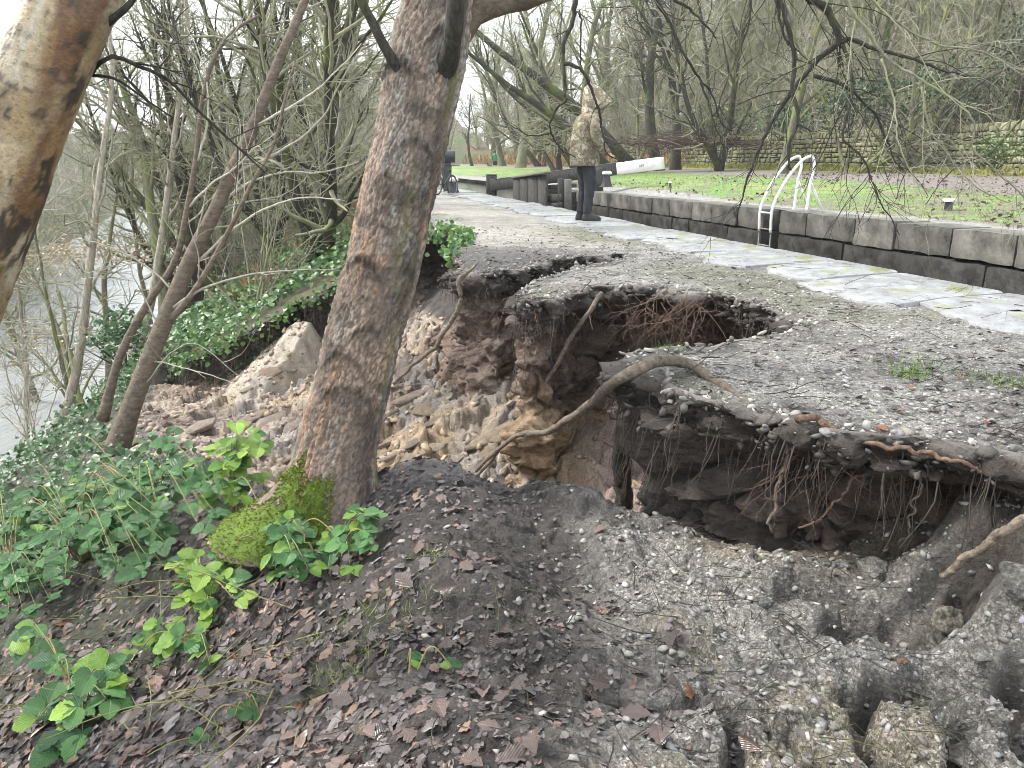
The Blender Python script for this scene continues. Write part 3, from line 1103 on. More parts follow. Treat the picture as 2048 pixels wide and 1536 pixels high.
_gb = ground_h(RIMS[:, 0] + _nor[:, 0] * 0.25, RIMS[:, 1] + _nor[:, 1] * 0.25)
_bot = np.minimum(gsm(_gb[:, None], 20)[:, 0] - 0.35, _top - 0.5)
_H = _top - _bot
S2, T2 = np.meshgrid(_ss, np.arange(_n))
dep = S2 ** 1.05 * _H[:, None]
lip = 0.10 + 0.05 * fbm2(_seg * 3, _seg * 0, 3, 5)[:, None]
off = 0.03 * ss(0, 0.04, dep) - _und[:, None] * ss(lip * 0.6, lip + 0.22, dep) + (_base + _und)[:, None] * ss(0.45, 1.0, S2)
px = RIMS[:, 0][:, None] + _nor[:, 0][:, None] * off
py = RIMS[:, 1][:, None] + _nor[:, 1][:, None] * off
pz = _top[:, None] - dep - 0.03 * np.clip(fbm2(_seg * 5, _seg * 0 + 3, 3, 6), 0, 1)[:, None]
nA = fbm3(px * 2.2, py * 2.2, pz * 3.0, 4, 101)
c1, c2, cc = cells3(px * 3.0 + nA * 0.5, py * 3.0, pz * 3.6, 111)
b1, b2, bb = cells3(px * 10, py * 10, pz * 12, 121)
fine = fbm3(px * 14, py * 14, pz * 18, 4, 131, 0.6)
amp = ss(0.0, 0.05, dep)
push = amp * (nA * 0.15 + (cc - 0.5) * 0.20 * ss(0.0, 0.10, c2 - c1) - 0.06 * ss(0.08, 0, c2 - c1) + (bb - 0.5) * 0.07 * ss(0, 0.15, b2 - b1) + fine * 0.05)
push = push + 0.06 * fine * (1 - amp)
strata = np.sin(pz * 26 + nA * 4) * 0.012 * amp
push = push + strata
px = px + _nor[:, 0][:, None] * push
py = py + _nor[:, 1][:, None] * push
pz = pz + fine * 0.02 * amp
# a tongue of the crust lies on the path so that the two sheets overlap
inner = []
for o_, z_ in ((-0.06, -0.015), (-0.035, 0.0), (-0.015, 0.004)):
    inner.append(np.stack([RIMS[:, 0] + _nor[:, 0] * (o_ + 0.02 * fine[:, 1]), RIMS[:, 1] + _nor[:, 1] * (o_ + 0.02 * fine[:, 1]), _top + z_ + 0.012 * fine[:, 3]], -1))
SV = np.concatenate([np.stack(inner, 1), np.stack([px, py, pz], -1)], 1)
Zs = SV[:, :, 2]
Dp = np.maximum(_top[:, None] - Zs, 0)
x_, y_, z_ = SV[..., 0], SV[..., 1], SV[..., 2]
zn = fbm3(x_ * 1.4, y_ * 1.4, z_ * 1.4, 4, 141)
c = np.zeros(SV.shape) + np.array((0.125, 0.098, 0.082))
c = mixc(c, (0.19, 0.135, 0.105), ss(0.0, 0.4, zn))
tan_ = along([(-4.7, 11, 0.7), (-3.0, 10.5, 0.75), (-1.8, 10.3, 0.7), (-0.6, 9.5, 0.2), (-0.5, 8, 0.5), (-0.15, 6.5, 0.6), (0.65, 7.38, 0.2), (0.34, 6.2, 0.4), (0.05, 5.1, 0.55), (0.66, 5.4, 0.9),
              (1.3, 5.0, 0.8), (1.55, 4.2, 0.6), (1.1, 3.7, 0.3), (0.58, 3.5, 0.0), (0.72, 2.78, 0.0), (1.4, 2.3, 0.12), (2.6, 1.5, 0.4)])[:, None]
c = mixc(c, (0.33, 0.235, 0.13), ss(0.5, 1.0, Dp / 1.3 + zn * 0.5) * tan_)
c = mixc(c, (0.36, 0.31, 0.24), ss(0.25, 0.5, fbm3(x_ * 2, y_ * 2, z_ * 3, 3, 151)) * tan_ * ss(0.5, 0.9, Dp) * 0.8)
red = ss(6.0, 6.8, y_) * ss(11, 10, y_) * ss(0.15, 0.4, Dp)
c = mixc(c, (0.17, 0.115, 0.095), red * 0.6)
grey = ss(4.2, 3.6, y_) * ss(2.62, 2.95, y_)
c = mixc(c, (0.075, 0.064, 0.058), grey * 0.85)
c = mixc(c, (0.16, 0.115, 0.088), ss(2.75, 2.45, y_) * 0.8)
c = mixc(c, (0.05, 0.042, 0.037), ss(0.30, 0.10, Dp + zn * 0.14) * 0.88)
c = mixc(c, (0.22, 0.20, 0.18), ss(0.035, 0.0, Dp + zn * 0.03) * 0.8 * ss(-1.2, -0.8, x_))
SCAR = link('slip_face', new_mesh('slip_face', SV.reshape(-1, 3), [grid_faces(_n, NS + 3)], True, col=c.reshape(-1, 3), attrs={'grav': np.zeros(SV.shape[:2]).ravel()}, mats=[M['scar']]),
            kind='structure', label='raw earth face under the broken edge of the towpath')
SCARV = SV

# embankment further on, river, far sides --------------------------------------


def far_sheet(name, vs, ys, zf, colf, mat, label, noise=0.0, seed=0, kind='structure', keepf=None):
    Vv, Yy = np.meshgrid(vs, ys, indexing='ij')
    Xx = 3.31 - KX * (Yy - 4.93) + Vv / CK
    Z = zf(Xx, Yy, Vv)
    if noise:
        Z = Z + noise * fbm2(Xx * 0.35, Yy * 0.35, 5, seed)
    return sheet(name, Xx, Yy, Z, np.ones(Xx.shape, bool) if keepf is None else keepf(Xx, Yy, Vv), mat, colf(Xx, Yy, Vv), {'grav': np.zeros(Xx.shape)}, kind, label=label)


def bank_col(X, Y, V):
    c = np.zeros(X.shape + (3,)) + np.array((0.07, 0.062, 0.04))
    c = mixc(c, (0.06, 0.085, 0.03), ss(-0.2, 0.3, fbm2(X * 0.7, Y * 0.7, 4, 161)))
    return mixc(c, (0.12, 0.09, 0.05), ss(0.15, 0.4, fbm2(X * 0.9, Y * 0.9, 4, 163)))


far_sheet('embankment', np.concatenate([np.arange(-14, -3.2, 0.09), [-3.15]]), np.concatenate([np.arange(10.0, 13, 0.07), np.arange(13, 60, 0.25)]), lambda x, y, v: upper(x, y) - 0.01, bank_col, M['hill'],
          'grassy embankment below the towpath beyond the slip', 0.05, 171, keepf=lambda x, y, v: ~in_poly(x, y, PITS))
far_sheet('river_bank', np.arange(-14, -4.8, 0.18), np.arange(-2, 12.4, 0.2),
          lambda x, y, v: upper(x, y) - 0.06 - 3.0 * ((x > GX0 + 0.25) & (y > GY0 + 0.2)), bank_col, M['hill'], 'overgrown bank falling to the river', 0.05, 173)
far_sheet('valley_side', np.arange(-110, -17, 1.5), np.arange(-10, 230, 3.0),
          lambda x, y, v: upper(x, y), lambda X, Y, V: bank_col(X * 0.3, Y * 0.3, V), M['hill'], 'wooded hillside across the river', 0.6, 175)
_rv = far_sheet('river', np.linspace(-70, -8.5, 40), np.linspace(-5, 230, 60), lambda x, y, v: 0 * x - 5.0, lambda X, Y, V: np.zeros(X.shape + (3,)), M['river'], 'pale fast river below the embankment')
# the bank behind the camera, under the lip of the frame
far_sheet('bank_behind', np.arange(-14, 0.2, 0.25), np.arange(-12, 0.95, 0.3), lambda x, y, v: np.minimum(upper(x, y), -0.58) - 0.03, bank_col, M['hill'], 'trampled bank behind the viewpoint', 0.03, 177)
far_sheet('distant_hillside', np.arange(-60, 18.5, 2.5), np.arange(88, 262, 4.0),
          lambda x, y, v: np.where(v > -9, 0.4 + 0.17 * np.maximum(y - 100, 0), upper(x, y) + 0.12 * np.maximum(y - 110, 0)) - 0.3, lambda X, Y, V: bank_col(X * 0.2, Y * 0.2, V), M['hill'],
          'hazy wooded hillside closing the valley', 0.8, 179)

# ------------------------------------------------------------------ the lock
LW = 3.5                            # clear width of the chamber
RZ = -math.atan(KX) * -1            # canal runs this far to the left of straight ahead
CDIR = np.array([-SK, CK, 0.0])     # along the canal, away from the camera
LDIR = np.array([CK, SK, 0.0])      # across it, to the right
ROT = np.stack([LDIR, CDIR, np.array([0, 0, 1.0])], 1)   # local (across, along, up) to world
ORG = np.array([3.31, 4.93, 0.0])


def lk(v, s, z=0.0):
    """world point from lock coordinates: v across, s along the canal from a point abreast of y=4.93"""
    return ORG + LDIR * v + CDIR * s + np.array([0, 0, z])


def rough_block(size, seed, amp=0.012, div=(6, 3, 3), bev=0.03):
    """dressed stone with worn edges: subdivided box, corners pulled in, faces uneven"""
    nx, ny, nz = div
    acc = Acc()
    sx, sy, sz = size
    P = []
    for ax, (nu, nv) in enumerate(((ny, nz), (nx, nz), (nx, ny))):
        for sgn in (-1, 1):
            u, w = np.meshgrid(np.linspace(-1, 1, nu + 1), np.linspace(-1, 1, nv + 1), indexing='ij')
            one = np.full_like(u, sgn)
            p = [None] * 3
            o = [k for k in range(3) if k != ax]
            p[ax] = one
            p[o[0]] = u
            p[o[1]] = w
            V = np.stack(p, -1).reshape(-1, 3)
            F = grid_faces(nu + 1, nv + 1)
            flip = (sgn > 0) == (ax == 1)
            acc.add(V, [F[:, ::-1] if flip else F])
    V = np.concatenate(acc.V)
    h = np.array(size) / 2
    q = V * h
    # rounded edges
    inn = np.clip(q, -(h - bev), h - bev)
    d = q - inn
    L = np.linalg.norm(d, axis=1, keepdims=True)
    q = inn + np.where(L > 1e-9, d / np.maximum(L, 1e-9) * np.minimum(L, bev), 0)
    nz_ = fbm3(q[:, 0] * 5 + seed * 3.1, q[:, 1] * 5, q[:, 2] * 5, 3, seed % 97)
    q = q + V / np.linalg.norm(V, axis=1, keepdims=True) * (nz_ * amp)[:, None]
    return q, [np.concatenate(acc.F[4])]


def obj_local(name, V, faces, mat, parent=None, origin=(0, 0, 0), smooth=True, **kw):
    V = np.asarray(V) - np.asarray(origin)
    return link(name, new_mesh(name, V, faces, smooth, mats=[mat]), parent, loc=tuple(origin), **kw)


def smooth_angle(me, deg=35):
    try:
        me.set_sharp_from_angle(angle=math.radians(deg))
    except Exception:
        pass


# near side: big worn flagstones along the edge
NEARSIDE = link('lock_side_near', None, kind='structure', label='near side of the lock with its broad wet flagstones')
NEARSIDE.empty_display_size = 0.1
_r = np.random.default_rng(21)
s_ = -4.2
while s_ < 24.5:
    ln = _r.uniform(0.55, 1.25) if s_ < 9 else _r.uniform(0.5, 0.9)
    wid = _r.uniform(0.98, 1.22)
    wid2 = wid * _r.uniform(0.86, 1.06)
    sk = _r.uniform(0.04, 0.24)
    n = 7
    out = []
    for k in range(n):                                    # outer edge, broken
        f = k / (n - 1)
        out.append((-(wid * (1 - f) + wid2 * f) + _r.normal(0, 0.035) + 0.10 * (abs(f - 0.5) * 2) ** 3, s_ + f * ln + sk * -1.0 + _r.normal(0, 0.012) + 0.012 * (1 - 2 * f)))
    out += [(-0.6, s_ + ln - 0.016 - sk * 0.45), (-0.03, s_ + ln - 0.014), (0.0, s_ + ln - 0.05), (0.0, s_ + 0.05), (-0.03, s_ + 0.014), (-0.6, s_ + 0.016 - sk * 0.45)]
    out = np.array(out)
    m = len(out)
    cen = out.mean(0)
    zt = 0.026 + _r.normal(0, 0.006)
    tilt = _r.normal(0, 0.008, 2)
    rings = []
    for (shr, dz) in ((0.0, -0.30), (0.0, -0.035), (0.012, -0.010), (0.04, 0.0), (0.45, 0.003)):
        d = cen - out
        L = np.linalg.norm(d, axis=1, keepdims=True)
        p = out + d / L * shr
        z = zt + dz + (p - cen) @ tilt + 0.006 * noise2(p[:, 0] * 5, p[:, 1] * 5, 7)
        rings.append(np.concatenate([p, z[:, None]], 1))
    V = np.concatenate(rings + [[[cen[0], cen[1], zt + 0.003]]])
    a, b = np.meshgrid(np.arange(len(rings) - 1), np.arange(m), indexing='ij')
    b2 = (b + 1) % m
    Q = np.stack([a * m + b, a * m + b2, (a + 1) * m + b2, (a + 1) * m + b], -1).reshape(-1, 4)
    j = np.arange(m)
    T = np.stack([np.full(m, len(V) - 1), (len(rings) - 1) * m + j, (len(rings) - 1) * m + (j + 1) % m], -1)
    Wd = ORG + V[:, :1] * LDIR + V[:, 1:2] * CDIR + V[:, 2:] * np.array([0, 0, 1])
    o = obj_local('flagstone', Wd, [Q, T], M['flag'], NEARSIDE, lk(cen[0], cen[1], 0))
    smooth_angle(o.data, 40)
    s_ += ln
# chamber wall below the flags
V, F = box_geo((0.5, 27.0, 3.2), 0.01)
obj_local('chamber_wall', (V + np.array([-0.29, 8.6, -1.94])) @ ROT.T + ORG, F, M['lockwall'], NEARSIDE, lk(0, 8, -2))
V, F = box_geo((0.9, 27.0, 0.3), 0.0)
obj_local('footing', (V + np.array([-0.62, 8.6, -0.42])) @ ROT.T + ORG, F, M['core'], NEARSIDE, lk(0, 8, -0.6))

# far side: two courses of big blocks and a darker wall below
FARSIDE = link('lock_side_far', None, kind='structure', label='far side wall of the lock, worn coping over dark wet blocks')
FZ = 0.06
lad_s = 9.25                                              # the ladder recess
s_ = -0.6
i = 0
while s_ < 22.0:
    ln = _r.uniform(0.75, 1.6)
    if s_ < lad_s - 0.28 < s_ + ln or abs(s_ - (lad_s - 0.28)) < 0.25:
        ln = max(0.3, lad_s - 0.28 - s_)
    V, F = rough_block((0.62, ln - 0.012, 0.40 + _r.normal(0, 0.008)), 300 + i, 0.022, (5, 12, 5), 0.035)
    V = V + np.array([LW + 0.33 + _r.normal(0, 0.012), s_ + ln / 2, FZ - 0.20])
    obj_local('coping_block', V @ ROT.T + ORG, F, M['coping'], FARSIDE, lk(LW + 0.3, s_ + ln / 2, FZ - 0.2))
    s_ += ln
    i += 1
    if abs(s_ - (lad_s - 0.28)) < 0.02:
        s_ += 0.56
for row, (zt, h) in enumerate(((FZ - 0.415, 0.50), (FZ - 0.925, 0.52), (FZ - 1.455, 0.55))):
    s_ = -1.2 + 0.3 * row
    while s_ < 22.0:
        ln = _r.uniform(0.8, 1.6)
        if s_ < lad_s - 0.28 < s_ + ln:
            ln = max(0.3, lad_s - 0.28 - s_)
        V, F = rough_block((0.5, ln - 0.014, h - 0.012), 500 + i, 0.04, (3, 10, 5), 0.025)
        V = V + np.array([LW + 0.27 + _r.normal(0, 0.014), s_ + ln / 2, zt - h / 2])
        obj_local('wall_block', V @ ROT.T + ORG, F, M['lockwall'], FARSIDE, lk(LW + 0.27, s_ + ln / 2, zt - h / 2))
        s_ += ln
        i += 1
        if abs(s_ - (lad_s - 0.28)) < 0.02:
            s_ += 0.56
V, F = box_geo((0.6, 25.0, 3.4), 0.0)
obj_local('wall_backing', (V + np.array([LW + 0.72, 9.4, FZ - 0.06 - 1.75])) @ ROT.T + ORG, F, M['core'], FARSIDE, lk(LW + 0.7, 9, -1.8))
# chamber water
V = np.array([lk(-0.1, -8, -2.6), lk(LW + 0.2, -8, -2.6), lk(LW + 0.2, 21.8, -2.6), lk(-0.1, 21.8, -2.6)])
link('chamber_water', new_mesh('chamber_water', V, [[[0, 1, 2, 3]]], mats=[M['canal']]), kind='structure', label='dark water low down in the lock chamber')

# far bank: turf, dirt path, moss strip, then the wood -------------------------


def far_z(x, y, v):
    return 0.045 + 0.008 * np.maximum(y - 8, 0) * ss(4.2, 7, v) + 0.03 * np.maximum(v - 4.6, 0) * ss(4.2, 6, v) + 0.12 * ss(14.2, 15.6, v) + 0.15 * ss(17, 23, y) * ss(4.0, 4.8, v)


def fb_col(X, Y, V):
    n = fbm2(X * 0.9, Y * 0.9, 4, 201)
    n2 = fbm2(X * 3.3, Y * 3.3, 4, 203)
    c = np.zeros(X.shape + (3,)) + np.array((0.14, 0.24, 0.065))
    c = mixc(c, (0.21, 0.27, 0.085), ss(-0.1, 0.4, n))
    c = mixc(c, (0.16, 0.135, 0.11), ss(0.0, 0.25, n2 + ss(26, 11, Y) * 0.45 - 0.12) * 0.85)
    c = mixc(c, (0.19, 0.165, 0.15), ss(9.2, 9.9, V + n * 0.7) * ss(14.3, 13.2, V + n * 0.8))
    c = mixc(c, (0.19, 0.19, 0.05), ss(13.6, 14.4, V + n * 0.6))
    c = mixc(c, (0.25, 0.24, 0.23), ss(4.9, 4.5, V + n2 * 0.35))
    c = mixc(c, (0.10, 0.08, 0.07), ss(0.1, 0.4, n2) * ss(24, 14, Y) * ss(8, 10, V) * 0.8)
    return c


FARBANK = far_sheet('far_bank', np.arange(LW + 0.35, 16.2, 0.13), np.concatenate([np.arange(3, 30, 0.14), np.arange(30, 60, 0.5), np.arange(60, 150, 3)]), far_z, fb_col, M['grass'],
                    'turf bank across the lock with a dirt path along it', 0.02, 205)


def hill_z(x, y, v):
    u = np.maximum(v - 16.3, 0)
    return far_z(x, y, v) + 0.55 + 0.22 * np.minimum(u, 8) + 0.52 * np.maximum(u - 8, 0) * (0.45 + 0.55 * ss(140, 60, y)) - 0.004 * np.maximum(y - 60, 0) * u * 0.2


def hill_col(X, Y, V):
    c = bank_col(X * 0.5, Y * 0.5, V)
    c = mixc(c, (0.16, 0.12, 0.07), ss(0.0, 0.4, fbm2(X * 0.3, Y * 0.3, 4, 207)))
    return mixc(c, (0.24, 0.17, 0.08), ss(38, 60, Y) * ss(40, 20, V) * 0.5)


HILL = far_sheet('wooded_hillside', np.concatenate([np.arange(15.9, 30, 0.5), np.arange(30, 120, 2.5)]), np.arange(2, 240, 2.0), hill_z, hill_col, M['hill'], 'wooded hillside rising behind the stone wall', 0.4, 209)

# upper pound beyond the gate
V = np.array([lk(-0.1, 22.4, -0.22), lk(LW + 0.3, 22.4, -0.22), lk(LW + 1.4, 30, -0.22), lk(LW + 1.9, 90, -0.22), lk(-3, 90, -0.22), lk(-0.5, 30, -0.22)])
link('canal_water', new_mesh('canal_water', V, [[[0, 1, 2, 3, 4, 5]]], mats=[M['canal']]), kind='structure', label='bright canal water beyond the lock gate')
acc = Acc()
kerb = link('canal_kerb', None, kind='structure', label='low stone edge of the canal beyond the gate')
for k in range(40):
    a, b = lk(LW + 0.6 + 0.9 * ss(20, 30, 23.5 + k * 1.0), 23.5 + k * 1.0, 0), lk(LW + 0.6 + 0.9 * ss(20, 30, 24.5 + k), 24.5 + k, 0)
    V, F = rough_block((0.5, 0.99, 0.75), 900 + k, 0.02, (2, 4, 2), 0.04)
    obj_local('kerb_stone', V @ ROT.T + (a + b) / 2 + np.array([0, 0, -0.12]), F, M['coping'], kerb, (a + b) / 2)

# lock gate ---------------------------------------------------------------------
GATE = link('lock_gate', None, loc=tuple(lk(0.6, 19.6, 0)), label='timber lock gate with long sloping balance beam ending in white', cat='lock gate')


def part(name, V, F, mat, parent=GATE, smooth=False):
    o = link(name, new_mesh(name, np.asarray(V) - np.array(parent.location), F, smooth, mats=[mat]), parent)
    return o


def beam_geo(a, b, w, h, bev=0.006, up=np.array([0, 0, 1.0]), ext=(0, 0)):
    """box running from a to b"""
    a, b = np.asarray(a, float), np.asarray(b, float)
    d = b - a
    L = np.linalg.norm(d)
    d = d / L
    sd = np.cross(d, up)
    sd /= np.linalg.norm(sd)
    u = np.cross(sd, d)
    V, F = box_geo((L, w, h), bev)
    return (a + b) / 2 + V[:, :1] * d + V[:, 1:2] * sd + V[:, 2:] * u, F


bl, br = at_y(985, 371, 27.38), at_y(1325, 326, 24.36)
bm = bl + (br - bl) * 0.765
h1 = 0.35
part('balance_beam', *beam_geo(bl, bm, 0.36, h1), M['timber'])
wp = part('beam_end', *beam_geo(bm + (br - bm) * 0.002, br, 0.365, h1 + 0.008), M['white'])
wp['label'] = 'white painted end of the balance beam'
dd = (br - bl) / np.linalg.norm(br - bl)
fr = np.cross(dd, [0, 0, 1.0])
fr /= np.linalg.norm(fr)
for k, (dx, sl) in enumerate(((-0.055, 0.0), (0.0, 0.05), (0.05, 0.0))):
    c = bm + (br - bm) * 0.58 + dd * dx + fr * 0.1865
    tl = np.array([0, 0, 0.05])
    part('painted_mark', *beam_geo(c - tl - dd * sl * 0.5, c + tl + dd * sl * 0.5, 0.004, 0.018, 0, up=dd), M['black'])
cap = part('beam_cap', *beam_geo(bl + np.array([0, 0, h1 / 2 + 0.014]), bm + np.array([0, 0, h1 / 2 + 0.014]), 0.37, 0.022, 0.006), M['timber_top'])
# heel post on the near side
pa, pb = at_y(983, 388, 27.49), at_y(983, 350, 27.49)
part('heel_post', *beam_geo(pa - np.array([0, 0, 0.4]), pb, 0.36, 0.36, 0.02, up=np.array([0, 1.0, 0])), M['timber'])
part('post_cap', *beam_geo(pb, pb + np.array([0, 0, 0.03]), 0.39, 0.39, 0.008, up=np.array([0, 1.0, 0])), M['timber_top'])
# planks of the leaf that faces the chamber
x0s = [1028, 1042, 1058, 1077, 1095]
for k in range(4):
    Yk = 26.2 - 0.4 * k
    tl_, tr_ = at_y(x0s[k] + 0.4, 357.5 - k * 2.2, Yk), at_y(x0s[k + 1] - 0.4, 355.3 - k * 2.2, Yk - 0.3)
    bl_ = tl_ * 1.0
    c = (tl_ + tr_) / 2
    wdt = np.linalg.norm((tr_ - tl_)[:2])
    part('plank', *beam_geo(c + np.array([0, 0, -2.4]), c, 0.10, wdt, 0.012, up=(tr_ - tl_) / np.linalg.norm(tr_ - tl_)), M['timber'])
tl_, tr_ = at_y(1027, 357, 26.27), at_y(1096, 347, 24.48)
part('top_rail', *beam_geo(tl_ + np.array([0, 0, 0.03]), tr_ + np.array([0, 0, 0.03]), 0.22, 0.07, 0.01), M['timber_top'])
for (pa_, pb_, wv, hv) in (((1092, 397), (1128, 394), 0.18, 0.20), ((1092, 374), (1150, 371), 0.18, 0.12), ((1092, 412), (1128, 409), 0.18, 0.14)):
    part('rail', *beam_geo(at_y(*pa_, 25.06), at_y(*pb_, 24.24), wv, hv, 0.012), M['timber'])
part('plank', *beam_geo(at_y(1108, 470, 25.4), at_y(1108, 391, 25.4), 0.08, 0.5, 0.01, up=np.array([1.0, -0.25, 0])), M['timber'])
part('plank', *beam_geo(at_y(1131, 470, 25.0), at_y(1131, 391, 25.0), 0.08, 0.4, 0.01, up=np.array([1.0, -0.25, 0])), M['timber'])
for (qx, qy0, qy1, Yq, wq) in ((1122, 430, 357, 24.4, 0.2), (1195, 382, 338, 23.9, 0.32)):
    pa_, pb_ = at_y(qx, qy0, Yq), at_y(qx, qy1, Yq)
    part('post', *beam_geo(pa_, pb_, wq, wq, 0.015, up=np.array([0, 1.0, 0])), M['timber'])
part('mitre_post', *beam_geo(at_y(1136, 420, 24.13), at_y(1136, 358, 24.13), 0.2, 0.3, 0.015, up=np.array([0, 1.0, 0])), M['timber_top'])
# masonry pier the gate closes on
V, F = rough_block((0.9, 0.8, 2.6), 77, 0.02, (4, 4, 8), 0.05)
p = lk(LW + 0.30, 22.45, 0)
obj_local('gate_pier', V @ ROT.T + p + np.array([0, 0, -1.29]), F, M['lockwall'], None, p, label='dark masonry pier at the end of the lock wall by the gate', cat='pier')

V, F = box_geo((LW + 0.2, 0.8, 2.6), 0.02)
p = lk(LW / 2, 22.3, 0)
obj_local('gate_cill', V @ ROT.T + p + np.array([0, 0, -1.75]), F, M['lockwall'], None, p, kind='structure', label='dark stone cill below the lock gate')

# ladder -------------------------------------------------------------------------
lp = lk(LW + 0.1, lad_s, 0)
LAD = link('lock_ladder', None, loc=tuple(lp), label='white steel lock ladder with curved handrails on the far edge', cat='ladder')
RZL = 1.02


def bar(P, w=0.022, t=0.05):
    return tube_geo(P, w, 6, True, np.full(len(P), t))


for sgn, nm in ((-0.21, 'handrail'), (0.21, 'handrail')):
    pts = [lk(LW - 0.07, lad_s + sgn, -0.36), lk(LW - 0.07, lad_s + sgn, FZ + 0.06), lk(LW + 0.02, lad_s + sgn, 0.36), lk(LW + 0.24, lad_s + sgn, 0.72), lk(LW + 0.52, lad_s + sgn, RZL - 0.03), lk(LW + 0.62, lad_s + sgn, RZL)]
    V, F = bar(spline(pts, 22), 0.026, 0.034)
    part(nm, V, F, M['white'], LAD, True)
    V, F = bar(spline([lk(LW + 0.62, lad_s + sgn, RZL), lk(LW + 0.66, lad_s + sgn, RZL - 0.06), lk(LW + 0.64, lad_s + sgn, 0.5), lk(LW + 0.62, lad_s + sgn, 0.0)], 14), 0.027, 0.034)
    part('rear_leg', V, F, M['white'], LAD, True)
    V, F = bar(np.array([lk(LW + 0.63, lad_s + sgn, 0.62), lk(LW + 0.80, lad_s + sgn, 0.3), lk(LW + 0.98, lad_s + sgn, 0.0)]), 0.02, 0.03)
    part('brace', V, F, M['white'], LAD, True)
    V, F = bar(np.array([lk(LW - 0.06, lad_s + sgn, -0.36), lk(LW - 0.06, lad_s + sgn, -2.5)]), 0.022, 0.03)
    part('stile', V, F, M['black'], LAD, True)
for k in range(8):
    V, F = tube_geo([lk(LW - 0.065, lad_s - 0.2, 0.0 - 0.3 * k), lk(LW - 0.065, lad_s + 0.2, 0.0 - 0.3 * k)], 0.016, 8)
    part('rung', V, F, M['white'] if k == 0 else M['timber_top'], LAD, True)


# bollards ------------------------------------------------------------------------
def lathe(acc_pts, k=20):
    r, z = np.array(acc_pts).T
    P = np.stack([np.zeros_like(z), np.zeros_like(z), z], 1)
    a = np.arange(k) / k * 2 * math.pi
    V = np.stack([r[:, None] * np.cos(a), r[:, None] * np.sin(a), np.broadcast_to(z[:, None], (len(z), k))], -1).reshape(-1, 3)
    n = len(r)
    i, j = np.meshgrid(np.arange(n - 1), np.arange(k), indexing='ij')
    j2 = (j + 1) % k
    return V, [np.stack([i * k + j, i * k + j2, (i + 1) * k + j2, (i + 1) * k + j], -1).reshape(-1, 4)]


def bollard(p, h, r, label, cone=True):
    b = link('mooring_bollard', None, loc=tuple(p), label=label, cat='bollard')
    if cone:
        prof = [(r * 1.25, 0), (r * 1.25, 0.03 * h), (r * 1.0, 0.08 * h), (r * 0.72, 0.35 * h), (r * 0.58, 0.62 * h), (r * 0.55, 0.74 * h)]
        cap_ = [(r * 0.55, 0.74 * h), (r * 0.86, 0.80 * h), (r * 0.88, 0.90 * h), (r * 0.7, 0.98 * h), (r * 0.3, 1.0 * h), (0.0, 1.0 * h)]
    else:
        prof = [(r, 0), (r, 0.04 * h), (r * 0.96, 0.7 * h)]
        cap_ = [(r * 0.96, 0.7 * h), (r * 1.6, 0.72 * h), (r * 1.65, 0.9 * h), (r * 1.3, 1.0 * h), (0, 1.0 * h)]
    for nm, pr, m in (('body', prof, M['black']), ('cap', cap_, M['white'])):
        V, F = lathe(pr)
        o = link(nm, new_mesh(nm, V, F, True, mats=[m]), b)
        smooth_angle(o.data, 40)
    return b


def on_far(px, py):
    """point of the far bank under a place in the photograph"""
    z = 0.1
    for _ in range(12):
        p = at_z(px, py, z)
        z = float(far_z(p[0], p[1], lat(p[0], p[1])))
    return p


fb = on_far(1213, 374)
bollard(fb, 30 * fb[1] / FPX, 11 * fb[1] / FPX, 'black flared bollard with white cap under the balance beam')
fb = on_far(1340, 377)
bollard(fb, 13 * fb[1] / FPX, 3.6 * fb[1] / FPX, 'low white topped bollard on the grass beyond the beam')
fb = on_far(1896, 419)
bollard(fb, 21 * fb[1] / FPX, 7.5 * fb[1] / FPX, 'short white topped bollard on the leafy grass right of the ladder', False)
bollard(at_z(907, 387, 0.0), 0.50, 0.19, 'black flared bollard with white cap at the foot of the winding post')

# winding post -------------------------------------------------------------------
wpz = at_z(894, 384, 0.0)
WP = link('winding_post', None, loc=tuple(wpz), label='black paddle gear post with a fat iron drum on top', cat='winding gear')


def lpart(name, V, F, mat, parent, smooth=True):
    o = link(name, new_mesh(name, V, F, smooth, mats=[mat]), parent)
    smooth_angle(o.data, 40)
    return o


V, F = box_geo((0.26, 0.3, 1.0), 0.02)
lpart('post', V + np.array([0.02, 0, 0.5]), F, M['timber'], WP)
V, F = lathe([(0.0, -0.22), (0.19, -0.22), (0.2, -0.2), (0.2, 0.22), (0.19, 0.24), (0.0, 0.24)], 24)
lpart('drum', V[:, [2, 0, 1]] + np.array([0.06, -0.06, 1.16]), F, M['black'], WP)
V, F = box_geo((0.3, 0.3, 0.06), 0.01)
lpart('bracket', V + np.array([0.04, 0, 0.985]), F, M['timber_top'], WP)
V, F = box_geo((0.24, 0.22, 0.32), 0.02)
lpart('rack_box', V + np.array([-0.1, 0.25, 1.5]), F, M['timber'], WP)

# bicycle ------------------------------------------------------------------------
bp = at_z(874, 391, 0.0) + np.array([-0.02, 0.1, 0])
BK = link('bicycle', None, loc=tuple(bp), rot=(0, math.radians(6), math.radians(68)), label='dark bicycle leaning against the winding post', cat='bicycle')


def torus(R, r, K=40, k=8):
    a = np.arange(K + 1) / K * 2 * math.pi
    return tube_geo(np.stack([R * np.cos(a), 0 * a, R * np.sin(a)], 1), r, k, False)


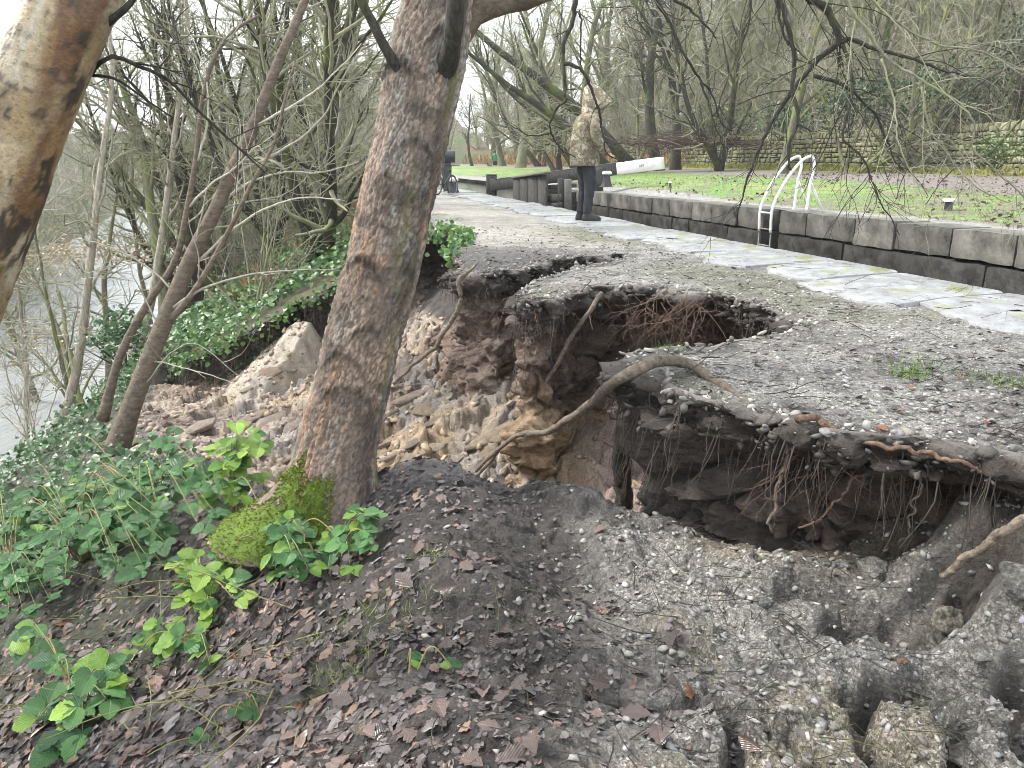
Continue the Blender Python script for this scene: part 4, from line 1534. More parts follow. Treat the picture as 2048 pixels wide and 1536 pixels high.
for wx in (0.0, 1.05):
    w = link('wheel', None, BK, loc=(wx, 0, 0.35))
    lpart('tyre', *torus(0.33, 0.022), M['dark'], w)
    lpart('rim', *torus(0.305, 0.012), M['timber_top'], w)
    ac = Acc()
    for k in range(18):
        a = k / 18 * 2 * math.pi
        ac.tube([(0, 0, 0), (0.3 * math.cos(a), 0, 0.3 * math.sin(a))], 0.002, 3, False)
    link('spokes', ac.mesh('spokes', M['timber_top']), w)
ac = Acc()
for a, b, r in (((0, 0, .35), (0.43, 0, .33), .012), ((.43, 0, .33), (.33, 0, .8), .016), ((.33, 0, .8), (.9, 0, .82), .018), ((.43, 0, .33), (.92, 0, .72), .02), ((0, 0, .35), (.34, 0, .74), .01), ((.93, 0, .9), (.93, 0, .68), .018), ((.93, 0, .7), (1.05, 0, .35), .014)):
    ac.tube([a, b], r, 8)
link('frame', ac.mesh('frame', M['black']), BK)
ac = Acc().tube(spline([(0.93, 0, .92), (.98, 0, .97), (.96, .12, .98), (.92, .3, .98)], 10), 0.013, 8).tube(spline([(.98, 0, .97), (.96, -.12, .98), (.92, -.3, .98)], 8), 0.013, 8)
link('handlebar', ac.mesh('handlebar', M['dark']), BK)
V, F = tube_geo(spline([(.2, 0, .93), (.28, 0, .95), (.36, 0, .94), (.46, 0, .93)], 10), np.interp(np.linspace(0, 1, 10), [0, .2, .6, 1], [.05, .075, .035, .015]), 10, True, np.full(10, .025))
lpart('saddle', V, F, M['dark'], BK)
ac = Acc().tube([(.33, 0, .8), (.31, 0, .93)], 0.013, 8)
link('seat_post', ac.mesh('seat_post', M['timber_top']), BK)
V, F = lathe([(0, -.01), (.09, -.01), (.09, .01), (0, .01)], 20)
lpart('chainwheel', V[:, [0, 2, 1]] + np.array([.43, .04, .33]), F, M['dark'], BK)

# dry stone wall -----------------------------------------------------------------
WALL = link('drystone_wall', None, loc=tuple(lk(15.5, 20, 0.4)), label='long mossy drystone wall with upright cope stones behind the dirt path', cat='wall')


def wall_base(s):
    p = lk(15.55, s)
    return float(far_z(p[0], p[1], 15.55)) - 0.06


_w = np.random.default_rng(5)
stones = []
courses = [0.22, 0.21, 0.18, 0.20, 0.17, 0.19]
zc = 0.0
for ci, ch in enumerate(courses):
    s_ = 9.0 + _w.uniform(0, 0.3)
    while s_ < 95:
        sc = 1.0 if s_ < 40 else 2.0
        ln = _w.choice([_w.uniform(0.14, 0.26), _w.uniform(0.24, 0.5)]) * sc
        if _w.random() < 0.22:                              # two thin stones in place of one
            f_ = _w.uniform(0.35, 0.65)
            stones.append((s_, ln, zc, ch * f_, 0))
            stones.append((s_, ln, zc + ch * f_, ch * (1 - f_), 0))
        else:
            stones.append((s_, ln, zc + _w.normal(0, 0.008), ch * _w.uniform(0.92, 1.06), 0))
        s_ += ln
    zc += ch
WH = zc
s_ = 9.0
while s_ < 95:                                            # upright cope stones
    ln = _w.uniform(0.10, 0.22) * (1 if s_ < 40 else 2)
    stones.append((s_, ln, WH, _w.uniform(0.16, 0.30), 1))
    s_ += ln
stones.sort(key=lambda t: (t[0] > 46, abs(t[0] - 15) if t[0] < 46 else t[0]))
rest = Acc()
cnt = 0
wl = np.array(WALL.location)
protos = []
for k in range(12):
    V, F = rough_block((1, 1, 1), 40 + k, 0.16, (4, 4, 4), 0.2)
    protos.append(new_mesh('stone', V, F, True, mats=[M['dry']]))
pv, pf = [], []
for k in range(12):
    V, F = rough_block((1, 1, 1), 40 + k, 0.08, (2, 2, 2), 0.25)
    pv.append(V)
    pf.append(F[0])
for (s0, ln, z0, ch, cope) in stones:
    v_ = 15.5 + _w.normal(0, 0.025)
    size = np.array([(0.34 if not cope else 0.30) + _w.normal(0, 0.025), max(ln - 0.022, 0.05), ch - 0.016 * (1 - cope)])
    tilt = _w.normal(0, 0.03) if not cope else _w.normal(0.0, 0.12)
    p = lk(v_, s0 + ln / 2, wall_base(s0) + z0 + ch / 2)
    k = int(_w.integers(12))
    vis = 13.0 < s0 < 46 and (cope or z0 > 0.1)
    R = ROT @ np.array([[1, 0, 0], [0, math.cos(tilt), -math.sin(tilt)], [0, math.sin(tilt), math.cos(tilt)]])
    if vis and cnt < 300 and s0 < 30:
        o = link('stone', protos[k], WALL)
        o.matrix_local = Matrix.Translation(Vector(p - wl)) @ Matrix([[R[i_][0], R[i_][1], R[i_][2]] for i_ in range(3)]).to_4x4() @ Matrix.Diagonal((*size, 1))
        cnt += 1
    else:
        rest.add((pv[k] * size) @ R.T + p - wl, [pf[k]])
link('stonework', rest.mesh('stonework', M['dry']), WALL, kind='stuff')
V, F = box_geo((0.22, 86, WH - 0.1), 0)
ac = Acc()
for s0 in np.arange(9, 95, 2.0):
    V, F = box_geo((0.2, 2.02, WH - 0.04), 0)
    ac.add(V @ ROT.T + lk(15.53, s0 + 1, wall_base(s0) + WH / 2 - 0.03) - wl, F)
link('core', ac.mesh('core', M['core'], False), WALL)

# ------------------------------------------------------------------ trees
def branch(r, p0, d0, length, r0, n, wander, trop, taper=0.25):
    """one limb: points and radii"""
    P = [np.asarray(p0, float)]
    d = np.asarray(d0, float)
    st = length / n
    for k in range(n):
        d = d + r.normal(0, wander, 3) + np.array([0, 0, trop])
        d = d / np.linalg.norm(d)
        P.append(P[-1] + d * st)
    return np.array(P), r0 * (1 - (1 - taper) * np.linspace(0, 1, n + 1))


def side_dir(r, t, ang):
    a = np.cross(t, r.normal(0, 1, 3))
    a /= np.linalg.norm(a) + 1e-9
    return t * math.cos(ang) + a * math.sin(ang)


def grow_children(r, parents, spec):
    """spec: per metre count, length share, angle, radius share, segments, sides, wander, tropism, start"""
    out = []
    for P, R in parents:
        L = np.linalg.norm(np.diff(P, axis=0), axis=1).sum()
        m = spec['n']
        cnt = r.poisson(m * L) if spec.get('per_m', True) else r.integers(m[0], m[1] + 1)
        for _ in range(cnt):
            f = spec.get('start', 0.2) + (1 - spec.get('start', 0.2)) * r.random() ** 0.85
            x = f * (len(P) - 1)
            i = min(int(x), len(P) - 2)
            a = x - i
            p = P[i] * (1 - a) + P[i + 1] * a
            rad = R[i] * (1 - a) + R[i + 1] * a
            t = P[i + 1] - P[i]
            t /= np.linalg.norm(t) + 1e-9
            d = side_dir(r, t, math.radians(r.uniform(*spec['ang'])))
            ln = spec['len'] * (0.45 + 0.75 * r.random()) * (1.15 - 0.6 * f)
            out.append(branch(r, p, d, ln, max(min(rad * spec['rad'], spec.get('rmax', 9)), spec.get('rmin', 0.002)), spec['seg'], spec['wander'], spec['trop'], spec.get('taper', 0.3)))
    return out


def make_tree(seed, height, r0, stems, lean, spec1, spec2, spec3, spread=0.25, spec4=None):
    """returns trunk mesh data and crown mesh data as Acc"""
    r = np.random.default_rng(seed)
    L0 = []
    for k in range(stems):
        d = np.array([r.normal(0, spread) + lean[0], r.normal(0, spread) + lean[1], 1.0])
        d /= np.linalg.norm(d)
        p = np.array([r.normal(0, 0.12), r.normal(0, 0.12), -0.3]) * (stems > 1) + np.array([0, 0, -0.3]) * (stems == 1)
        L0.append(branch(r, p, d, height * r.uniform(0.75, 1.1), r0 * (1 if k == 0 else r.uniform(0.5, 0.9)), 14, 0.07, 0.012, 0.2))
    L1 = grow_children(r, L0, spec1)
    L2 = grow_children(r, L1 + ([] if stems == 1 else L0), spec2)
    L3 = grow_children(r, L1 + L2, spec3)
    tr, cr = Acc(), Acc()
    for P, R in L0:                                     # root flare
        R[0] *= 1.5
        R[1] *= 1.1
    tubes(tr, [(P, R, 9) for P, R in L0] + [(P, R, 6) for P, R in L1])
    tubes(cr, [(P, R, 4) for P, R in L2] + [(P, R, 3) for P, R in L3])
    return tr, cr


def specs(l1=2.2, l2=1.2, l3=0.6, n1=1.6, n2=2.4, n3=4.2, dens=1.7, tw=0.0055, low=0.12, droop=0.0, rad=0.5):
    return (dict(n=n1 * 1.15, len=l1, ang=(25, 65), rad=rad, seg=7, wander=0.15, trop=0.05 + droop, start=low, rmin=0.014, taper=0.25),
            dict(n=n2 * dens, len=l2, ang=(25, 70), rad=0.5, seg=5, wander=0.17, trop=0.04 + droop, start=0.15, rmin=tw * 1.5, taper=0.4),
            dict(n=n3 * dens, len=l3, ang=(25, 65), rad=0.55, seg=3, wander=0.15, trop=0.03 + droop, start=0.1, rmin=tw, rmax=tw * 1.8, taper=0.5))


PROTO = {}


def proto(key, acc2, mt, mc):
    PROTO[key] = (acc2[0].mesh('trunk', mt), acc2[1].mesh('crown', mc))


proto('tall_a', make_tree(1, 11, 0.20, 1, (0.05, 0), *specs(3.2, 1.6, 0.8, 1.5, 2.0, 2.8, tw=0.007)), M['wood_bark'], M['twig'])
proto('tall_b', make_tree(2, 12, 0.17, 1, (-0.12, 0.05), *specs(2.8, 1.5, 0.75, 1.7, 2.0, 2.9, tw=0.007)), M['wood_bark'], M['twig'])
proto('multi_a', make_tree(3, 8, 0.12, 4, (0, 0), *specs(1.9, 1.1, 0.6, 1.1, 1.7, 2.5, tw=0.0065), spread=0.3), M['wood_bark'], M['twig'])
proto('multi_b', make_tree(4, 9, 0.15, 3, (0.1, 0), *specs(2.3, 1.3, 0.7, 1.3, 1.8, 2.4, tw=0.0065), spread=0.35), M['dark_bark'], M['twig'])
proto('scrub_a', make_tree(5, 3.6, 0.035, 9, (0, 0), *specs(1.0, 0.7, 0.4, 1.0, 1.8, 2.2, tw=0.006), spread=0.5), M['twig'], M['twig'])
proto('scrub_b', make_tree(6, 4.4, 0.04, 8, (0, 0), *specs(1.3, 0.8, 0.45, 1.0, 1.7, 2.0, tw=0.006), spread=0.45), M['twig_pale'], M['twig_pale'])
proto('birch', make_tree(8, 10, 0.10, 1, (0.1, 0), *specs(1.8, 1.0, 0.6, 2.1, 2.6, 2.9, tw=0.006, low=0.12, droop=-0.03)), M['pale_bark'], M['twig'])
proto('dark_a', make_tree(9, 10, 0.24, 1, (0.0, 0), *specs(3.6, 1.8, 0.8, 1.5, 1.9, 2.7, tw=0.007)), M['dark_bark'], M['twig_dark'])
proto('lean_a', make_tree(10, 10, 0.25, 1, (-0.75, -0.05), *specs(3.0, 1.7, 0.8, 1.4, 2.0, 2.8, tw=0.007)), M['dark_bark'], M['twig'])
proto('far_a', make_tree(11, 10, 0.19, 2, (0, 0), *specs(2.6, 1.5, 0.9, 1.0, 1.5, 2.0, tw=0.013)), M['wood_bark'], M['twig'])
proto('far_b', make_tree(12, 8, 0.13, 4, (0, 0), *specs(2.0, 1.3, 0.8, 0.9, 1.4, 1.9, tw=0.013)), M['wood_bark'], M['twig_pale'])
proto('low_a', make_tree(13, 6, 0.09, 3, (0.05, 0), *specs(1.9, 1.2, 0.6, 1.6, 2.0, 2.6, tw=0.0065, low=0.02, droop=-0.02), spread=0.5), M['wood_bark'], M['twig_pale'])


def plant_tree(key, p, label, group=None, name='tree', rz=None, sc=1.0, cat='tree', tilt=(0, 0)):
    rz = rng.uniform(0, 6.28) if rz is None else rz
    o = link(name, None, loc=tuple(p), rot=(tilt[0], tilt[1], rz), scale=sc, label=label, cat=cat, group=group)
    link('trunk', PROTO[key][0], o)
    link('crown', PROTO[key][1], o)
    return o


def hill_at(x, y):
    v = lat(x, y)
    return float(hill_z(np.array(x), np.array(y), np.array(v)))


# notable trees behind the wall
def behind(px, py, Y, key, label, rz, sc=1.0, tilt=(0, 0), name='tree'):
    p = at_y(px, py, Y)
    v = lat(p[0], p[1])
    g = hill_at(p[0], p[1]) - 0.25 if v > 15.9 else float(far_z(p[0], p[1], np.array(v))) - 0.05
    return plant_tree(key, (p[0], p[1], min(p[2], g)), label, None, name, rz, sc, tilt=tilt)


behind(1322, 282, 40, 'dark_a', 'dark upright tree trunk beside the brush heap behind the wall', 0.4, 1.25)
behind(1352, 280, 40.5, 'dark_a', 'second dark trunk forking beside the upright one behind the wall', 2.4, 1.1, (0, 0.22))
behind(1290, 288, 38, 'lean_a', 'thick mossy trunk leaning steeply towards the hooded person', 0.0, 1.35)
behind(1240, 292, 37, 'lean_a', 'thinner mossy trunk leaning the same way just below the thick one', 0.15, 1.05, (0, -0.05))
behind(1165, 305, 42, 'lean_a', 'grey leaning trunk seen behind the hooded person', 0.0, 0.9, (0, 0.15))
behind(1115, 312, 46, 'multi_b', 'many stemmed tree arching over the grass by the walker', 0.7, 1.2)
behind(2030, 262, 27, 'dark_a', 'big ivy clad tree at the right hand end of the wall', 1.2, 1.2, (0, -0.12))
behind(1960, 268, 33, 'tall_a', 'pale trunk behind the wall left of the ivy clad tree', 2.2, 1.1)
behind(1450, 280, 36, 'multi_b', 'spreading multi stemmed tree behind the wall above the ladder', 2.0, 1.2)
behind(1570, 272, 30, 'tall_b', 'slim straight tree behind the wall, second from the ladder', 0.9, 1.0)
behind(1700, 268, 28, 'low_a', 'low bushy tree overhanging the wall in the middle', 0.3, 1.2)
behind(1820, 262, 27, 'multi_a', 'cluster of thin stems rising over the mossy wall', 1.3, 1.1)
behind(1040, 316, 62, 'tall_a', 'tall bare tree rising behind the walker, first right of the big trunk', 0.3, 1.9)
behind(1085, 314, 66, 'multi_b', 'tall dark many stemmed tree left of the hooded person', 1.3, 1.9)
behind(1010, 317, 75, 'far_a', 'forked grey tree just right of the walker', 2.3, 1.7)
behind(1150, 308, 56, 'tall_b', 'slim tall tree directly behind the hooded person', 0.6, 1.7)
behind(945, 318, 85, 'dark_a', 'lone dark tree beyond the walker with the dog', 0.5, 0.75)

# the wood on the hillside
_wr = np.random.default_rng(33)


KINDOF = {'tall_a': 'tall straight bare tree', 'tall_b': 'slim leaning bare tree', 'multi_a': 'clump of slender grey stems', 'multi_b': 'dark many stemmed tree', 'birch': 'slim pale birch',
          'low_a': 'low spreading pale tree', 'far_a': 'forked bare tree', 'far_b': 'pale many stemmed tree', 'scrub_a': 'olive scrub bush', 'scrub_b': 'pale scrub bush'}


def scatter(n, vr, yr, keys, label, group, zf, smin=0.8, smax=1.3, mind=1.8, name='tree', excl=None):
    pts = []
    tries = 0
    while len(pts) < n and tries < n * 60:
        tries += 1
        v = _wr.uniform(*vr)
        y = _wr.uniform(*yr)
        x = 3.31 - KX * (y - 4.93) + v / CK
        if abs(x) > y * 0.72 + 4:
            continue
        if excl is not None and excl(x, y, v):
            continue
        if any((x - a) ** 2 + (y - b) ** 2 < mind ** 2 for a, b in pts):
            continue
        pts.append((x, y))
        k = keys[int(_wr.integers(len(keys)))]
        plant_tree(k, (x, y, zf(x, y) - 0.1), KINDOF[k] + ' ' + label, group + ', ' + KINDOF[k], name, float(_wr.uniform(0, 6.28)), float(_wr.uniform(smin, smax)))
    return pts


def up_at(x, y):
    return float(upper(np.array(x), np.array(y)))


scatter(44, (17, 27), (20, 62), ['tall_a', 'tall_b', 'multi_a', 'multi_b', 'low_a', 'birch'], 'on the slope behind the drystone wall', 'trees on the slope behind the wall', hill_at)
scatter(44, (26, 62), (28, 110), ['far_a', 'far_b', 'tall_a'], 'high in the hillside wood', 'trees high on the hillside', hill_at, 0.9, 1.5, 2.5)
scatter(60, (16.6, 26), (18, 60), ['scrub_a', 'scrub_b', 'low_a'], 'close behind the drystone wall', 'scrub behind the wall', hill_at, 0.7, 1.25, 1.2, 'scrub_bush')
scatter(32, (10, 60), (70, 190), ['far_a', 'far_b'], 'right of the far end of the canal', 'trees at the far end of the canal', hill_at, 0.9, 1.6, 3.0,
        excl=lambda x, y, v: v < 16.5 and y < 100)
scatter(24, (-9, 16), (98, 200), ['far_a', 'far_b'], 'across the far end of the canal', 'trees across the end of the canal', lambda x, y: 0.3 + 0.17 * max(y - 100, 0), 0.9, 1.4, 2.5)

scatter(40, (14.5, 36), (50, 96), ['far_a', 'far_b', 'multi_a', 'tall_a'], 'on the slope beyond the walker', 'trees beyond the walker', hill_at, 1.1, 2.0, 1.6)
scatter(26, (13.5, 24), (48, 96), ['scrub_a', 'scrub_b'], 'among the bracken near the walker', 'scrub near the walker', hill_at, 0.8, 1.5, 1.3, 'scrub_bush')
# between the towpath and the river, beyond the slip
scatter(30, (-11.5, -4.6), (13.5, 46), ['multi_a', 'tall_b', 'birch', 'low_a', 'multi_b'], 'on the embankment beyond the slip', 'trees on the embankment', up_at, 0.75, 1.15, 1.3, excl=lambda x, y, v: x < -0.44 * y)
scatter(30, (-12, -4.2), (12.6, 42), ['scrub_a', 'scrub_b'], 'on the embankment beyond the slip', 'scrub on the embankment', up_at, 0.6, 1.0, 1.1, 'scrub_bush', excl=lambda x, y, v: x < -0.42 * y)
scatter(30, (-12, -4.6), (42, 110), ['far_a', 'far_b', 'tall_a'], 'by the river far beyond the slip', 'trees along the river', up_at, 0.8, 1.2, 2.4)
scatter(42, (-75, -21), (20, 150), ['far_a', 'far_b', 'tall_b'], 'on the far side of the river', 'trees across the river', up_at, 0.8, 1.4, 2.6,
        excl=lambda x, y, v: -19.5 - max(y - 35, 0) * 0.2 - v < 2.2)
scatter(26, (-27, -20.5), (18, 70), ['scrub_a', 'scrub_b'], 'along the far bank of the river', 'scrub across the river', up_at, 1.4, 2.4, 1.5, 'scrub_bush', excl=lambda x, y, v: x > -0.3 * y or -19.5 - max(y - 35, 0) * 0.2 - v < 1.2)
for px_, py_, Y_, key, lab, s_c in (
        (20, 770, 14.5, 'birch', 'thin birch sapling before the river at the very edge of the view', 0.6), (210, 690, 18, 'tall_b', 'slim grey sapling crossing the bright water', 0.5), (300, 640, 21, 'birch', 'pale sapling beside the water behind the alder', 0.7),
        (130, 730, 17, 'low_a', 'low twiggy sapling in front of the water', 0.6), (60, 720, 19, 'tall_b', 'grey sapling with a bent stem over the river', 0.6),
        (262, 690, 15.5, 'birch', 'slim birch on the river bank left of the slip, nearest the water', 0.9), (150, 760, 13.5, 'low_a', 'twiggy alder at the top of the river bank below the birch trunk', 0.8),
        (98, 775, 13.0, 'birch', 'dark stemmed birch at the edge of the river bank', 0.85), (375, 560, 17.0, 'dark_a', 'dark rough trunked tree behind the leaning alder', 0.7),
        (330, 600, 16.5, 'tall_b', 'grey trunk between the birch and the dark rough tree', 0.75), (640, 400, 22, 'dark_a', 'dark tree on the bank left of the big leaning trunk', 0.85),
        (560, 480, 17, 'multi_b', 'many stemmed grey tree above the ivy covered bank', 0.75), (440, 520, 19, 'multi_a', 'clump of thin stems on the bank behind the alder', 0.9),
        (60, 830, 12.5, 'scrub_b', 'pale twiggy bush leaning over the river bank at the edge', 0.5)):
    p = at_y(px_, py_, Y_)
    g = up_at(p[0], p[1])
    plant_tree(key, (p[0], p[1], min(p[2], g + 0.4) if p[2] > g else g), lab, None, 'tree' if 'scrub' not in key else 'scrub_bush', float(_wr.uniform(0, 6.28)), s_c)

# ------------------------------------------------------------------ the big leaning trunk


def big_trunk():
    st = [(655, 1085, 0.29), (660, 1040, 0.235), (667, 960, 0.19), (674, 895, 0.172), (695, 806, 0.162), (716, 716, 0.157), (740, 626, 0.153), (764, 537, 0.151),
          (783, 448, 0.148), (803, 358, 0.146), (823, 268, 0.148), (842, 179, 0.152), (858, 100, 0.152), (872, 40, 0.14), (884, -20, 0.125), (905, -160, 0.11), (930, -400, 0.1), (960, -800, 0.085)]
    Yb = 3.2
    C = np.array([[*at_y(a, b, Yb + 0.0002 * (1085 - b)), r] for a, b, r in st])
    C = spline(C, 430)
    K = 180
    P, R = C[:, :3], C[:, 3]
    T = np.gradient(P, axis=0)
    T /= np.linalg.norm(T, axis=1, keepdims=True)
    A = np.cross(np.array([0, 1.0, 0]), T)
    A /= np.linalg.norm(A, axis=1, keepdims=True)
    B = np.cross(T, A)
    a = np.arange(K) / K * 2 * math.pi
    L = np.concatenate([[0], np.cumsum(np.linalg.norm(np.diff(P, axis=0), axis=1))])
    AA, LL = np.meshgrid(a, L)
    dirs = np.cos(AA)[..., None] * A[:, None] + np.sin(AA)[..., None] * B[:, None]
    ux, uy = np.cos(AA), np.sin(AA)
    S = P[:, None] + R[:, None, None] * dirs
    x, y, z = S[..., 0], S[..., 1], S[..., 2]
    # spreading root buttress towards the river
    h = LL
    lef = np.clip(-np.cos(AA - 0.15), 0, 1)
    disp = 0.20 * lef ** 2.5 * ss(0.55, 0.0, h) ** 2.2 + 0.05 * np.clip(np.cos(AA * 3 + 1), 0, 1) * ss(0.3, 0, h)
    disp = disp + 0.010 * fbm3(x * 4, y * 4, z * 4, 3, 301)
    # scaly bark plates
    wv = fbm3(ux * 5, uy * 5, LL * 12, 3, 313)
    q1, q2, qc = cells3(ux * 10 + wv * 1.5, uy * 10 + wv * 1.5, LL * 23 + wv * 1.2, 311)
    plate = ss(0.02, 0.35, q2 - q1 + 0.12 * fbm3(ux * 20, uy * 20, LL * 30, 2, 315))
    fiss = fbm3(ux * 14, uy * 14, LL * 7, 4, 321)
    disp = disp + 0.0065 * plate + 0.009 * fiss + 0.004 * fbm3(ux * 40, uy * 40, LL * 40, 3, 323)
    dark = (1 - plate) * 0.42 * ss(-0.5, 0.3, wv + 0.2)
    # branch scars: arched dark ridges
    ca = 1.5 * math.pi
    for (lz, aa, w, amp_) in ((1.27, ca - 0.45, 0.85, 0.024), (1.27, ca + 0.75, 0.5, 0.016), (1.0, ca + 0.25, 0.6, 0.014), (0.87, ca - 0.2, 0.9, 0.014), (0.74, ca + 0.1, 0.95, 0.014), (2.06, ca - 0.6, 0.7, 0.02), (2.2, ca + 0.45, 0.6, 0.022), (1.62, ca - 0.1, 0.9, 0.008), (1.78, ca + 0.3, 0.8, 0.008)):
        da = (AA - aa + math.pi) % (2 * math.pi) - math.pi
        arch = lz + 0.05 - 0.16 * da ** 2 / w + 0.018 * fiss + 0.02 * wv
        e = np.exp(-((LL - arch) / 0.022) ** 2) * ss(w * 1.15, w * 0.5, np.abs(da))
        disp = disp + 0.8 * amp_ * e * (0.7 + 0.6 * fiss)
        dark = np.maximum(dark, 0.95 * (0.75 + 0.9 * fiss) * np.exp(-((LL - arch + 0.014) / (0.030 + 0.02 * np.clip(wv, 0, 1))) ** 2) * ss(w * 1.2, w * 0.5, np.abs(da)))
        dark = np.maximum(dark, 0.6 * ss(0.10, 0.0, np.abs(LL - lz + 0.03 + 0.05 * fiss)) * ss(w, w * 0.3, np.abs(da)) * ss(-0.1, 0.25, fiss + 0.1))
    S = S + dirs * disp[..., None]
    tone = fbm3(ux * 1.6, uy * 1.6, LL * 2.4, 4, 331)
    c = np.zeros(S.shape) + np.array((0.20, 0.155, 0.125))
    c = mixc(c, (0.36, 0.265, 0.20), ss(-0.05, 0.3, tone) * plate)
    c = mixc(c, (0.44, 0.25, 0.14), ss(0.05, 0.4, fbm3(ux * 2.5 + 3, uy * 2.5, LL * 2, 4, 333)) * plate * 0.85)
    c = mixc(c, (0.29, 0.28, 0.25), ss(0.15, 0.4, fbm3(ux * 3 - 3, uy * 3, LL * 4, 4, 335)) * plate * 0.8 + 0.35 * ss(1.15, 1.7, LL) * plate)
    bandy = ss(0.15, 0.4, fbm3(ux * 1.2, uy * 1.2, LL * 15, 4, 337))
    c = mixc(c, (0.08, 0.065, 0.055), bandy * 0.6 * ss(0.2, 1.3, LL + 0.3) )
    c = mixc(c, (0.036, 0.03, 0.027), np.clip(dark, 0, 1) * 0.95)
    c = mixc(c, (0.05, 0.042, 0.036), ss(0.2, 0.9, np.cos(AA - 0.1)) * ss(0.1, -0.3, tone) * 0.7)          # shade of the right flank, painted into the bark colour
    c = mixc(c, (0.12, 0.13, 0.04), ss(0.2, 0.45, fbm3(ux * 2, uy * 2, LL * 3, 4, 339)) * ss(0.0, 0.8, np.cos(AA)) * 0.5)
    q = Mat('scaly_bark', 0.85, 0.3)
    v = q.coord()
    q.color(q.mix(1.0, q.attr('col'), q.ramp(q.noise(v, 70, 6, 0.7), [(0.25, 0.55), (0.75, 1.5)]), 'MULTIPLY'))
    q.bump(q.noise(v, 90, 6, 0.7), 0.6, 0.012)
    n = len(P)
    V = S.reshape(-1, 3)
    i, j = np.meshgrid(np.arange(n - 1), np.arange(K), indexing='ij')
    j2 = (j + 1) % K
    F = np.stack([i * K + j, i * K + j2, (i + 1) * K + j2, (i + 1) * K + j], -1).reshape(-1, 4)
    base = P[7]
    T_ = link('leaning_tree', None, loc=tuple(base), label='big leaning tree with scaly brown bark and mossy foot at the brink', cat='tree')
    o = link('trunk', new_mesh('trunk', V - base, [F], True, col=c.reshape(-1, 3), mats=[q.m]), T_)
    # limbs
    r = np.random.default_rng(4)

    def limb(pts, Y, ra, rb, n=18, k=10, mat=None):
        C_ = spline(np.array([at_y(a_, b_, Y + dy) for a_, b_, dy in pts]), n)
        R_ = np.linspace(ra, rb, n)
        R_[0] *= 1.35
        V_, F_ = tube_geo(C_, R_ * (1 + 0.06 * r.normal(size=n)), k)
        return link('limb', new_mesh('limb', V_ - base, F_, True, mats=[mat or M['dark_bark']]), T_), C_, R_
    limb([(875, 170, 0.1), (900, 112, -0.06), (908, 50, -0.2), (912, 0, -0.22), (922, -160, -0.25), (960, -500, -0.3)], 3.28, 0.042, 0.02)
    l2 = limb([(880, 120, 0.1), (925, 60, 0.1), (950, 25, 0.1), (990, 8, 0.1), (1050, -5, 0.1), (1200, -60, 0.1), (1400, -200, 0.2)], 3.36, 0.06, 0.02, mat=M['alder'])
    l3 = limb([(835, 180, 0), (800, 140, -0.08), (770, 95, -0.12), (745, 45, -0.14), (722, 0, -0.16), (690, -90, -0.2)], 3.36, 0.026, 0.012)
    items = []
    for (o_, C_, R_) in (l2, l3):
        ch = grow_children(r, [(C_, R_)], dict(n=2.5, len=0.6, ang=(30, 70), rad=0.4, seg=5, wander=0.15, trop=0.02, rmin=0.003))
        ch2 = grow_children(r, ch, dict(n=4, len=0.3, ang=(30, 60), rad=0.5, seg=3, wander=0.15, trop=0.0, rmin=0.0018))
        items += [(p_ - base, r_, 4) for p_, r_ in ch] + [(p_ - base, r_, 3) for p_, r_ in ch2]
    cr = Acc()
    tubes(cr, items)
    for k_ in range(26):                                   # crown above the picture
        a_ = r.uniform(0, 6.28)
        p0 = P[-1 - int(r.integers(0, 60))]
        pb = branch(r, p0, (math.cos(a_), math.sin(a_), 0.7), r.uniform(1.5, 3.0), 0.03, 7, 0.12, 0.03)
        ch = grow_children(r, [pb], dict(n=2.2, len=0.9, ang=(30, 65), rad=0.5, seg=4, wander=0.15, trop=0.0, rmin=0.003))
        tubes(cr, [(pb[0] - base, pb[1], 5)] + [(a2 - base, b2, 3) for a2, b2 in ch])
    link('crown', cr.mesh('crown', M['twig_dark']), T_)
    # moss cushion on the foot: tufts over the lower left of the trunk
    mk = ss(0.38, 0.22, LL + 0.26 * fbm3(ux * 3, uy * 3, LL * 9, 3, 341)) * ss(-0.15, 0.35, -np.sin(AA) * 0.9 - np.cos(AA) * 0.55 + 0.25 * fbm3(ux * 4, uy * 4, LL * 6, 3, 343)) * ss(-0.02, 0.03, LL)
    mk = np.where((np.cos(AA) > 0.15 + 0.2 * fiss), 0, mk)
    ii, jj = np.where(mk > 0.25)
    sel = r.choice(len(ii), size=min(16000, len(ii) * 3), replace=True)
    ii, jj = ii[sel], jj[sel]
    base_p = S[ii, jj] + r.normal(0, 0.003, (len(ii), 3))
    nd = dirs[ii, jj] + r.normal(0, 0.5, (len(ii), 3)) + np.array([0, 0, 0.25])
    nd /= np.linalg.norm(nd, axis=1, keepdims=True)
    sd = np.cross(nd, r.normal(0, 1, (len(ii), 3)))
    sd /= np.linalg.norm(sd, axis=1, keepdims=True)
    ln = r.uniform(0.006, 0.020, len(ii))[:, None]
    tri = np.stack([base_p - sd * ln * 0.22, base_p + sd * ln * 0.22, base_p + nd * ln], 1).reshape(-1, 3)
    mc = np.repeat(mixc(np.zeros((len(ii), 3)) + np.array((0.07, 0.105, 0.012)), (0.23, 0.30, 0.03), r.random(len(ii))), 3, 0)
    me = new_mesh('moss', tri - base, [np.arange(len(tri)).reshape(-1, 3)], False, col=mc, mats=[M['col']])
    o = link('moss', me, T_, kind='stuff')
    # moss mat under the tufts
    mm = mk > 0.72
    F2 = F[mm.ravel()[F].all(1)]
    u = np.unique(F2)
    idx = np.zeros(n * K, int)
    idx[u] = np.arange(len(u))
    Vm = (S + dirs * (0.006 + 0.005 * fbm3(ux * 40, uy * 40, LL * 40, 2, 345))[..., None]).reshape(-1, 3)[u] - base
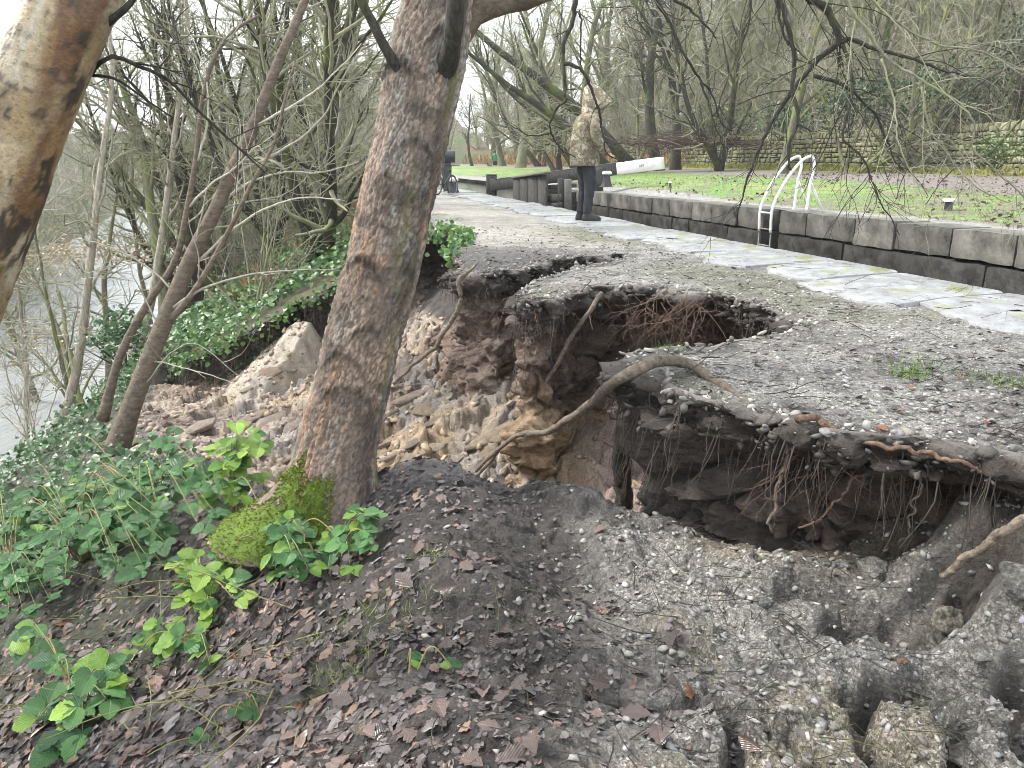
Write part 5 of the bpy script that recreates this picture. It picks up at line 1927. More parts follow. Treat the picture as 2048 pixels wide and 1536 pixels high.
    link('moss_mat', new_mesh('moss_mat', Vm, [idx[F2]], True, mats=[M['moss']]), T_)
    # small green tufts of moss at the fork
    return T_


BIG = big_trunk()


def birch_trunk():
    st = [(-420, 1500, 0.16), (-330, 1300, 0.14), (-190, 900, 0.128), (-100, 640, 0.122), (-28, 440, 0.117), (40, 250, 0.112), (92, 120, 0.108), (144, 0, 0.105), (200, -130, 0.1), (300, -400, 0.09), (420, -800, 0.07)]
    C = spline(np.array([[*at_y(a, b, 2.25), r] for a, b, r in st]), 330)
    K = 110
    P, R = C[:, :3], C[:, 3]
    T = np.gradient(P, axis=0)
    T /= np.linalg.norm(T, axis=1, keepdims=True)
    A = np.cross(np.array([0, 1.0, 0]), T)
    A /= np.linalg.norm(A, axis=1, keepdims=True)
    B = np.cross(T, A)
    a = np.arange(K) / K * 2 * math.pi
    L = np.concatenate([[0], np.cumsum(np.linalg.norm(np.diff(P, axis=0), axis=1))])
    AA, LL = np.meshgrid(a, L)
    ux, uy = np.cos(AA), np.sin(AA)
    dirs = ux[..., None] * A[:, None] + uy[..., None] * B[:, None]
    disp = 0.008 * fbm3(ux * 1.5, uy * 1.5, LL * 3, 3, 401)
    rug = fbm3(ux * 7, uy * 7, LL * 14, 4, 403)
    band = fbm3(ux * 1.3, uy * 1.3, LL * 9, 4, 405)
    blot = ss(0.10, 0.24, fbm3(ux * 1.7, uy * 1.7, LL * 9.0, 5, 407, 0.6) + 0.22 * rug - 0.05)
    rust = ss(-0.05, 0.3, fbm3(ux * 1.0 + 4, uy * 1.0, LL * 2.2, 4, 409) + 0.25 * band + 0.2 * ux)
    peel = ss(0.2, 0.3, fbm3(ux * 3, uy * 3, LL * 20, 3, 411))
    disp = disp + 0.004 * blot * rug + 0.0025 * peel
    S = P[:, None] + (R[:, None] + disp)[..., None] * dirs
    c = np.zeros(S.shape) + np.array((0.26, 0.195, 0.12))
    c = mixc(c, (0.42, 0.37, 0.28), ss(-0.1, 0.3, band))
    c = mixc(c, (0.13, 0.055, 0.024), rust * 0.85)
    c = mixc(c, (0.36, 0.25, 0.12), ss(0.0, 0.3, fbm3(ux * 2, uy * 2, LL * 6, 3, 413)) * 0.5)
    c = mixc(c, (0.07, 0.05, 0.035), ss(0.22, 0.34, fbm3(ux * 2.5, uy * 2.5, LL * 26, 4, 415)) * 0.8)
    c = mixc(c, (0.035, 0.028, 0.024), blot * 0.92)
    q = Mat('birch_bark', 0.5, 0.4)
    v = q.coord()
    at = q.n('Attribute', attribute_name='tv')
    q.color(q.mix(1.0, q.attr('col'), q.ramp(q.noise(v, 60, 6, 0.7), [(0.25, 0.65), (0.75, 1.35)]), 'MULTIPLY'))
    # fine horizontal lenticels
    len_ = q.noise(q.n('CombineXYZ', X=q.math('MULTIPLY', q.attr('ang', 'Fac'), 9.0), Y=q.math('MULTIPLY', q.attr('run', 'Fac'), 120.0)).outputs[0], 1.0, 5, 0.7)
    cc_ = q.b.inputs['Base Color'].links[0].from_socket
    q.color(q.mix(q.rng(len_, 0.55, 0.68, 0.0, 0.75), cc_, (0.06, 0.04, 0.03)))
    q.bump(q.math('ADD', len_, q.noise(v, 90, 5)), 0.5, 0.008)
    n = len(P)
    i, j = np.meshgrid(np.arange(n - 1), np.arange(K), indexing='ij')
    j2 = (j + 1) % K
    F = np.stack([i * K + j, i * K + j2, (i + 1) * K + j2, (i + 1) * K + j], -1).reshape(-1, 4)
    base = P[24]
    T_ = link('birch_tree', None, loc=tuple(base), label='peeling white and rust birch trunk leaning in at the top left', cat='tree')
    link('trunk', new_mesh('trunk', S.reshape(-1, 3) - base, [F], True, col=c.reshape(-1, 3), attrs={'ang': (np.abs(AA - math.pi)).ravel(), 'run': LL.ravel()}, mats=[q.m]), T_)
    r = np.random.default_rng(14)
    tw = []
    for pts, ra, rb in (([(195, 60, 0), (225, 38, -0.05), (265, 0, -0.1), (300, -60, -0.1)], 0.012, 0.006), ([(20, 215, -0.1), (-10, 190, -0.15), (-60, 235, -0.2)], 0.02, 0.014),
                        ([(185, 145, 0.05), (200, 125, 0.0), (228, 112, 0), (270, 130, 0.05), (330, 155, 0.1), (390, 215, 0.15), (460, 280, 0.2), (530, 345, 0.25)], 0.007, 0.0025),
                        ([(180, 150, 0.05), (235, 160, 0), (300, 205, 0), (345, 235, 0.05)], 0.005, 0.002)):
        C_ = spline(np.array([at_y(a_, b_, 2.3 + dy) for a_, b_, dy in pts]), 18)
        R_ = np.linspace(ra, rb, 18)
        V_, F_ = tube_geo(C_, R_, 7)
        link('limb', new_mesh('limb', V_ - base, F_, True, mats=[M['twig_dark']]), T_)
        if ra < 0.01:
            ch = grow_children(r, [(C_, R_)], dict(n=7, len=0.35, ang=(25, 60), rad=0.6, seg=5, wander=0.16, trop=-0.02, rmin=0.0011))
            tw += ch + grow_children(r, ch, dict(n=6, len=0.15, ang=(25, 60), rad=0.7, seg=3, wander=0.15, trop=-0.02, rmin=0.0009))
    for k_ in range(14):
        a_ = r.uniform(0, 6.28)
        pb = branch(r, P[-1 - int(r.integers(0, 40))], (math.cos(a_), math.sin(a_), 0.7), r.uniform(1.2, 2.4), 0.02, 7, 0.12, 0.03)
        tw += [pb] + grow_children(r, [pb], dict(n=2.5, len=0.7, ang=(30, 65), rad=0.5, seg=5, wander=0.15, trop=0.0, rmin=0.002))
    cr = Acc()
    tubes(cr, [(p_ - base, r_, 4) for p_, r_ in tw])
    link('crown', cr.mesh('crown', M['twig_dark']), T_)


birch_trunk()


def alder():
    """slender leaning tree at the head of the slip: traced stems, free twigs"""
    r = np.random.default_rng(19)
    stems = [
        ([(228, 915, 0), (250, 850, 0), (275, 780, 0), (330, 640, 0.05), (352, 586, 0.05), (385, 510, 0.1), (430, 422, 0.1), (465, 340, 0.1), (508, 250, 0.15), (558, 121, 0.2), (594, 39, 0.25), (640, -80, 0.3), (700, -260, 0.4)], 0.098, 0.02, 'trunk'),
        ([(205, 840, 0.1), (245, 700, 0.15), (300, 600, 0.2), (348, 527, 0.2), (375, 414, 0.2), (390, 332, 0.2), (406, 195, 0.2), (430, 113, 0.2), (470, 60, 0.2), (520, 30, 0.2)], 0.045, 0.012, 'stem'),
        ([(340, 640, 0.05), (385, 586, -0.1), (460, 457, -0.2), (508, 359, -0.3), (547, 289, -0.3), (570, 200, -0.3), (590, 120, -0.3)], 0.03, 0.008, 'stem'),
    ]
    branches = [
        ([(400, 520, 0.1), (470, 455, 0.0), (520, 420, -0.1), (600, 395, -0.2), (690, 400, -0.3)], 0.016, 0.004),
        ([(465, 348, 0.1), (547, 308, 0), (640, 234, -0.1), (700, 129, -0.2), (742, 78, -0.2)], 0.016, 0.004),
        ([(508, 254, 0.15), (586, 211, 0.05), (664, 156, -0.1), (722, 86, -0.1)], 0.014, 0.004),
        ([(330, 625, 0.05), (430, 570, -0.2), (530, 545, -0.3), (620, 540, -0.4), (690, 545, -0.4)], 0.017, 0.004),
        ([(380, 412, 0.2), (420, 370, 0.1), (465, 340, 0.0), (520, 290, -0.1), (560, 262, -0.2)], 0.013, 0.004),
        ([(275, 780, 0), (380, 690, -0.2), (470, 750, -0.3)], 0.008, 0.003),
        ([(300, 720, 0), (400, 745, -0.2), (480, 770, -0.3)], 0.008, 0.003),
        ([(395, 320, 0.2), (420, 230, 0.2), (415, 150, 0.2), (380, 60, 0.2)], 0.012, 0.004),
        ([(430, 422, 0.1), (480, 380, 0.2), (560, 345, 0.3), (660, 340, 0.4), (720, 320, 0.4)], 0.012, 0.004),
        ([(352, 586, 0.05), (300, 540, 0.2), (230, 500, 0.3), (160, 480, 0.4)], 0.012, 0.004),
    ]
    Y0 = 7.1
    base = at_y(232, 905, Y0)
    T_ = link('alder_tree', None, loc=tuple(base), label='slender reddish brown leaning tree with several stems at the foot of the slip', cat='tree')
    par = []
    for pts, ra, rb, nm in stems:
        C_ = spline(np.array([at_y(a, b, Y0 + d) for a, b, d in pts]), 40)
        R_ = np.linspace(ra, rb, 40)
        R_[:4] *= np.linspace(1.35, 1.05, 4)
        V_, F_ = tube_geo(C_, R_, 14)
        link(nm, new_mesh(nm, V_ - base, F_, True, mats=[M['alder']]), T_)
        par.append((C_, R_))
    for pts, ra, rb in branches:
        C_ = spline(np.array([at_y(a, b, Y0 + d) for a, b, d in pts]), 22)
        C_ += np.cumsum(r.normal(0, 0.004, C_.shape), 0)
        R_ = np.linspace(ra, rb, 22)
        V_, F_ = tube_geo(C_, R_, 7)
        link('limb', new_mesh('limb', V_ - base, F_, True, mats=[M['twig_pale']]), T_)
        par.append((C_, R_))
    ch = grow_children(r, par, dict(n=2.4, len=1.1, ang=(25, 60), rad=0.35, rmax=0.009, seg=7, wander=0.16, trop=0.03, start=0.2, rmin=0.0035))
    ch2 = grow_children(r, ch, dict(n=3.0, len=0.5, ang=(25, 60), rad=0.6, seg=4, wander=0.17, trop=0.02, rmin=0.0025))
    cr = Acc()
    tubes(cr, [(p_ - base, r_, 5) for p_, r_ in ch] + [(p_ - base, r_, 3) for p_, r_ in ch2])
    link('crown', cr.mesh('crown', M['twig_pale']), T_)


alder()


# ------------------------------------------------------------------ boughs hanging into the view from above
def bough(label, Y, lines, seed, n1=5.0, l1=0.55, n2=5.0, l2=0.22, mat=None, drift=0.0, trop=-0.05):
    r = np.random.default_rng(seed)
    a0 = lines[0][0]
    base = at_y(a0[0][0], a0[0][1], Y)
    B_ = link('hanging_bough', None, loc=tuple(base), label=label, cat='branch')
    par = []
    for pts, ra, rb in lines:
        C_ = spline(np.array([at_y(a, b, Y + (0 if len(q_) == 0 else q_[0])) for a, b, *q_ in pts]), 8 * len(pts))
        w = np.cumsum(r.normal(0, 0.0035, C_.shape), 0)
        C_ = C_ + w - np.linspace(0, 1, len(C_))[:, None] * w[-1] * 0.7
        R_ = (1.25 if mat is None else 0.85) * np.linspace(ra, rb, len(C_)) * (1 + 0.08 * r.normal(size=len(C_)))
        V_, F_ = tube_geo(C_, R_, 8)
        link('limb', new_mesh('limb', V_ - base, F_, True, mats=[mat or M['twig_dark']]), B_)
        par.append((C_, R_))
    ch = grow_children(r, par, dict(n=n1, len=l1, ang=(25, 65), rad=0.4, rmax=0.0055, seg=8, wander=0.15, trop=trop, start=0.12, rmin=0.0028, taper=0.45))
    ch2 = grow_children(r, ch, dict(n=n2, len=l2, ang=(25, 60), rad=0.7, seg=4, wander=0.14, trop=trop, start=0.1, rmin=0.0021, taper=0.6))
    cr = Acc()
    tubes(cr, [(p_ - base, r_, 5) for p_, r_ in ch] + [(p_ - base, r_, 4) for p_, r_ in ch2])
    link('twigs', cr.mesh('twigs', mat or M['twig_dark']), B_, kind='stuff')


bough('dark forked bough hanging in front of the hooded person', 6.2, [
    ([(1160, -160), (1152, 0), (1146, 40), (1128, 82), (1127, 125), (1132, 195)], 0.019, 0.010),
    ([(1132, 195), (1106, 228), (1098, 266), (1120, 300), (1146, 316)], 0.009, 0.003),
    ([(1098, 266), (1060, 268), (1015, 246)], 0.006, 0.002),
    ([(1128, 125), (1165, 146), (1180, 185), (1197, 235), (1204, 275), (1209, 308), (1248, 326)], 0.012, 0.003),
    ([(1165, 146), (1163, 80), (1158, 20)], 0.004, 0.006)], 51, 1.6, 0.4, 3.0, 0.18)
bough('long dark bough slanting down to the balance beam', 6.8, [
    ([(1270, -120), (1310, 0), (1345, 60), (1380, 130), (1402, 162), (1424, 196), (1441, 250), (1461, 266)], 0.016, 0.004),
    ([(1402, 162), (1418, 205), (1436, 265), (1450, 302)], 0.008, 0.003),
    ([(1310, -40), (1345, 0), (1390, 30), (1412, 52), (1431, 78)], 0.012, 0.005)], 52, 3.0, 0.6, 4, 0.25)
bough('crooked dark bough ending above the white ladder', 6.4, [
    ([(1545, -160), (1558, 0), (1576, 70), (1584, 112), (1583, 190), (1593, 247), (1578, 303), (1584, 341)], 0.020, 0.009),
    ([(1593, 250), (1608, 254), (1624, 264)], 0.007, 0.004), ([(1540, -60), (1553, 20), (1566, 60), (1580, 90)], 0.012, 0.007)], 53, 3.0, 0.6, 4, 0.25)
bough('thick arching bough over the ladder that bends down to the lock', 6.6, [
    ([(1560, -120), (1621, 0), (1653, 20), (1672, 63), (1678, 86), (1647, 117), (1618, 158), (1558, 234), (1520, 303), (1498, 364), (1488, 408), (1473, 437)], 0.030, 0.004),
    ([(1678, 86), (1700, 79), (1748, 95, -0.1), (1811, 114, -0.2), (1874, 136, -0.3), (1937, 152, -0.4)], 0.016, 0.004),
    ([(1628, 152), (1685, 174, 0.1), (1732, 218, 0.2), (1773, 281, 0.2), (1789, 319, 0.3), (1805, 338, 0.3)], 0.013, 0.004),
    ([(1685, 92), (1700, 152, -0.1), (1697, 196, -0.1), (1682, 234, -0.1), (1678, 269, -0.1), (1716, 303, -0.1), (1742, 357, -0.1), (1764, 410, -0.1), (1800, 470, -0.1)], 0.013, 0.003)], 54, 6.5, 0.9, 6.0, 0.34)
bough('pale mossy bough drooping across the right of the view', 6.0, [
    ([(1620, -160), (1681, 0), (1732, 70), (1764, 117), (1843, 174), (1922, 218), (1944, 253), (1944, 307), (1985, 342), (2048, 401), (2120, 470)], 0.017, 0.004),
    ([(1764, 117), (1790, 200), (1800, 280), (1830, 350), (1890, 400)], 0.010, 0.003),
    ([(1700, -60), (1760, 20), (1850, 80), (1960, 110), (2060, 150)], 0.012, 0.005),
    ([(1843, 174), (1860, 260), (1905, 330), (1960, 380), (2030, 410)], 0.009, 0.003)], 55, 7.0, 0.9, 6.0, 0.36, M['twig'])
bough('thin twigs reaching across above the lock wall on the right', 7.2, [
    ([(2150, 60), (2050, 120), (1960, 170), (1880, 240), (1820, 320), (1790, 400)], 0.011, 0.003),
    ([(2150, 160), (2040, 240), (1980, 300), (1900, 340), (1850, 410)], 0.010, 0.003),
    ([(1480, -80), (1500, 30), (1470, 120), (1440, 200), (1430, 290)], 0.010, 0.003)], 56, 7.0, 0.9, 6.0, 0.34)
bough('fine drooping spray of twigs beside the big trunk', 8.0, [
    ([(1000, -80), (1040, 0), (1060, 70), (1040, 140), (1010, 190)], 0.010, 0.003),
    ([(1250, -80), (1230, 20), (1260, 100), (1240, 180)], 0.010, 0.003)], 57, 5.0, 0.7, 5, 0.3, M['twig'])

# ------------------------------------------------------------------ leaves
def leaf_grid(rows, cols, width, wf, fold=0.25, droop=0.2, serr=0.0, seed=0):
    """leaf lying along +x, length 1; returns verts, faces, uv"""
    r = np.random.default_rng(seed)
    u = np.linspace(0, 1, rows)
    w = np.linspace(-1, 1, cols)
    U, Wd = np.meshgrid(u, w, indexing='ij')
    ww = wf(u)
    if serr:
        ww = ww * (1 + serr * np.where(np.arange(rows) % 2 == 0, 1, -1) * (u > 0.05) * (u < 0.97))
    Y = Wd * ww[:, None] * width
    X = U + 0.10 * np.abs(Wd) * ww[:, None] * (1 - U)
    Z = fold * np.abs(Y) - droop * U ** 2 + 0.02 * np.sin(U * 25) * np.abs(Wd)
    V = np.stack([X, Y, Z], -1).reshape(-1, 3)
    uv = np.stack([U, Wd * 0.5 * ww[:, None] / max(ww.max(), 1e-6) + 0.5], -1).reshape(-1, 2)
    return V, grid_faces(rows, cols), uv


def w_ovate(u):
    return np.clip(np.sin(math.pi * np.clip(u, 0, 1) ** 0.78) ** 0.62, 0.02, 1)


def w_oak(u):
    return np.clip(np.sin(math.pi * u ** 1.1) ** 0.7 * (0.42 + 0.62 * np.abs(np.sin(u * math.pi * 3.5 + 0.4)) ** 0.8), 0.05, 1)


def place(V, R, s, p):
    return (V * s) @ R.T + p


def basis(d, up):
    d = d / np.linalg.norm(d)
    y = np.cross(up, d)
    y /= np.linalg.norm(y) + 1e-9
    return np.stack([d, y, np.cross(d, y)], 1)


def euler_frames(r, N, normal, tilt):
    """frames lying on the ground: x random heading, z near the normal"""
    nrm = normal + r.normal(0, tilt, (N, 3))
    nrm /= np.linalg.norm(nrm, axis=1, keepdims=True)
    h = r.uniform(0, 2 * math.pi, N)
    d = np.stack([np.cos(h), np.sin(h), np.zeros(N)], 1)
    y = np.cross(nrm, d)
    y /= np.linalg.norm(y, axis=1, keepdims=True)
    x = np.cross(y, nrm)
    return np.stack([x, y, nrm], 2)          # columns


def mass(name, protos, P, R, S, C, mat, parent=None, smooth=True, **kw):
    """many small copies joined to one mesh; protos = list of (V, F, uv)"""
    N = len(P)
    which = np.random.default_rng(len(P)).integers(0, len(protos), N)
    Vs, Fs, UV, CC, n = [], [], [], [], 0
    for k, (V, F, uv) in enumerate(protos):
        m = which == k
        if not m.any():
            continue
        q = np.einsum('nij,vj->nvi', R[m], V) * (S[m][:, None, None] if S.ndim == 1 else S[m][:, None, :]) + P[m][:, None]
        c = m.sum()
        Vs.append(q.reshape(-1, 3))
        Fs.append((F[None] + (np.arange(c) * len(V))[:, None, None]).reshape(-1, F.shape[1]) + n)
        UV.append(np.tile(uv, (c, 1)) if uv is not None else np.zeros((c * len(V), 2)))
        CC.append(np.repeat(C[m], len(V), 0))
        n += c * len(V)
    me = new_mesh(name, np.concatenate(Vs), Fs, smooth and protos is not ST, col=np.concatenate(CC), uv=np.concatenate(UV), mats=[mat])
    return link(name, me, parent, **kw)


ST = None
OAK = [leaf_grid(8, 3, 0.42, w_oak, f, d, 0.0) for f, d in ((0.15, 0.05), (-0.25, 0.12), (0.35, -0.1), (0.1, 0.25), (-0.1, -0.15), (0.5, 0.3))]
OAKP = [leaf_grid(15, 5, 0.40, w_oak, f, d, 0.0) for f, d in ((0.2, 0.08), (-0.3, 0.15), (0.4, -0.12), (0.1, 0.3), (0.7, 0.2), (-0.15, -0.2))]
lr = np.random.default_rng(61)


def visible_ground(N, yr, f=None):
    """random places of the slipped ground that the lens can see, denser near"""
    out = []
    while sum(len(a) for a in out) < N:
        y = yr[0] + (yr[1] - yr[0]) * lr.random(N) ** 1.5
        x = lr.uniform(-0.72, 0.72, N) * (y + 0.4)
        m = (x > GX0 + 0.1) & (x < 2.6)
        if f is not None:
            m &= f(x, y)
        out.append(np.stack([x[m], y[m]], 1))
    return np.concatenate(out)[:N]


def pitm(x, y):
    return in_poly(x, y, PIT)


def litter_ok(x, y):
    v = lat(x, y)
    gravelly = ss(-4.1, -3.4, v) * ss(0.2, 0.9, x)
    deep = pitm(x, y) & (ground_h(x, y) < -0.95)
    onpath = (v > -3.2) & ~pitm(x, y)
    patch = ss(-0.25, 0.2, fbm2(x * 2.6, y * 2.6, 3, 66)) * 0.75 + 0.25 * (x < -0.2) + 0.25 * ((x < 0.5) & (y > 2.2))
    return (lr.random(len(x)) > gravelly * 0.9) & (lr.random(len(x)) < patch + 0.12) & ~deep & ~onpath & (y < 7.5)


def litter_cols(N, x):
    c = np.zeros((N, 3)) + np.array((0.11, 0.092, 0.09))
    c = mixc(c, (0.21, 0.185, 0.18), lr.random(N))
    c = mixc(c, (0.065, 0.053, 0.052), (lr.random(N) < 0.25) * 0.8)
    warm = (lr.random(N) < 0.03 + 0.40 * ss(0.3, -1.0, x))
    c = mixc(c, (0.26, 0.165, 0.125), warm * lr.random(N))
    return mixc(c, (0.21, 0.085, 0.04), (lr.random(N) < 0.008))


pts = visible_ground(9800, (1.2, 6.0), litter_ok)
N = len(pts)
z = ground_h(pts[:, 0], pts[:, 1])
R = euler_frames(lr, N, ground_n(pts[:, 0], pts[:, 1]), 0.22)
S = lr.uniform(0.02, 0.058, N) * (0.8 + 0.5 * (lr.random(N) < 0.2)) * (0.62 + 0.5 * ss(0.1, -0.9, pts[:, 0]))
mass('leaf_litter', OAK, np.column_stack([pts, z + 0.003]) - R[:, :, 0] * S[:, None] * 0.5, R, S, litter_cols(N, pts[:, 0]), M['litter_col'], GROUND, kind='stuff')
# leaves on the path and in the dropped spur
pth = []
while len(pth) < 1500:
    y = 2.3 + 9.0 * lr.random() ** 1.4
    x = lr.uniform(-0.9, 3.2)
    v = lat(x, y)
    if -3.1 < v < -1.0 and lr.random() < (0.25 + 0.75 * math.exp(-((x - 0.05) ** 2 + (y - 7.2) ** 2) / 0.5) + 0.5 * (x > 1.5 and y < 3.6)):
        pth.append((x, y))
pth = np.array(pth)
pth = pth[~in_poly(pth[:, 0], pth[:, 1], PITS)]
N = len(pth)
R = euler_frames(lr, N, np.array([0, 0, 1.0]), 0.2)
S = lr.uniform(0.02, 0.05, N)
mass('fallen_leaves', OAK, np.column_stack([pth, path_h(pth[:, 0], pth[:, 1]) + 0.01]), R, S, litter_cols(N, pth[:, 0] * 0), M['litter_col'], TOWPATH, kind='stuff')
# the nearest leaves, one by one
meshes = []
for V, F, uv in OAKP:
    meshes.append(new_mesh('fallen_leaf', V, [F], True, uv=uv, mats=[M['litter']]))
pts = visible_ground(250, (1.25, 2.9), lambda x, y: litter_ok(x, y) & (x < 0.9 - 1.2 * lr.random(len(x))))
Rn = euler_frames(lr, len(pts), ground_n(pts[:, 0], pts[:, 1]), 0.3)
for k, (x, y) in enumerate(pts):
    o = link('fallen_leaf', meshes[int(lr.integers(len(meshes)))], NEARGROUND)
    s = lr.uniform(0.045, 0.085)
    o.matrix_world = Matrix.Translation((x, y, float(ground_h(x, y)) + 0.014)) @ Matrix(Rn[k].tolist()).to_4x4() @ Matrix.Scale(s, 4)

# ------------------------------------------------------------------ gravel and stones
t_ = (1 + 5 ** 0.5) / 2
ICO_V = np.array([(-1, t_, 0), (1, t_, 0), (-1, -t_, 0), (1, -t_, 0), (0, -1, t_), (0, 1, t_), (0, -1, -t_), (0, 1, -t_), (t_, 0, -1), (t_, 0, 1), (-t_, 0, -1), (-t_, 0, 1)], float)
ICO_V /= np.linalg.norm(ICO_V[0])
ICO_F = np.array([(0, 11, 5), (0, 5, 1), (0, 1, 7), (0, 7, 10), (0, 10, 11), (1, 5, 9), (5, 11, 4), (11, 10, 2), (10, 7, 6), (7, 1, 8), (3, 9, 4), (3, 4, 2), (3, 2, 6), (3, 6, 8), (3, 8, 9), (4, 9, 5), (2, 4, 11), (6, 2, 10), (8, 6, 7), (9, 8, 1)])


def subdiv(V, F, n=1):
    V, F = list(map(tuple, V)), F.tolist()
    for _ in range(n):
        cache, G = {}, []

        def mid(a, b):
            k = (min(a, b), max(a, b))
            if k not in cache:
                m = (np.array(V[a]) + np.array(V[b])) / 2
                V.append(tuple(m / np.linalg.norm(m)))
                cache[k] = len(V) - 1
            return cache[k]
        for a, b, c in F:
            ab, bc, ca = mid(a, b), mid(b, c), mid(c, a)
            G += [(a, ab, ca), (ab, b, bc), (ca, bc, c), (ab, bc, ca)]
        F = G
    return np.array(V), np.array(F)


ST = []
for k in range(10):
    q = ICO_V * (1 + lr.normal(0, 0.26, (12, 1))) * np.array([1.0, lr.uniform(0.55, 0.9), lr.uniform(0.3, 0.6)])
    ST.append((q, ICO_F, None))


def stone_cols(N, lo=0.13, hi=0.38):
    t = lr.random(N)[:, None]
    c = lo + (hi - lo) * t ** 1.2
    return c * np.stack([np.ones(N), lr.uniform(0.93, 0.99, N), lr.uniform(0.80, 0.97, N)], 1)


def grav_ok(x, y):
    v = lat(x, y)
    g = ss(-4.0, -3.4, v) * ss(0.0, 0.9, x) * (y < 3.2) + 0.06
    return (lr.random(len(x)) < g) & (ground_h(x, y) > -0.9)


pts = visible_ground(4200, (1.2, 3.4), grav_ok)
N = len(pts)
R = euler_frames(lr, N, ground_n(pts[:, 0], pts[:, 1]), 0.3)
S = 0.004 + 0.013 * lr.random(N) ** 2.6
mass('gravel', ST, np.column_stack([pts, ground_h(pts[:, 0], pts[:, 1]) + S * 0.3]), R, S, stone_cols(N), M['gravel'], NEARGROUND, kind='stuff')
pth = []
while len(pth) < 5200:
    y = 2.2 + 6.5 * lr.random() ** 1.7
    x = lr.uniform(0.0, 3.4)
    if -3.2 < lat(x, y) < -0.95 and x < y * 0.72:
        pth.append((x, y))
pth = np.array(pth)
pth = pth[~in_poly(pth[:, 0], pth[:, 1], PITS)]
N = len(pth)
S = 0.004 + 0.012 * lr.random(N) ** 2.4
mass('path_gravel', ST, np.column_stack([pth, path_h(pth[:, 0], pth[:, 1]) + S * 0.2]), euler_frames(lr, N, np.array([0, 0, 1.0]), 0.2), S, stone_cols(N, 0.15, 0.42), M['gravel'], TOWPATH, kind='stuff')
# rubble of clay on the floor of the slip
pts = []
while len(pts) < 6500:
    x, y = lr.uniform(-4.8, 1.3), lr.uniform(3.6, 10.6)
    pts.append((x, y))
pts = np.array(pts)
pts = pts[in_poly(pts[:, 0], pts[:, 1], PIT) & (ground_h(pts[:, 0], pts[:, 1]) < -0.95)]
N = len(pts)
S = 0.010 + 0.05 * lr.random(N) ** 3.5
cl = mixc(mixc(np.zeros((N, 3)) + np.array((0.38, 0.30, 0.235)), (0.16, 0.12, 0.10), lr.random(N) ** 1.5), (0.36, 0.27, 0.16), (lr.random(N) < 0.2) * 0.7)
mass('clay_rubble', ST, np.column_stack([pts, ground_h(pts[:, 0], pts[:, 1]) + S * 0.25]), euler_frames(lr, N, ground_n(pts[:, 0], pts[:, 1]), 0.5), S, cl, M['gravel'], GROUND, kind='stuff')

# crumbs of soil and gravel along the broken lip and caught under it
NC = 4200
tt = lr.integers(int(0.28 * _n), _n - 40, NC)
jj = (lr.random(NC) ** 1.6 * 22).astype(int)
P = SCARV[tt, jj] + lr.normal(0, 0.012, (NC, 3))
dk = ss(2, 6, jj + lr.normal(0, 1.5, NC))
C = mixc(stone_cols(NC, 0.14, 0.42), (0.05, 0.042, 0.037), dk * 0.9)
S = 0.006 + 0.022 * lr.random(NC) ** 2.5
mass('soil_crumbs', ST, P, euler_frames(lr, NC, np.array([0, 0, 1.0]), 0.8), S, C, M['gravel'], SCAR, kind='stuff')

# larger stones and blocks of soil, one by one
BIGV, BIGF = subdiv(ICO_V, ICO_F, 3)


def facet(q, seed, n=18, lo=0.5):
    """a broken block: sphere cut by random planes"""
    r = np.random.default_rng(seed)
    nn = r.normal(0, 1, (n, 3))
    nn /= np.linalg.norm(nn, axis=1, keepdims=True)
    d = r.uniform(lo, lo + 0.3, n)
    k = (q @ nn.T) / d
    return q / np.maximum(k.max(1), 1.0)[:, None]


def lump(name, px, py, size, seed, col, parent=GROUND, z0=None, flat=0.7, Y=None, speck=0.0, sq=1.0):
    r = np.random.default_rng(seed)
    q = facet(BIGV, seed) * np.array([1.0, r.uniform(0.7, 0.95) * sq, flat])
    n_ = fbm3(q[:, 0] * 1.6 + seed, q[:, 1] * 1.6, q[:, 2] * 1.6, 4, seed % 50)
    a1, a2, ac_ = cells3(q[:, 0] * 2.2 + seed, q[:, 1] * 2.2, q[:, 2] * 2.2, seed % 70)
    q = q * (1 + 0.09 * n_ + 0.08 * (ac_ - 0.5) * ss(0, 0.1, a2 - a1) + 0.035 * fbm3(q[:, 0] * 9, q[:, 1] * 9, q[:, 2] * 9, 2, 5))[:, None]
    a = r.uniform(0, 6.28)
    q = q @ np.array([[math.cos(a), -math.sin(a), 0], [math.sin(a), math.cos(a), 0], [0, 0, 1]]).T * size
    if Y is None:
        zz = -0.6
        for _ in range(6):
            p = at_z(px, py, zz)
            zz = float(ground_h(p[0], p[1]))
        p = np.array([p[0], p[1], zz + size * flat * 0.35])
    else:
        p = at_y(px, py, Y)
    c = np.zeros((len(q), 3)) + np.array(col)
    c = mixc(c, np.array(col) * 0.5, ss(0.0, 0.3, n_))
    c = mixc(c, np.minimum(np.array(col) * 1.7, 0.6), ss(0.62, 0.75, _h((q[:, 0] * 400).astype(np.int64), (q[:, 1] * 400).astype(np.int64), (q[:, 2] * 400).astype(np.int64), 3)) * speck)
    me = new_mesh(name, q, [BIGF], False, col=c, attrs={'grav': np.full(len(q), 0.6)}, mats=[M['ground']])
    return link(name, me, parent, loc=tuple(p))


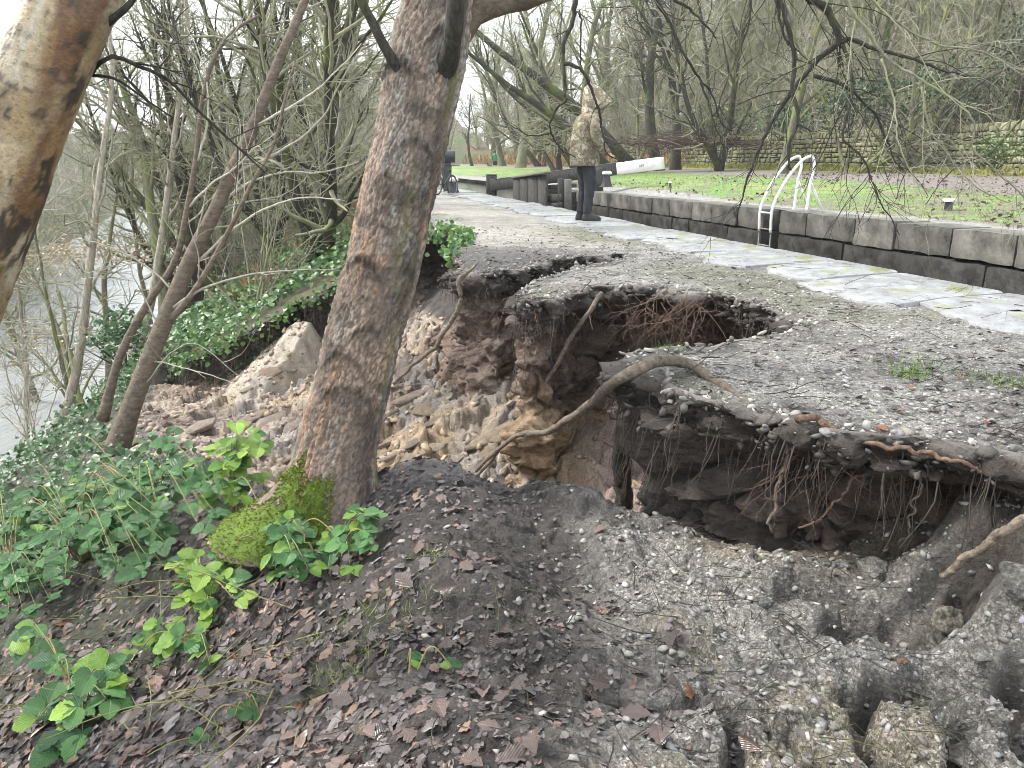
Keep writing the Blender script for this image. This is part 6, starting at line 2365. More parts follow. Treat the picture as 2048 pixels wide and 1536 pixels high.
GREYG = (0.25, 0.235, 0.21)
SAND = (0.36, 0.325, 0.26)
DK = (0.10, 0.085, 0.075)
for k, (px_, py_, sz, cl_, fl) in enumerate((
        (1745, 1150, 0.085, GREYG, 0.75), (1885, 1300, 0.065, SAND, 1.1), (1965, 1385, 0.04, GREYG, 0.6), (1770, 1375, 0.045, SAND, 0.6), (1880, 1375, 0.04, SAND, 0.6), (1925, 1385, 0.035, SAND, 0.6),
        (1830, 1365, 0.035, GREYG, 0.6), (1985, 1225, 0.06, GREYG, 0.5), (2030, 1290, 0.045, GREYG, 0.6), (1720, 1220, 0.045, GREYG, 0.6), (1850, 1195, 0.06, GREYG, 0.5), (1800, 1215, 0.05, GREYG, 0.6),
        (1990, 1150, 0.05, GREYG, 0.6), (2040, 1180, 0.09, GREYG, 0.7), (1800, 1325, 0.03, (0.25, 0.17, 0.12), 0.5), (1550, 1075, 0.03, GREYG, 0.6), (1590, 1085, 0.035, GREYG, 0.5),
        (1565, 1062, 0.022, (0.4, 0.39, 0.36), 0.7), (1620, 1090, 0.03, GREYG, 0.5), (1525, 1210, 0.045, (0.16, 0.16, 0.155), 0.5), (1410, 1340, 0.03, GREYG, 0.5), (1640, 1450, 0.03, (0.4, 0.39, 0.36), 0.5),
        (1615, 1500, 0.025, (0.42, 0.41, 0.38), 0.6), (1540, 1440, 0.03, GREYG, 0.4), (1290, 1150, 0.03, (0.30, 0.27, 0.25), 0.6), (1205, 1225, 0.03, (0.32, 0.23, 0.18), 0.6), (1360, 1160, 0.03, GREYG, 0.6),
        (1440, 1180, 0.035, GREYG, 0.6), (1460, 1100, 0.03, GREYG, 0.6), (1680, 1180, 0.035, GREYG, 0.6), (1890, 1140, 0.04, GREYG, 0.6), (1650, 1130, 0.03, GREYG, 0.6))):
    lump('soil_block' if sz > 0.045 else 'stone', px_, py_, sz, 700 + k, cl_, NEARGROUND, None, fl, None, 0.9)
# clay boulders on the floor of the slip
for k in range(40):
    for _ in range(50):
        x, y = lr.uniform(-4.3, 1.0), lr.uniform(4.3, 10.0)
        if in_poly(np.array([x]), np.array([y]), PIT)[0] and ground_h(x, y) < -1.0:
            break
    sz = 0.035 + 0.10 * lr.random() ** 2
    q = lump('clay_block', 0, 0, sz, 800 + k, mixc(mixc(np.array((0.38, 0.30, 0.235)), (0.19, 0.14, 0.12), lr.random()), (0.34, 0.25, 0.15), 0.6 * (lr.random() < 0.25)), GROUND, None, lr.uniform(0.45, 0.8), 5.0)
    q.location = (x, y, float(ground_h(x, y)) + sz * 0.15)
# broken plates of clay that slid down and cracked
pr = np.random.default_rng(303)
PLATES = []
for k in range(12):
    m = int(pr.integers(5, 8))
    an = np.sort(np.arange(m) / m * 2 * math.pi + pr.normal(0, 0.22, m))
    rad = pr.uniform(0.6, 1.0, m)
    ol = np.stack([np.cos(an) * rad, np.sin(an) * rad * pr.uniform(0.55, 0.8)], 1)
    rings = [np.column_stack([ol * f, np.full(m, z_) + pr.normal(0, 0.03, m)]) for f, z_ in ((0.85, -0.5), (1.0, -0.12), (0.97, 0.12), (0.55, 0.2))]
    V = np.concatenate(rings + [[[0, 0, 0.22]]])
    i, j = np.meshgrid(np.arange(3), np.arange(m), indexing='ij')
    j2 = (j + 1) % m
    Q = np.stack([i * m + j, i * m + j2, (i + 1) * m + j2, (i + 1) * m + j], -1).reshape(-1, 4)
    jj = np.arange(m)
    T = np.stack([np.full(m, 4 * m), 3 * m + jj, 3 * m + (jj + 1) % m], -1)
    tone = mixc(mixc(np.array((0.40, 0.33, 0.265)), (0.24, 0.18, 0.14), pr.random() ** 2), (0.38, 0.29, 0.18), 0.5 * (pr.random() < 0.25))
    PLATES.append(new_mesh('clay_plate', V, [Q, T], False, col=np.zeros((len(V), 3)) + tone, attrs={'grav': np.zeros(len(V))}, mats=[M['ground']]))
placed = 0
while placed < 110:
    x, y = (pr.uniform(-1.5, 0.4), pr.uniform(4.6, 8.2)) if pr.random() < 0.75 else (pr.uniform(-4.0, -1.5), pr.uniform(6.0, 9.6))
    if not in_poly(np.array([x]), np.array([y]), PIT)[0] or ground_h(x, y) > -0.95:
        continue
    s_ = 0.05 + 0.17 * pr.random() ** 2
    nrm = ground_n(np.array([x]), np.array([y]), 0.15)[0] + pr.normal(0, 0.16, 3)
    h = math.radians(225) + pr.normal(0, 0.5)
    B3 = basis(np.array([math.cos(h), math.sin(h), -0.3]) - nrm * 0, nrm / np.linalg.norm(nrm))
    o = link('clay_plate', PLATES[int(pr.integers(12))], GROUND)
    o.matrix_world = Matrix.Translation((x, y, float(ground_h(x, y)) + s_ * 0.08)) @ Matrix(B3.tolist()).to_4x4() @ Matrix.Diagonal((s_ * 1.5, s_, s_ * pr.uniform(0.35, 0.7), 1))
    placed += 1

# ------------------------------------------------------------------ roots
def root(label, pts, ra, rb, mat, n=60, seed=0, hair=6, name='exposed_root'):
    """pts: (px, py, Y)"""
    r = np.random.default_rng(seed)
    C_ = spline(np.array([at_y(a, b, Y) for a, b, Y in pts]), n)
    C_ = C_ + np.stack([fbm2(np.linspace(0, 9, n), np.full(n, k * 7.7 + seed), 3, 5) for k in range(3)], 1) * 0.02
    R_ = np.linspace(ra, rb, n) * np.interp(np.linspace(0, 1, n), [0, 0.16, 1], [0.35 if ra > 0.02 else 1.0, 1.0, 1.0]) * (1 + 0.12 * fbm2(np.linspace(0, 30, n), np.full(n, seed * 1.3), 2, 8))
    base = C_[0]
    T_ = link(name, None, loc=tuple(base), label=label, cat='root')
    V_, F_ = tube_geo(C_, R_, 12)
    V_ = V_ + (0.05 * ra * r.normal(size=V_.shape))
    link('bark', new_mesh('bark', V_ - base, F_, True, mats=[mat]), T_)
    if hair:
        ch = grow_children(r, [(C_, R_)], dict(n=hair, len=0.14, ang=(40, 90), rad=0.25, rmax=0.004, seg=5, wander=0.3, trop=-0.12, start=0.02, rmin=0.001, taper=0.3))
        ch += grow_children(r, ch, dict(n=8, len=0.06, ang=(30, 80), rad=0.5, seg=3, wander=0.3, trop=-0.1, rmin=0.0008))
        a_ = Acc()
        tubes(a_, [(p_ - base, r_, 4) for p_, r_ in ch])
        if ch:
            link('rootlets', a_.mesh('rootlets', M['root']), T_, kind='stuff')
    return C_


root('thick grey root curving from the nearest spur down into the slip', [(1510, 812, 2.74), (1425, 758, 3.02), (1370, 727, 3.16), (1325, 724, 3.1), (1285, 738, 3.0), (1250, 754, 3.02), (1215, 776, 3.15), (1160, 826, 3.6), (1105, 862, 4.0), (1020, 880, 4.6), (988, 905, 4.8), (955, 942, 5.0)], 0.028, 0.012, M['root'], 90, 1)
root('long straight root running down from the middle spur', [(1204, 585, 5.18), (1180, 625, 5.1), (1150, 670, 5.1), (1120, 712, 5.08), (1090, 765, 5.1), (1060, 815, 5.12), (1020, 872, 5.2), (985, 915, 5.25), (950, 955, 5.2)], 0.016, 0.014, M['root'], 70, 2)
root('pale root looping down beside the furthest spur', [(955, 525, 6.6), (938, 540, 6.5), (917, 560, 6.45), (920, 600, 6.45), (898, 648, 6.5), (870, 690, 6.6), (820, 737, 6.8), (785, 770, 6.9)], 0.022, 0.014, M['root'], 60, 3)
root('reddish root under the nearest edge of the path', [(1585, 836, 2.52), (1620, 838, 2.49), (1652, 850, 2.46), (1690, 884, 2.44), (1705, 905, 2.52)], 0.014, 0.011, M['root_red'], 40, 4, 3)
root('long thin reddish root along the top of the right hand hollow', [(1730, 885, 2.40), (1790, 898, 2.34), (1850, 908, 2.30), (1910, 922, 2.24), (1965, 946, 2.22)], 0.009, 0.006, M['root_red'], 40, 5, 5)
root('brown root sloping up out of the rubble at the right edge', [(1890, 1150, 2.2), (1925, 1122, 2.15), (1965, 1095, 2.1), (2010, 1062, 2.05), (2060, 1035, 2.0)], 0.011, 0.015, M['root'], 40, 6, 2)
root('knobbly broken root end hanging in the right hand hollow', [(1578, 855, 2.6), (1572, 885, 2.58), (1577, 910, 2.58), (1566, 945, 2.6), (1556, 975, 2.62), (1545, 1030, 2.66), (1538, 1065, 2.66)], 0.008, 0.006, M['root'], 40, 7, 4)
root('forked yellow root in the middle of the right hand hollow', [(1745, 945, 2.5), (1700, 965, 2.48), (1672, 1000, 2.48), (1640, 1040, 2.5), (1600, 1060, 2.5)], 0.006, 0.004, M['root_red'], 40, 8, 4)
root('thin pale root standing free in the right hand hollow', [(1845, 935, 2.4), (1838, 975, 2.38), (1822, 1020, 2.38), (1800, 1085, 2.4)], 0.005, 0.003, M['root'], 30, 9, 3)
root('pale broken branch lying on the leaf mould', [(925, 1153, 2.93), (955, 1135, 2.98), (990, 1118, 3.0), (1030, 1095, 3.02)], 0.013, 0.012, M['pale_bark'], 20, 10, 0, 'fallen_branch')
root('thin curved stick on the leaf mould', [(862, 1222, 2.58), (890, 1262, 2.46), (930, 1300, 2.33), (946, 1330, 2.24), (935, 1365, 2.15), (895, 1398, 2.08)], 0.004, 0.007, M['root'], 30, 11, 0, 'stick')
root('dark straight stick at the edge of the gravel', [(1190, 1262, 2.47), (1250, 1245, 2.5), (1305, 1220, 2.53)], 0.008, 0.006, M['root'], 16, 12, 0, 'stick')
root('red brown twig forked into the soil beyond the pale plate', [(790, 770, 7.3), (900, 770, 6.9), (1040, 780, 6.5)], 0.004, 0.003, M['root'], 20, 13, 0, 'stick')
root('thin brown stick standing behind the bramble', [(585, 1030, 2.8), (610, 1075, 2.78), (640, 1110, 2.76)], 0.004, 0.004, M['cane'], 12, 14, 0, 'stick')

# hair roots under the lip, and reddish roots inside the hollows
r_ = np.random.default_rng(77)
items, red = [], []
for k in range(2600):
    t = int(r_.integers(20, _n - 20))
    j = int(3 + r_.integers(4, 34))
    p = SCARV[t, j]
    if p[1] > 11.3:
        continue
    ln = r_.uniform(0.04, 0.22) * (1.4 if p[1] < 5.6 else 0.9) * (2.4 if p[0] < -1.3 else 1.0)
    d = np.array([_nor[t, 0] * 0.35, _nor[t, 1] * 0.35, -1.0])
    items.append((branch(r_, p, d, ln, r_.uniform(0.0008, 0.0028) * (1 + 0.12 * p[1]), 4, 0.18, -0.25, 0.4)))
a_ = Acc()
tubes(a_, [(p, q, 3) for p, q in items])
link('hair_roots', a_.mesh('hair_roots', simple('dark_roots', (0.05, 0.038, 0.03), 0.8)), SCAR, kind='stuff')
for k in range(150):
    if r_.random() < 0.5:
        p = at_y(r_.uniform(1250, 1430), r_.uniform(585, 640), r_.uniform(4.9, 5.3))
    elif r_.random() < 0.85:
        p = at_y(r_.uniform(1560, 1960), r_.uniform(880, 960), r_.uniform(2.4, 2.6))
    else:
        p = at_y(r_.uniform(1060, 1200), r_.uniform(560, 620), r_.uniform(5.0, 5.2))
    d = np.array([r_.normal(0, 0.9) - 0.3, -0.15 + r_.normal(0, 0.3), r_.uniform(-1.0, -0.1)])
    red.append(branch(r_, p, d, r_.uniform(0.12, 0.45) * (1.25 if p[1] > 4 else 0.7), r_.uniform(0.0008, 0.0022) * (1 + 0.15 * p[1]), 9, 0.22, -0.06, 0.3))
red += grow_children(r_, red, dict(n=5, len=0.12, ang=(20, 60), rad=0.6, seg=4, wander=0.2, trop=-0.05, rmin=0.0008))
a_ = Acc()
tubes(a_, [(p, q, 4) for p, q in red])
link('fine_roots', a_.mesh('fine_roots', M['root_red']), SCAR, kind='stuff')
# the shaggy clump hanging between the spurs
n = 40
C_ = spline(np.array([at_y(1238, 775, 3.62), at_y(1246, 860, 3.66), at_y(1240, 930, 3.7), at_y(1248, 990, 3.7), at_y(1240, 1060, 3.7)]), n)
V_, F_ = tube_geo(C_, np.interp(np.linspace(0, 1, n), [0, 0.2, 0.35, 0.6, 0.85, 1], [0.02, 0.028, 0.05, 0.046, 0.05, 0.02]), 26)
nn = fbm3(V_[:, 0] * 20, V_[:, 1] * 20, V_[:, 2] * 9, 4, 9)
cc = np.concatenate([np.repeat(C_, 26, 0), C_[:1], C_[-1:]])
V_ = cc + (V_ - cc) * (1 + 0.7 * nn)[:, None]
CL = link('root_clump', None, loc=tuple(C_[0]), label='shaggy dark clump of roots and soil hanging in front of the tan clay', cat='root clump')
link('soil', new_mesh('soil', V_ - C_[0], F_, True, col=np.zeros((len(V_), 3)) + np.array((0.04, 0.034, 0.03)), attrs={'grav': np.zeros(len(V_))}, mats=[M['scar']]), CL)
a_ = Acc()
hr = []
for k in range(160):
    p = C_[int(r_.integers(n))]
    hr.append(branch(r_, p + r_.normal(0, 0.02, 3), (r_.normal(0, 0.4), r_.normal(0, 0.4), -1), r_.uniform(0.05, 0.16), 0.0018, 4, 0.2, -0.15))
tubes(a_, [(p - C_[0], q, 3) for p, q in hr])
link('rootlets', a_.mesh('rootlets', M['root']), CL, kind='stuff')

# ------------------------------------------------------------------ brambles
BR = [leaf_grid(13, 5, 0.43, w_ovate, f, d, 0.07) for f, d in ((0.22, 0.12), (0.3, 0.2), (0.15, 0.3), (0.35, 0.05))]
BRM = [new_mesh('leaf', V, [F], True, uv=uv, mats=[M['bramble']]) for V, F, uv in BR]
BRL = leaf_mat('young_bramble_leaf', (0.13, 0.26, 0.045), (0.25, 0.38, 0.07), 0.4, 0.35)
BRY = [new_mesh('leaf', V, [F], True, uv=uv, mats=[BRL]) for V, F, uv in BR]
br = np.random.default_rng(88)
LEAFN = [0]


def gpoint(px, py, z=-0.9):
    for _ in range(10):
        p = at_z(px, py, z)
        z = float(ground_h(p[0], p[1]))
    return np.array([p[0], p[1], z])


def bramble(label, px, py, spots, young, size, hgt, seed):
    """spots: places (px, py) where a leaf spray shows; canes lead there from the root"""
    r = np.random.default_rng(seed)
    b = gpoint(px, py)
    T_ = link('bramble', None, loc=tuple(b), label=label, cat='bramble')
    extra = []
    for (sx, sy, hh) in spots:
        g = gpoint(sx, min(sy + hh, 1500))
        tip = at_y(sx, sy, g[1])
        tip[2] = max(tip[2], float(ground_h(tip[0], tip[1])) + 0.03)
        mid = (b + tip) / 2 + np.array([0, 0, 0.05 + 0.3 * np.linalg.norm(tip - b) * r.uniform(0.5, 1.0)])
        C_ = spline(np.array([b + r.normal(0, 0.02, 3), mid, tip]), 14)
        V_, F_ = tube_geo(C_, np.linspace(0.0032, 0.0016, 14), 5)
        link('cane', new_mesh('cane', V_ - b, F_, True, mats=[M['cane']]), T_)
        for node in range(r.integers(2, 5) if hgt > 0.06 else 1):
            f = 1.0 - node * r.uniform(0.10, 0.17)
            i = int(np.clip(f * 13, 1, 13))
            p = C_[i]
            hd = r.uniform(0, 6.28)
            up = np.array([r.normal(0, 0.25) + 0.05, r.normal(0, 0.25) - 0.25, 1.0])
            up /= np.linalg.norm(up)
            for q, (da, s_) in enumerate(((0, 1.0), (1.25, 0.78), (-1.25, 0.78))):
                d = np.array([math.cos(hd + da), math.sin(hd + da), r.uniform(-0.35, 0.1)])
                B3 = basis(d - up * (d @ up), up)
                s = size * 1.15 * s_ * r.uniform(0.6, 1.25)
                st = p + np.array([math.cos(hd), math.sin(hd), 0]) * (0.018 if q == 0 else 0.010)
                if LEAFN[0] < 330:
                    o = link('leaf', (BRY if r.random() < young else BRM)[int(r.integers(4))], T_)
                    o.matrix_local = Matrix.Translation(Vector(st - b)) @ Matrix(B3.tolist()).to_4x4() @ Matrix.Scale(s, 4)
                    LEAFN[0] += 1
                else:
                    extra.append((st - b, B3, s, r.random() < young))
    if extra:
        C = np.array([(0.17, 0.30, 0.055) if e[3] else np.array((0.05, 0.13, 0.04)) * r.uniform(0.7, 1.6) for e in extra])
        mass('leaves', BR, np.array([e[0] for e in extra]), np.array([e[1] for e in extra]), np.array([e[2] for e in extra]), C, M['bramble_col'], T_, kind='stuff')


def spots(seed, x0, x1, y0, y1, n, h0, h1):
    r = np.random.default_rng(seed)
    return [(r.uniform(x0, x1), r.uniform(y0, y1), r.uniform(h0, h1)) for _ in range(n)]


bramble('bright young bramble standing by the foot of the big tree', 470, 1030, [(470, 845, 170), (500, 870, 150), (450, 880, 140), (515, 895, 130), (485, 905, 120), (440, 900, 120), (490, 930, 90), (520, 900, 120), (450, 940, 90), (510, 960, 60), (400, 960, 70), (420, 1000, 40), (480, 990, 50)], 0.8, 0.072, 0.3, 1)
bramble('pale green bramble sprig in the middle of the patch', 410, 1220, [(345, 1140, 60), (400, 1110, 70), (420, 1160, 50), (390, 1190, 30), (450, 1160, 60), (470, 1200, 40), (360, 1180, 40), (430, 1230, 20)], 0.65, 0.066, 0.2, 2)
bramble('large leaved bramble shoot at the front left', 180, 1430, [(60, 1300, 60), (20, 1290, 60), (170, 1370, 40), (215, 1400, 40), (165, 1460, 20), (75, 1440, 30), (130, 1480, 20), (225, 1340, 50), (110, 1340, 60)], 0.2, 0.085, 0.2, 3)
bramble('dark bramble sprigs at the right hand foot of the big tree', 690, 1110, [(690, 1060, 40), (730, 1050, 40), (750, 1090, 20), (660, 1100, 20), (700, 1130, 15), (640, 1080, 30), (580, 1080, 40), (760, 1040, 30)], 0.1, 0.055, 0.12, 4)
bramble('small bramble sprig over the dead leaves in front', 400, 1310, [(340, 1310, 30), (380, 1280, 30), (420, 1330, 20), (300, 1270, 40), (270, 1310, 30)], 0.5, 0.06, 0.1, 5)
bramble('dense dark bramble mound on the left', 170, 1120, spots(6, 10, 330, 990, 1160, 64, 30, 110), 0.03, 0.075, 0.2, 6)
bramble('dense bramble mound behind the bright young shoot', 300, 1030, spots(7, 100, 460, 950, 1070, 50, 25, 90), 0.08, 0.075, 0.2, 7)
bramble('bramble trailing off the left edge of the view', 30, 1190, spots(8, -40, 140, 1010, 1230, 34, 25, 90), 0.08, 0.075, 0.2, 8)
bramble('low bramble leaves in front of the big tree foot', 560, 1130, spots(9, 440, 640, 1010, 1150, 20, 15, 50), 0.15, 0.055, 0.1, 9)
bramble('lone bramble leaf pair on the bare leaf mould', 830, 1345, [(815, 1330, 12), (905, 1345, 10)], 0.6, 0.036, 0.05, 10)
bramble('dull bramble sprig low on the mud at the front', 500, 1440, [(490, 1400, 15), (520, 1430, 10), (470, 1440, 10), (400, 1500, 8)], 0.0, 0.05, 0.05, 11)

# loose canes and straws over the litter
a_ = Acc()
cs = []
for k in range(90):
    g = gpoint(br.uniform(-40, 620), br.uniform(1040, 1480))
    h = br.uniform(0, 6.28)
    cs.append(branch(br, g + np.array([0, 0, 0.01]), (math.cos(h), math.sin(h), br.uniform(0.0, 0.7)), br.uniform(0.12, 0.55), br.uniform(0.0015, 0.0035), 6, 0.10, -0.07, 0.5))
tubes(a_, [(p, q, 5) for p, q in cs])
link('dead_canes', a_.mesh('dead_canes', M['cane']), GROUND, kind='stuff')
a_ = Acc()
cs = []
for k in range(620):
    g = gpoint(br.uniform(250, 1900), br.uniform(1030, 1530))
    h = br.uniform(0, 6.28)
    cs.append(branch(br, g + np.array([0, 0, 0.008]), (math.cos(h), math.sin(h), 0.05), br.uniform(0.04, 0.22), br.uniform(0.0008, 0.0024), 4, 0.12, 0.0, 0.6))
for k in range(260):
    y = 2.3 + 7 * br.random() ** 1.5
    x = br.uniform(0.2, 3.2)
    if -3.1 < lat(x, y) < -0.2 and not in_poly(np.array([x]), np.array([y]), PITS)[0]:
        h = br.normal(0.0, 0.6)
        cs.append(branch(br, (x, y, 0.03), (math.cos(h), math.sin(h), 0.0), br.uniform(0.05, 0.28), br.uniform(0.0009, 0.0024), 5, 0.2, 0.0, 0.6))
tubes(a_, [(p, q, 4) for p, q in cs])
link('small_twigs', a_.mesh('small_twigs', M['twig_dark']), GROUND, kind='stuff')

# ------------------------------------------------------------------ ivy and undergrowth
def small_leaves(name, P, nrm, smin, smax, c1, c2, label, seed, tilt=0.5, prot=None, kind='stuff', mat=None):
    r = np.random.default_rng(seed)
    N = len(P)
    R = euler_frames(r, N, nrm, tilt)
    S = r.uniform(smin, smax, N)
    C = mixc(np.zeros((N, 3)) + np.array(c1), c2, r.random(N) ** 1.3)
    return mass(name, prot or IVY, P, R, S, C, mat or M['ivy_col'], None, kind=kind, label=label)


def w_ivy(u):
    return np.clip(np.sin(math.pi * np.clip(u, 0, 1) ** 0.6) ** 0.7, 0.02, 1)


IVY = [leaf_grid(4, 3, 0.42, w_ivy, f, d) for f, d in ((0.2, 0.2), (0.35, 0.3), (0.1, 0.1))]
ir = np.random.default_rng(91)


def clumpy(N, sampler, hf, depth, seed, thr=0.0, fs=1.2):
    out = []
    got = 0
    while got < N:
        x, y = sampler(N)
        n = fbm2(x * fs, y * fs, 3, seed)
        m = n > thr - 0.25 * ir.random(len(x))
        x, y, n = x[m], y[m], n[m]
        z = hf(x, y) + depth * ir.random(len(x)) * (0.4 + np.clip(n - thr, 0, 1) * 2.2)
        out.append(np.stack([x, y, z], 1))
        got += len(x)
    return np.concatenate(out)[:N]


def s_left(N):
    y = ir.uniform(4.2, 12.0, N)
    x = ir.uniform(-6.6, -1.8, N)
    ok = (x > -0.72 * y - 0.4) & ~in_poly(x, y, PIT)
    return x[ok], y[ok]


P = clumpy(4600, s_left, lambda x, y: np.where(x > GX0 + 0.1, ground_h(x, y), upper(x, y)), 0.22, 93, -0.15)
small_leaves('ivy_ground_cover', P, np.array([0.1, -0.35, 1.0]), 0.035, 0.085, (0.035, 0.075, 0.03), (0.085, 0.16, 0.055), 'ivy and bramble covering the river bank on the left', 94)


def s_back(N):
    y = 10.2 + 6.8 * ir.random(N) ** 1.25
    v = ir.uniform(-8.5, -3.1, N)
    x = 3.31 - KX * (y - 4.93) + v / CK
    ok = ~in_poly(x, y, PITS) & (seg_dist(x, y, RIMS[::8], None, False)[0] > 0.04)
    return x[ok], y[ok]


P = clumpy(7000, s_back, lambda x, y: upper(x, y) + 0.05, 0.35, 95, -0.1, 0.9)
small_leaves('ivy_on_bank', P, np.array([0.0, -0.5, 1.0]), 0.05, 0.12, (0.04, 0.095, 0.03), (0.12, 0.22, 0.06), 'green ivy over the bank above the back of the slip', 96)
# ivy hanging over the back scarp and the rim beside the trunk
hp = []
for k in range(1900):
    t = int(ir.integers(10, int(0.37 * _n))) if ir.random() < 0.75 else int(ir.integers(int(0.24 * _n), int(0.35 * _n)))
    j = int(ir.random() ** 1.6 * 26)
    hp.append(SCARV[t, j] + np.array([_nor[t, 0] * 0.05, _nor[t, 1] * 0.05, 0.02]) + ir.normal(0, 0.04, 3))
small_leaves('hanging_ivy', np.array(hp), np.array([0.1, -0.8, 0.6]), 0.04, 0.09, (0.04, 0.10, 0.03), (0.15, 0.27, 0.06), 'ivy trailing over the lip at the back of the slip', 97, 0.6)
# bracken and dead grass
GR = [(np.array([(-0.5, 0, 0), (0.5, 0, 0), (0.15, 0, 0.6), (0.5, 0.1, 1.0)]) * np.array([0.06, 1, 1]), np.array([(0, 1, 2), (2, 1, 3)]), np.zeros((4, 2)))]


def blades(name, P, h0, h1, c1, c2, label, seed, lean=0.35):
    r = np.random.default_rng(seed)
    N = len(P)
    up = np.stack([r.normal(0, lean, N), r.normal(0, lean, N), np.ones(N)], 1)
    up /= np.linalg.norm(up, axis=1, keepdims=True)
    h = r.uniform(0, 6.28, N)
    x = np.stack([np.cos(h), np.sin(h), np.zeros(N)], 1)
    y = np.cross(up, x)
    y /= np.linalg.norm(y, axis=1, keepdims=True)
    x = np.cross(y, up)
    R = np.stack([x, y, up], 2)
    C = mixc(np.zeros((N, 3)) + np.array(c1), c2, r.random(N))
    return mass(name, GR, P, R, r.uniform(h0, h1, N), C, M['col'], None, kind='stuff', label=label)


def s_far(N):
    y = 9 + 45 * ir.random(N) ** 1.5
    v = ir.uniform(4.5, 9.9, N)
    x = 3.31 - KX * (y - 4.93) + v / CK
    return x, y


x, y = s_far(24000)
k = fbm2(x * 3.3, y * 3.3, 4, 203) < 0.15
x, y = x[k], y[k]
blades('grass', np.stack([x, y, far_z(x, y, lat(x, y))], 1), 0.04, 0.11, (0.12, 0.20, 0.05), (0.26, 0.33, 0.10), 'short bright grass on the far bank of the lock', 98, 0.6)
y = 8.5 + 20 * ir.random(2600) ** 1.3
v = ir.uniform(4.3, 14.3, 2600)
x = 3.31 - KX * (y - 4.93) + v / CK
k = (fbm2(x * 1.3, y * 1.3, 3, 205) > -0.1) | (v > 9)
x, y, v = x[k], y[k], v[k]
small_leaves('fallen_leaves_far_bank', np.stack([x, y, far_z(x, y, v) + 0.04], 1), np.array([0, -0.1, 1.0]), 0.05, 0.11, (0.06, 0.045, 0.038), (0.17, 0.125, 0.10), 'dead leaves strewn over the grass of the far bank', 104, 0.35)
y = ir.uniform(10, 50, 5200)
v = ir.uniform(14.0, 15.35, 5200)
x = 3.31 - KX * (y - 4.93) + v / CK
blades('rough_grass', np.stack([x, y, far_z(x, y, v)], 1), 0.10, 0.30, (0.13, 0.15, 0.035), (0.27, 0.26, 0.08), 'mossy rough grass along the foot of the drystone wall', 99, 0.5)
y = ir.uniform(46, 110, 9000)
v = ir.uniform(11.5, 22, 9000)
x = 3.31 - KX * (y - 4.93) + v / CK
k = fbm2(x * 0.3, y * 0.3, 3, 8) > -0.1
x, y, v = x[k], y[k], v[k]
blades('bracken', np.stack([x, y, far_z(x, y, v) + 0.15 * ir.random(len(x))], 1), 0.5, 1.5, (0.26, 0.14, 0.06), (0.42, 0.34, 0.16), 'dead orange bracken and straw by the far end of the canal', 100, 0.5)
y = ir.uniform(13.5, 30, 3000)
v = ir.uniform(-6.5, -3.3, 3000)
x = 3.31 - KX * (y - 4.93) + v / CK
blades('dead_bracken', np.stack([x, y, upper(x, y)], 1), 0.25, 0.7, (0.30, 0.16, 0.08), (0.40, 0.27, 0.14), 'rusty dead bracken at the edge of the towpath behind the big trunk', 101, 0.6)
# green tufts on the path verge and mud
gp = []
for (px_, py_, rr, nn_) in ((870, 430, 0.3, 260), (985, 418, 0.5, 220), (905, 440, 0.3, 200), (1815, 755, 0.06, 160), (2010, 770, 0.12, 120), (1330, 695, 0.06, 60), (1840, 735, 0.15, 80)):
    p = at_z(px_, py_, 0)
    q = p[:2] + ir.normal(0, rr, (nn_, 2)) * 0.6
    q = q[~in_poly(q[:, 0], q[:, 1], PITS)]
    gp.append(np.column_stack([q, path_h(q[:, 0], q[:, 1])]))
blades('verge_grass', np.concatenate(gp), 0.02, 0.06, (0.10, 0.18, 0.05), (0.22, 0.32, 0.09), 'small grass tufts on the towpath', 102, 0.8)
gp = []
for (px_, py_, rr, nn_) in ((700, 1330, 0.10, 220), (660, 1370, 0.06, 120), (840, 1200, 0.08, 80), (720, 1230, 0.06, 90), (860, 1110, 0.06, 60), (430, 1480, 0.06, 80), (620, 1300, 0.06, 60)):
    p = gpoint(px_, py_)
    q = p[:2] + ir.normal(0, rr, (nn_, 2)) * 0.7
    gp.append(np.column_stack([q, ground_h(q[:, 0], q[:, 1])]))
blades('mud_grass', np.concatenate(gp), 0.015, 0.045, (0.14, 0.20, 0.06), (0.30, 0.33, 0.12), 'thin pale grass tufts on the trodden mud', 103, 0.9)

# evergreens behind the wall and by the river
def evergreen(px, py, Y, rad, hgt, n, label, seed, c1=(0.02, 0.05, 0.02), c2=(0.07, 0.13, 0.05), leaf=0.11, name='evergreen_bush'):
    r = np.random.default_rng(seed)
    p = at_y(px, py, Y)
    T_ = link(name, None, loc=tuple(p), label=label, cat='bush')
    q = r.normal(0, 1, (n, 3))
    q /= np.linalg.norm(q, axis=1, keepdims=True)
    rr = r.random(n) ** 0.45
    lump_ = 1 + 0.5 * fbm3(q[:, 0] * 2 + seed, q[:, 1] * 2, q[:, 2] * 2, 3, seed)
    q = q * (rr * lump_)[:, None] * np.array([rad, rad, hgt / 2]) + np.array([0, 0, hgt * 0.5])
    R = euler_frames(r, n, np.array([0, -0.4, 0.8]), 0.6)
    C = mixc(np.zeros((n, 3)) + np.array(c1), c2, r.random(n) ** 1.5)
    mass('foliage', IVY, q, R, r.uniform(0.6, 1.3, n) * leaf, C, M['ivy_col'], T_)
    a_ = Acc()
    bs = [branch(r, (0, 0, -0.2), (r.normal(0, 0.5), r.normal(0, 0.5), 1), hgt * r.uniform(0.6, 0.95), 0.02, 6, 0.12, 0.03) for _ in range(7)]
    tubes(a_, [(a, b, 5) for a, b in bs])
    link('stems', a_.mesh('stems', M['dark_bark']), T_)


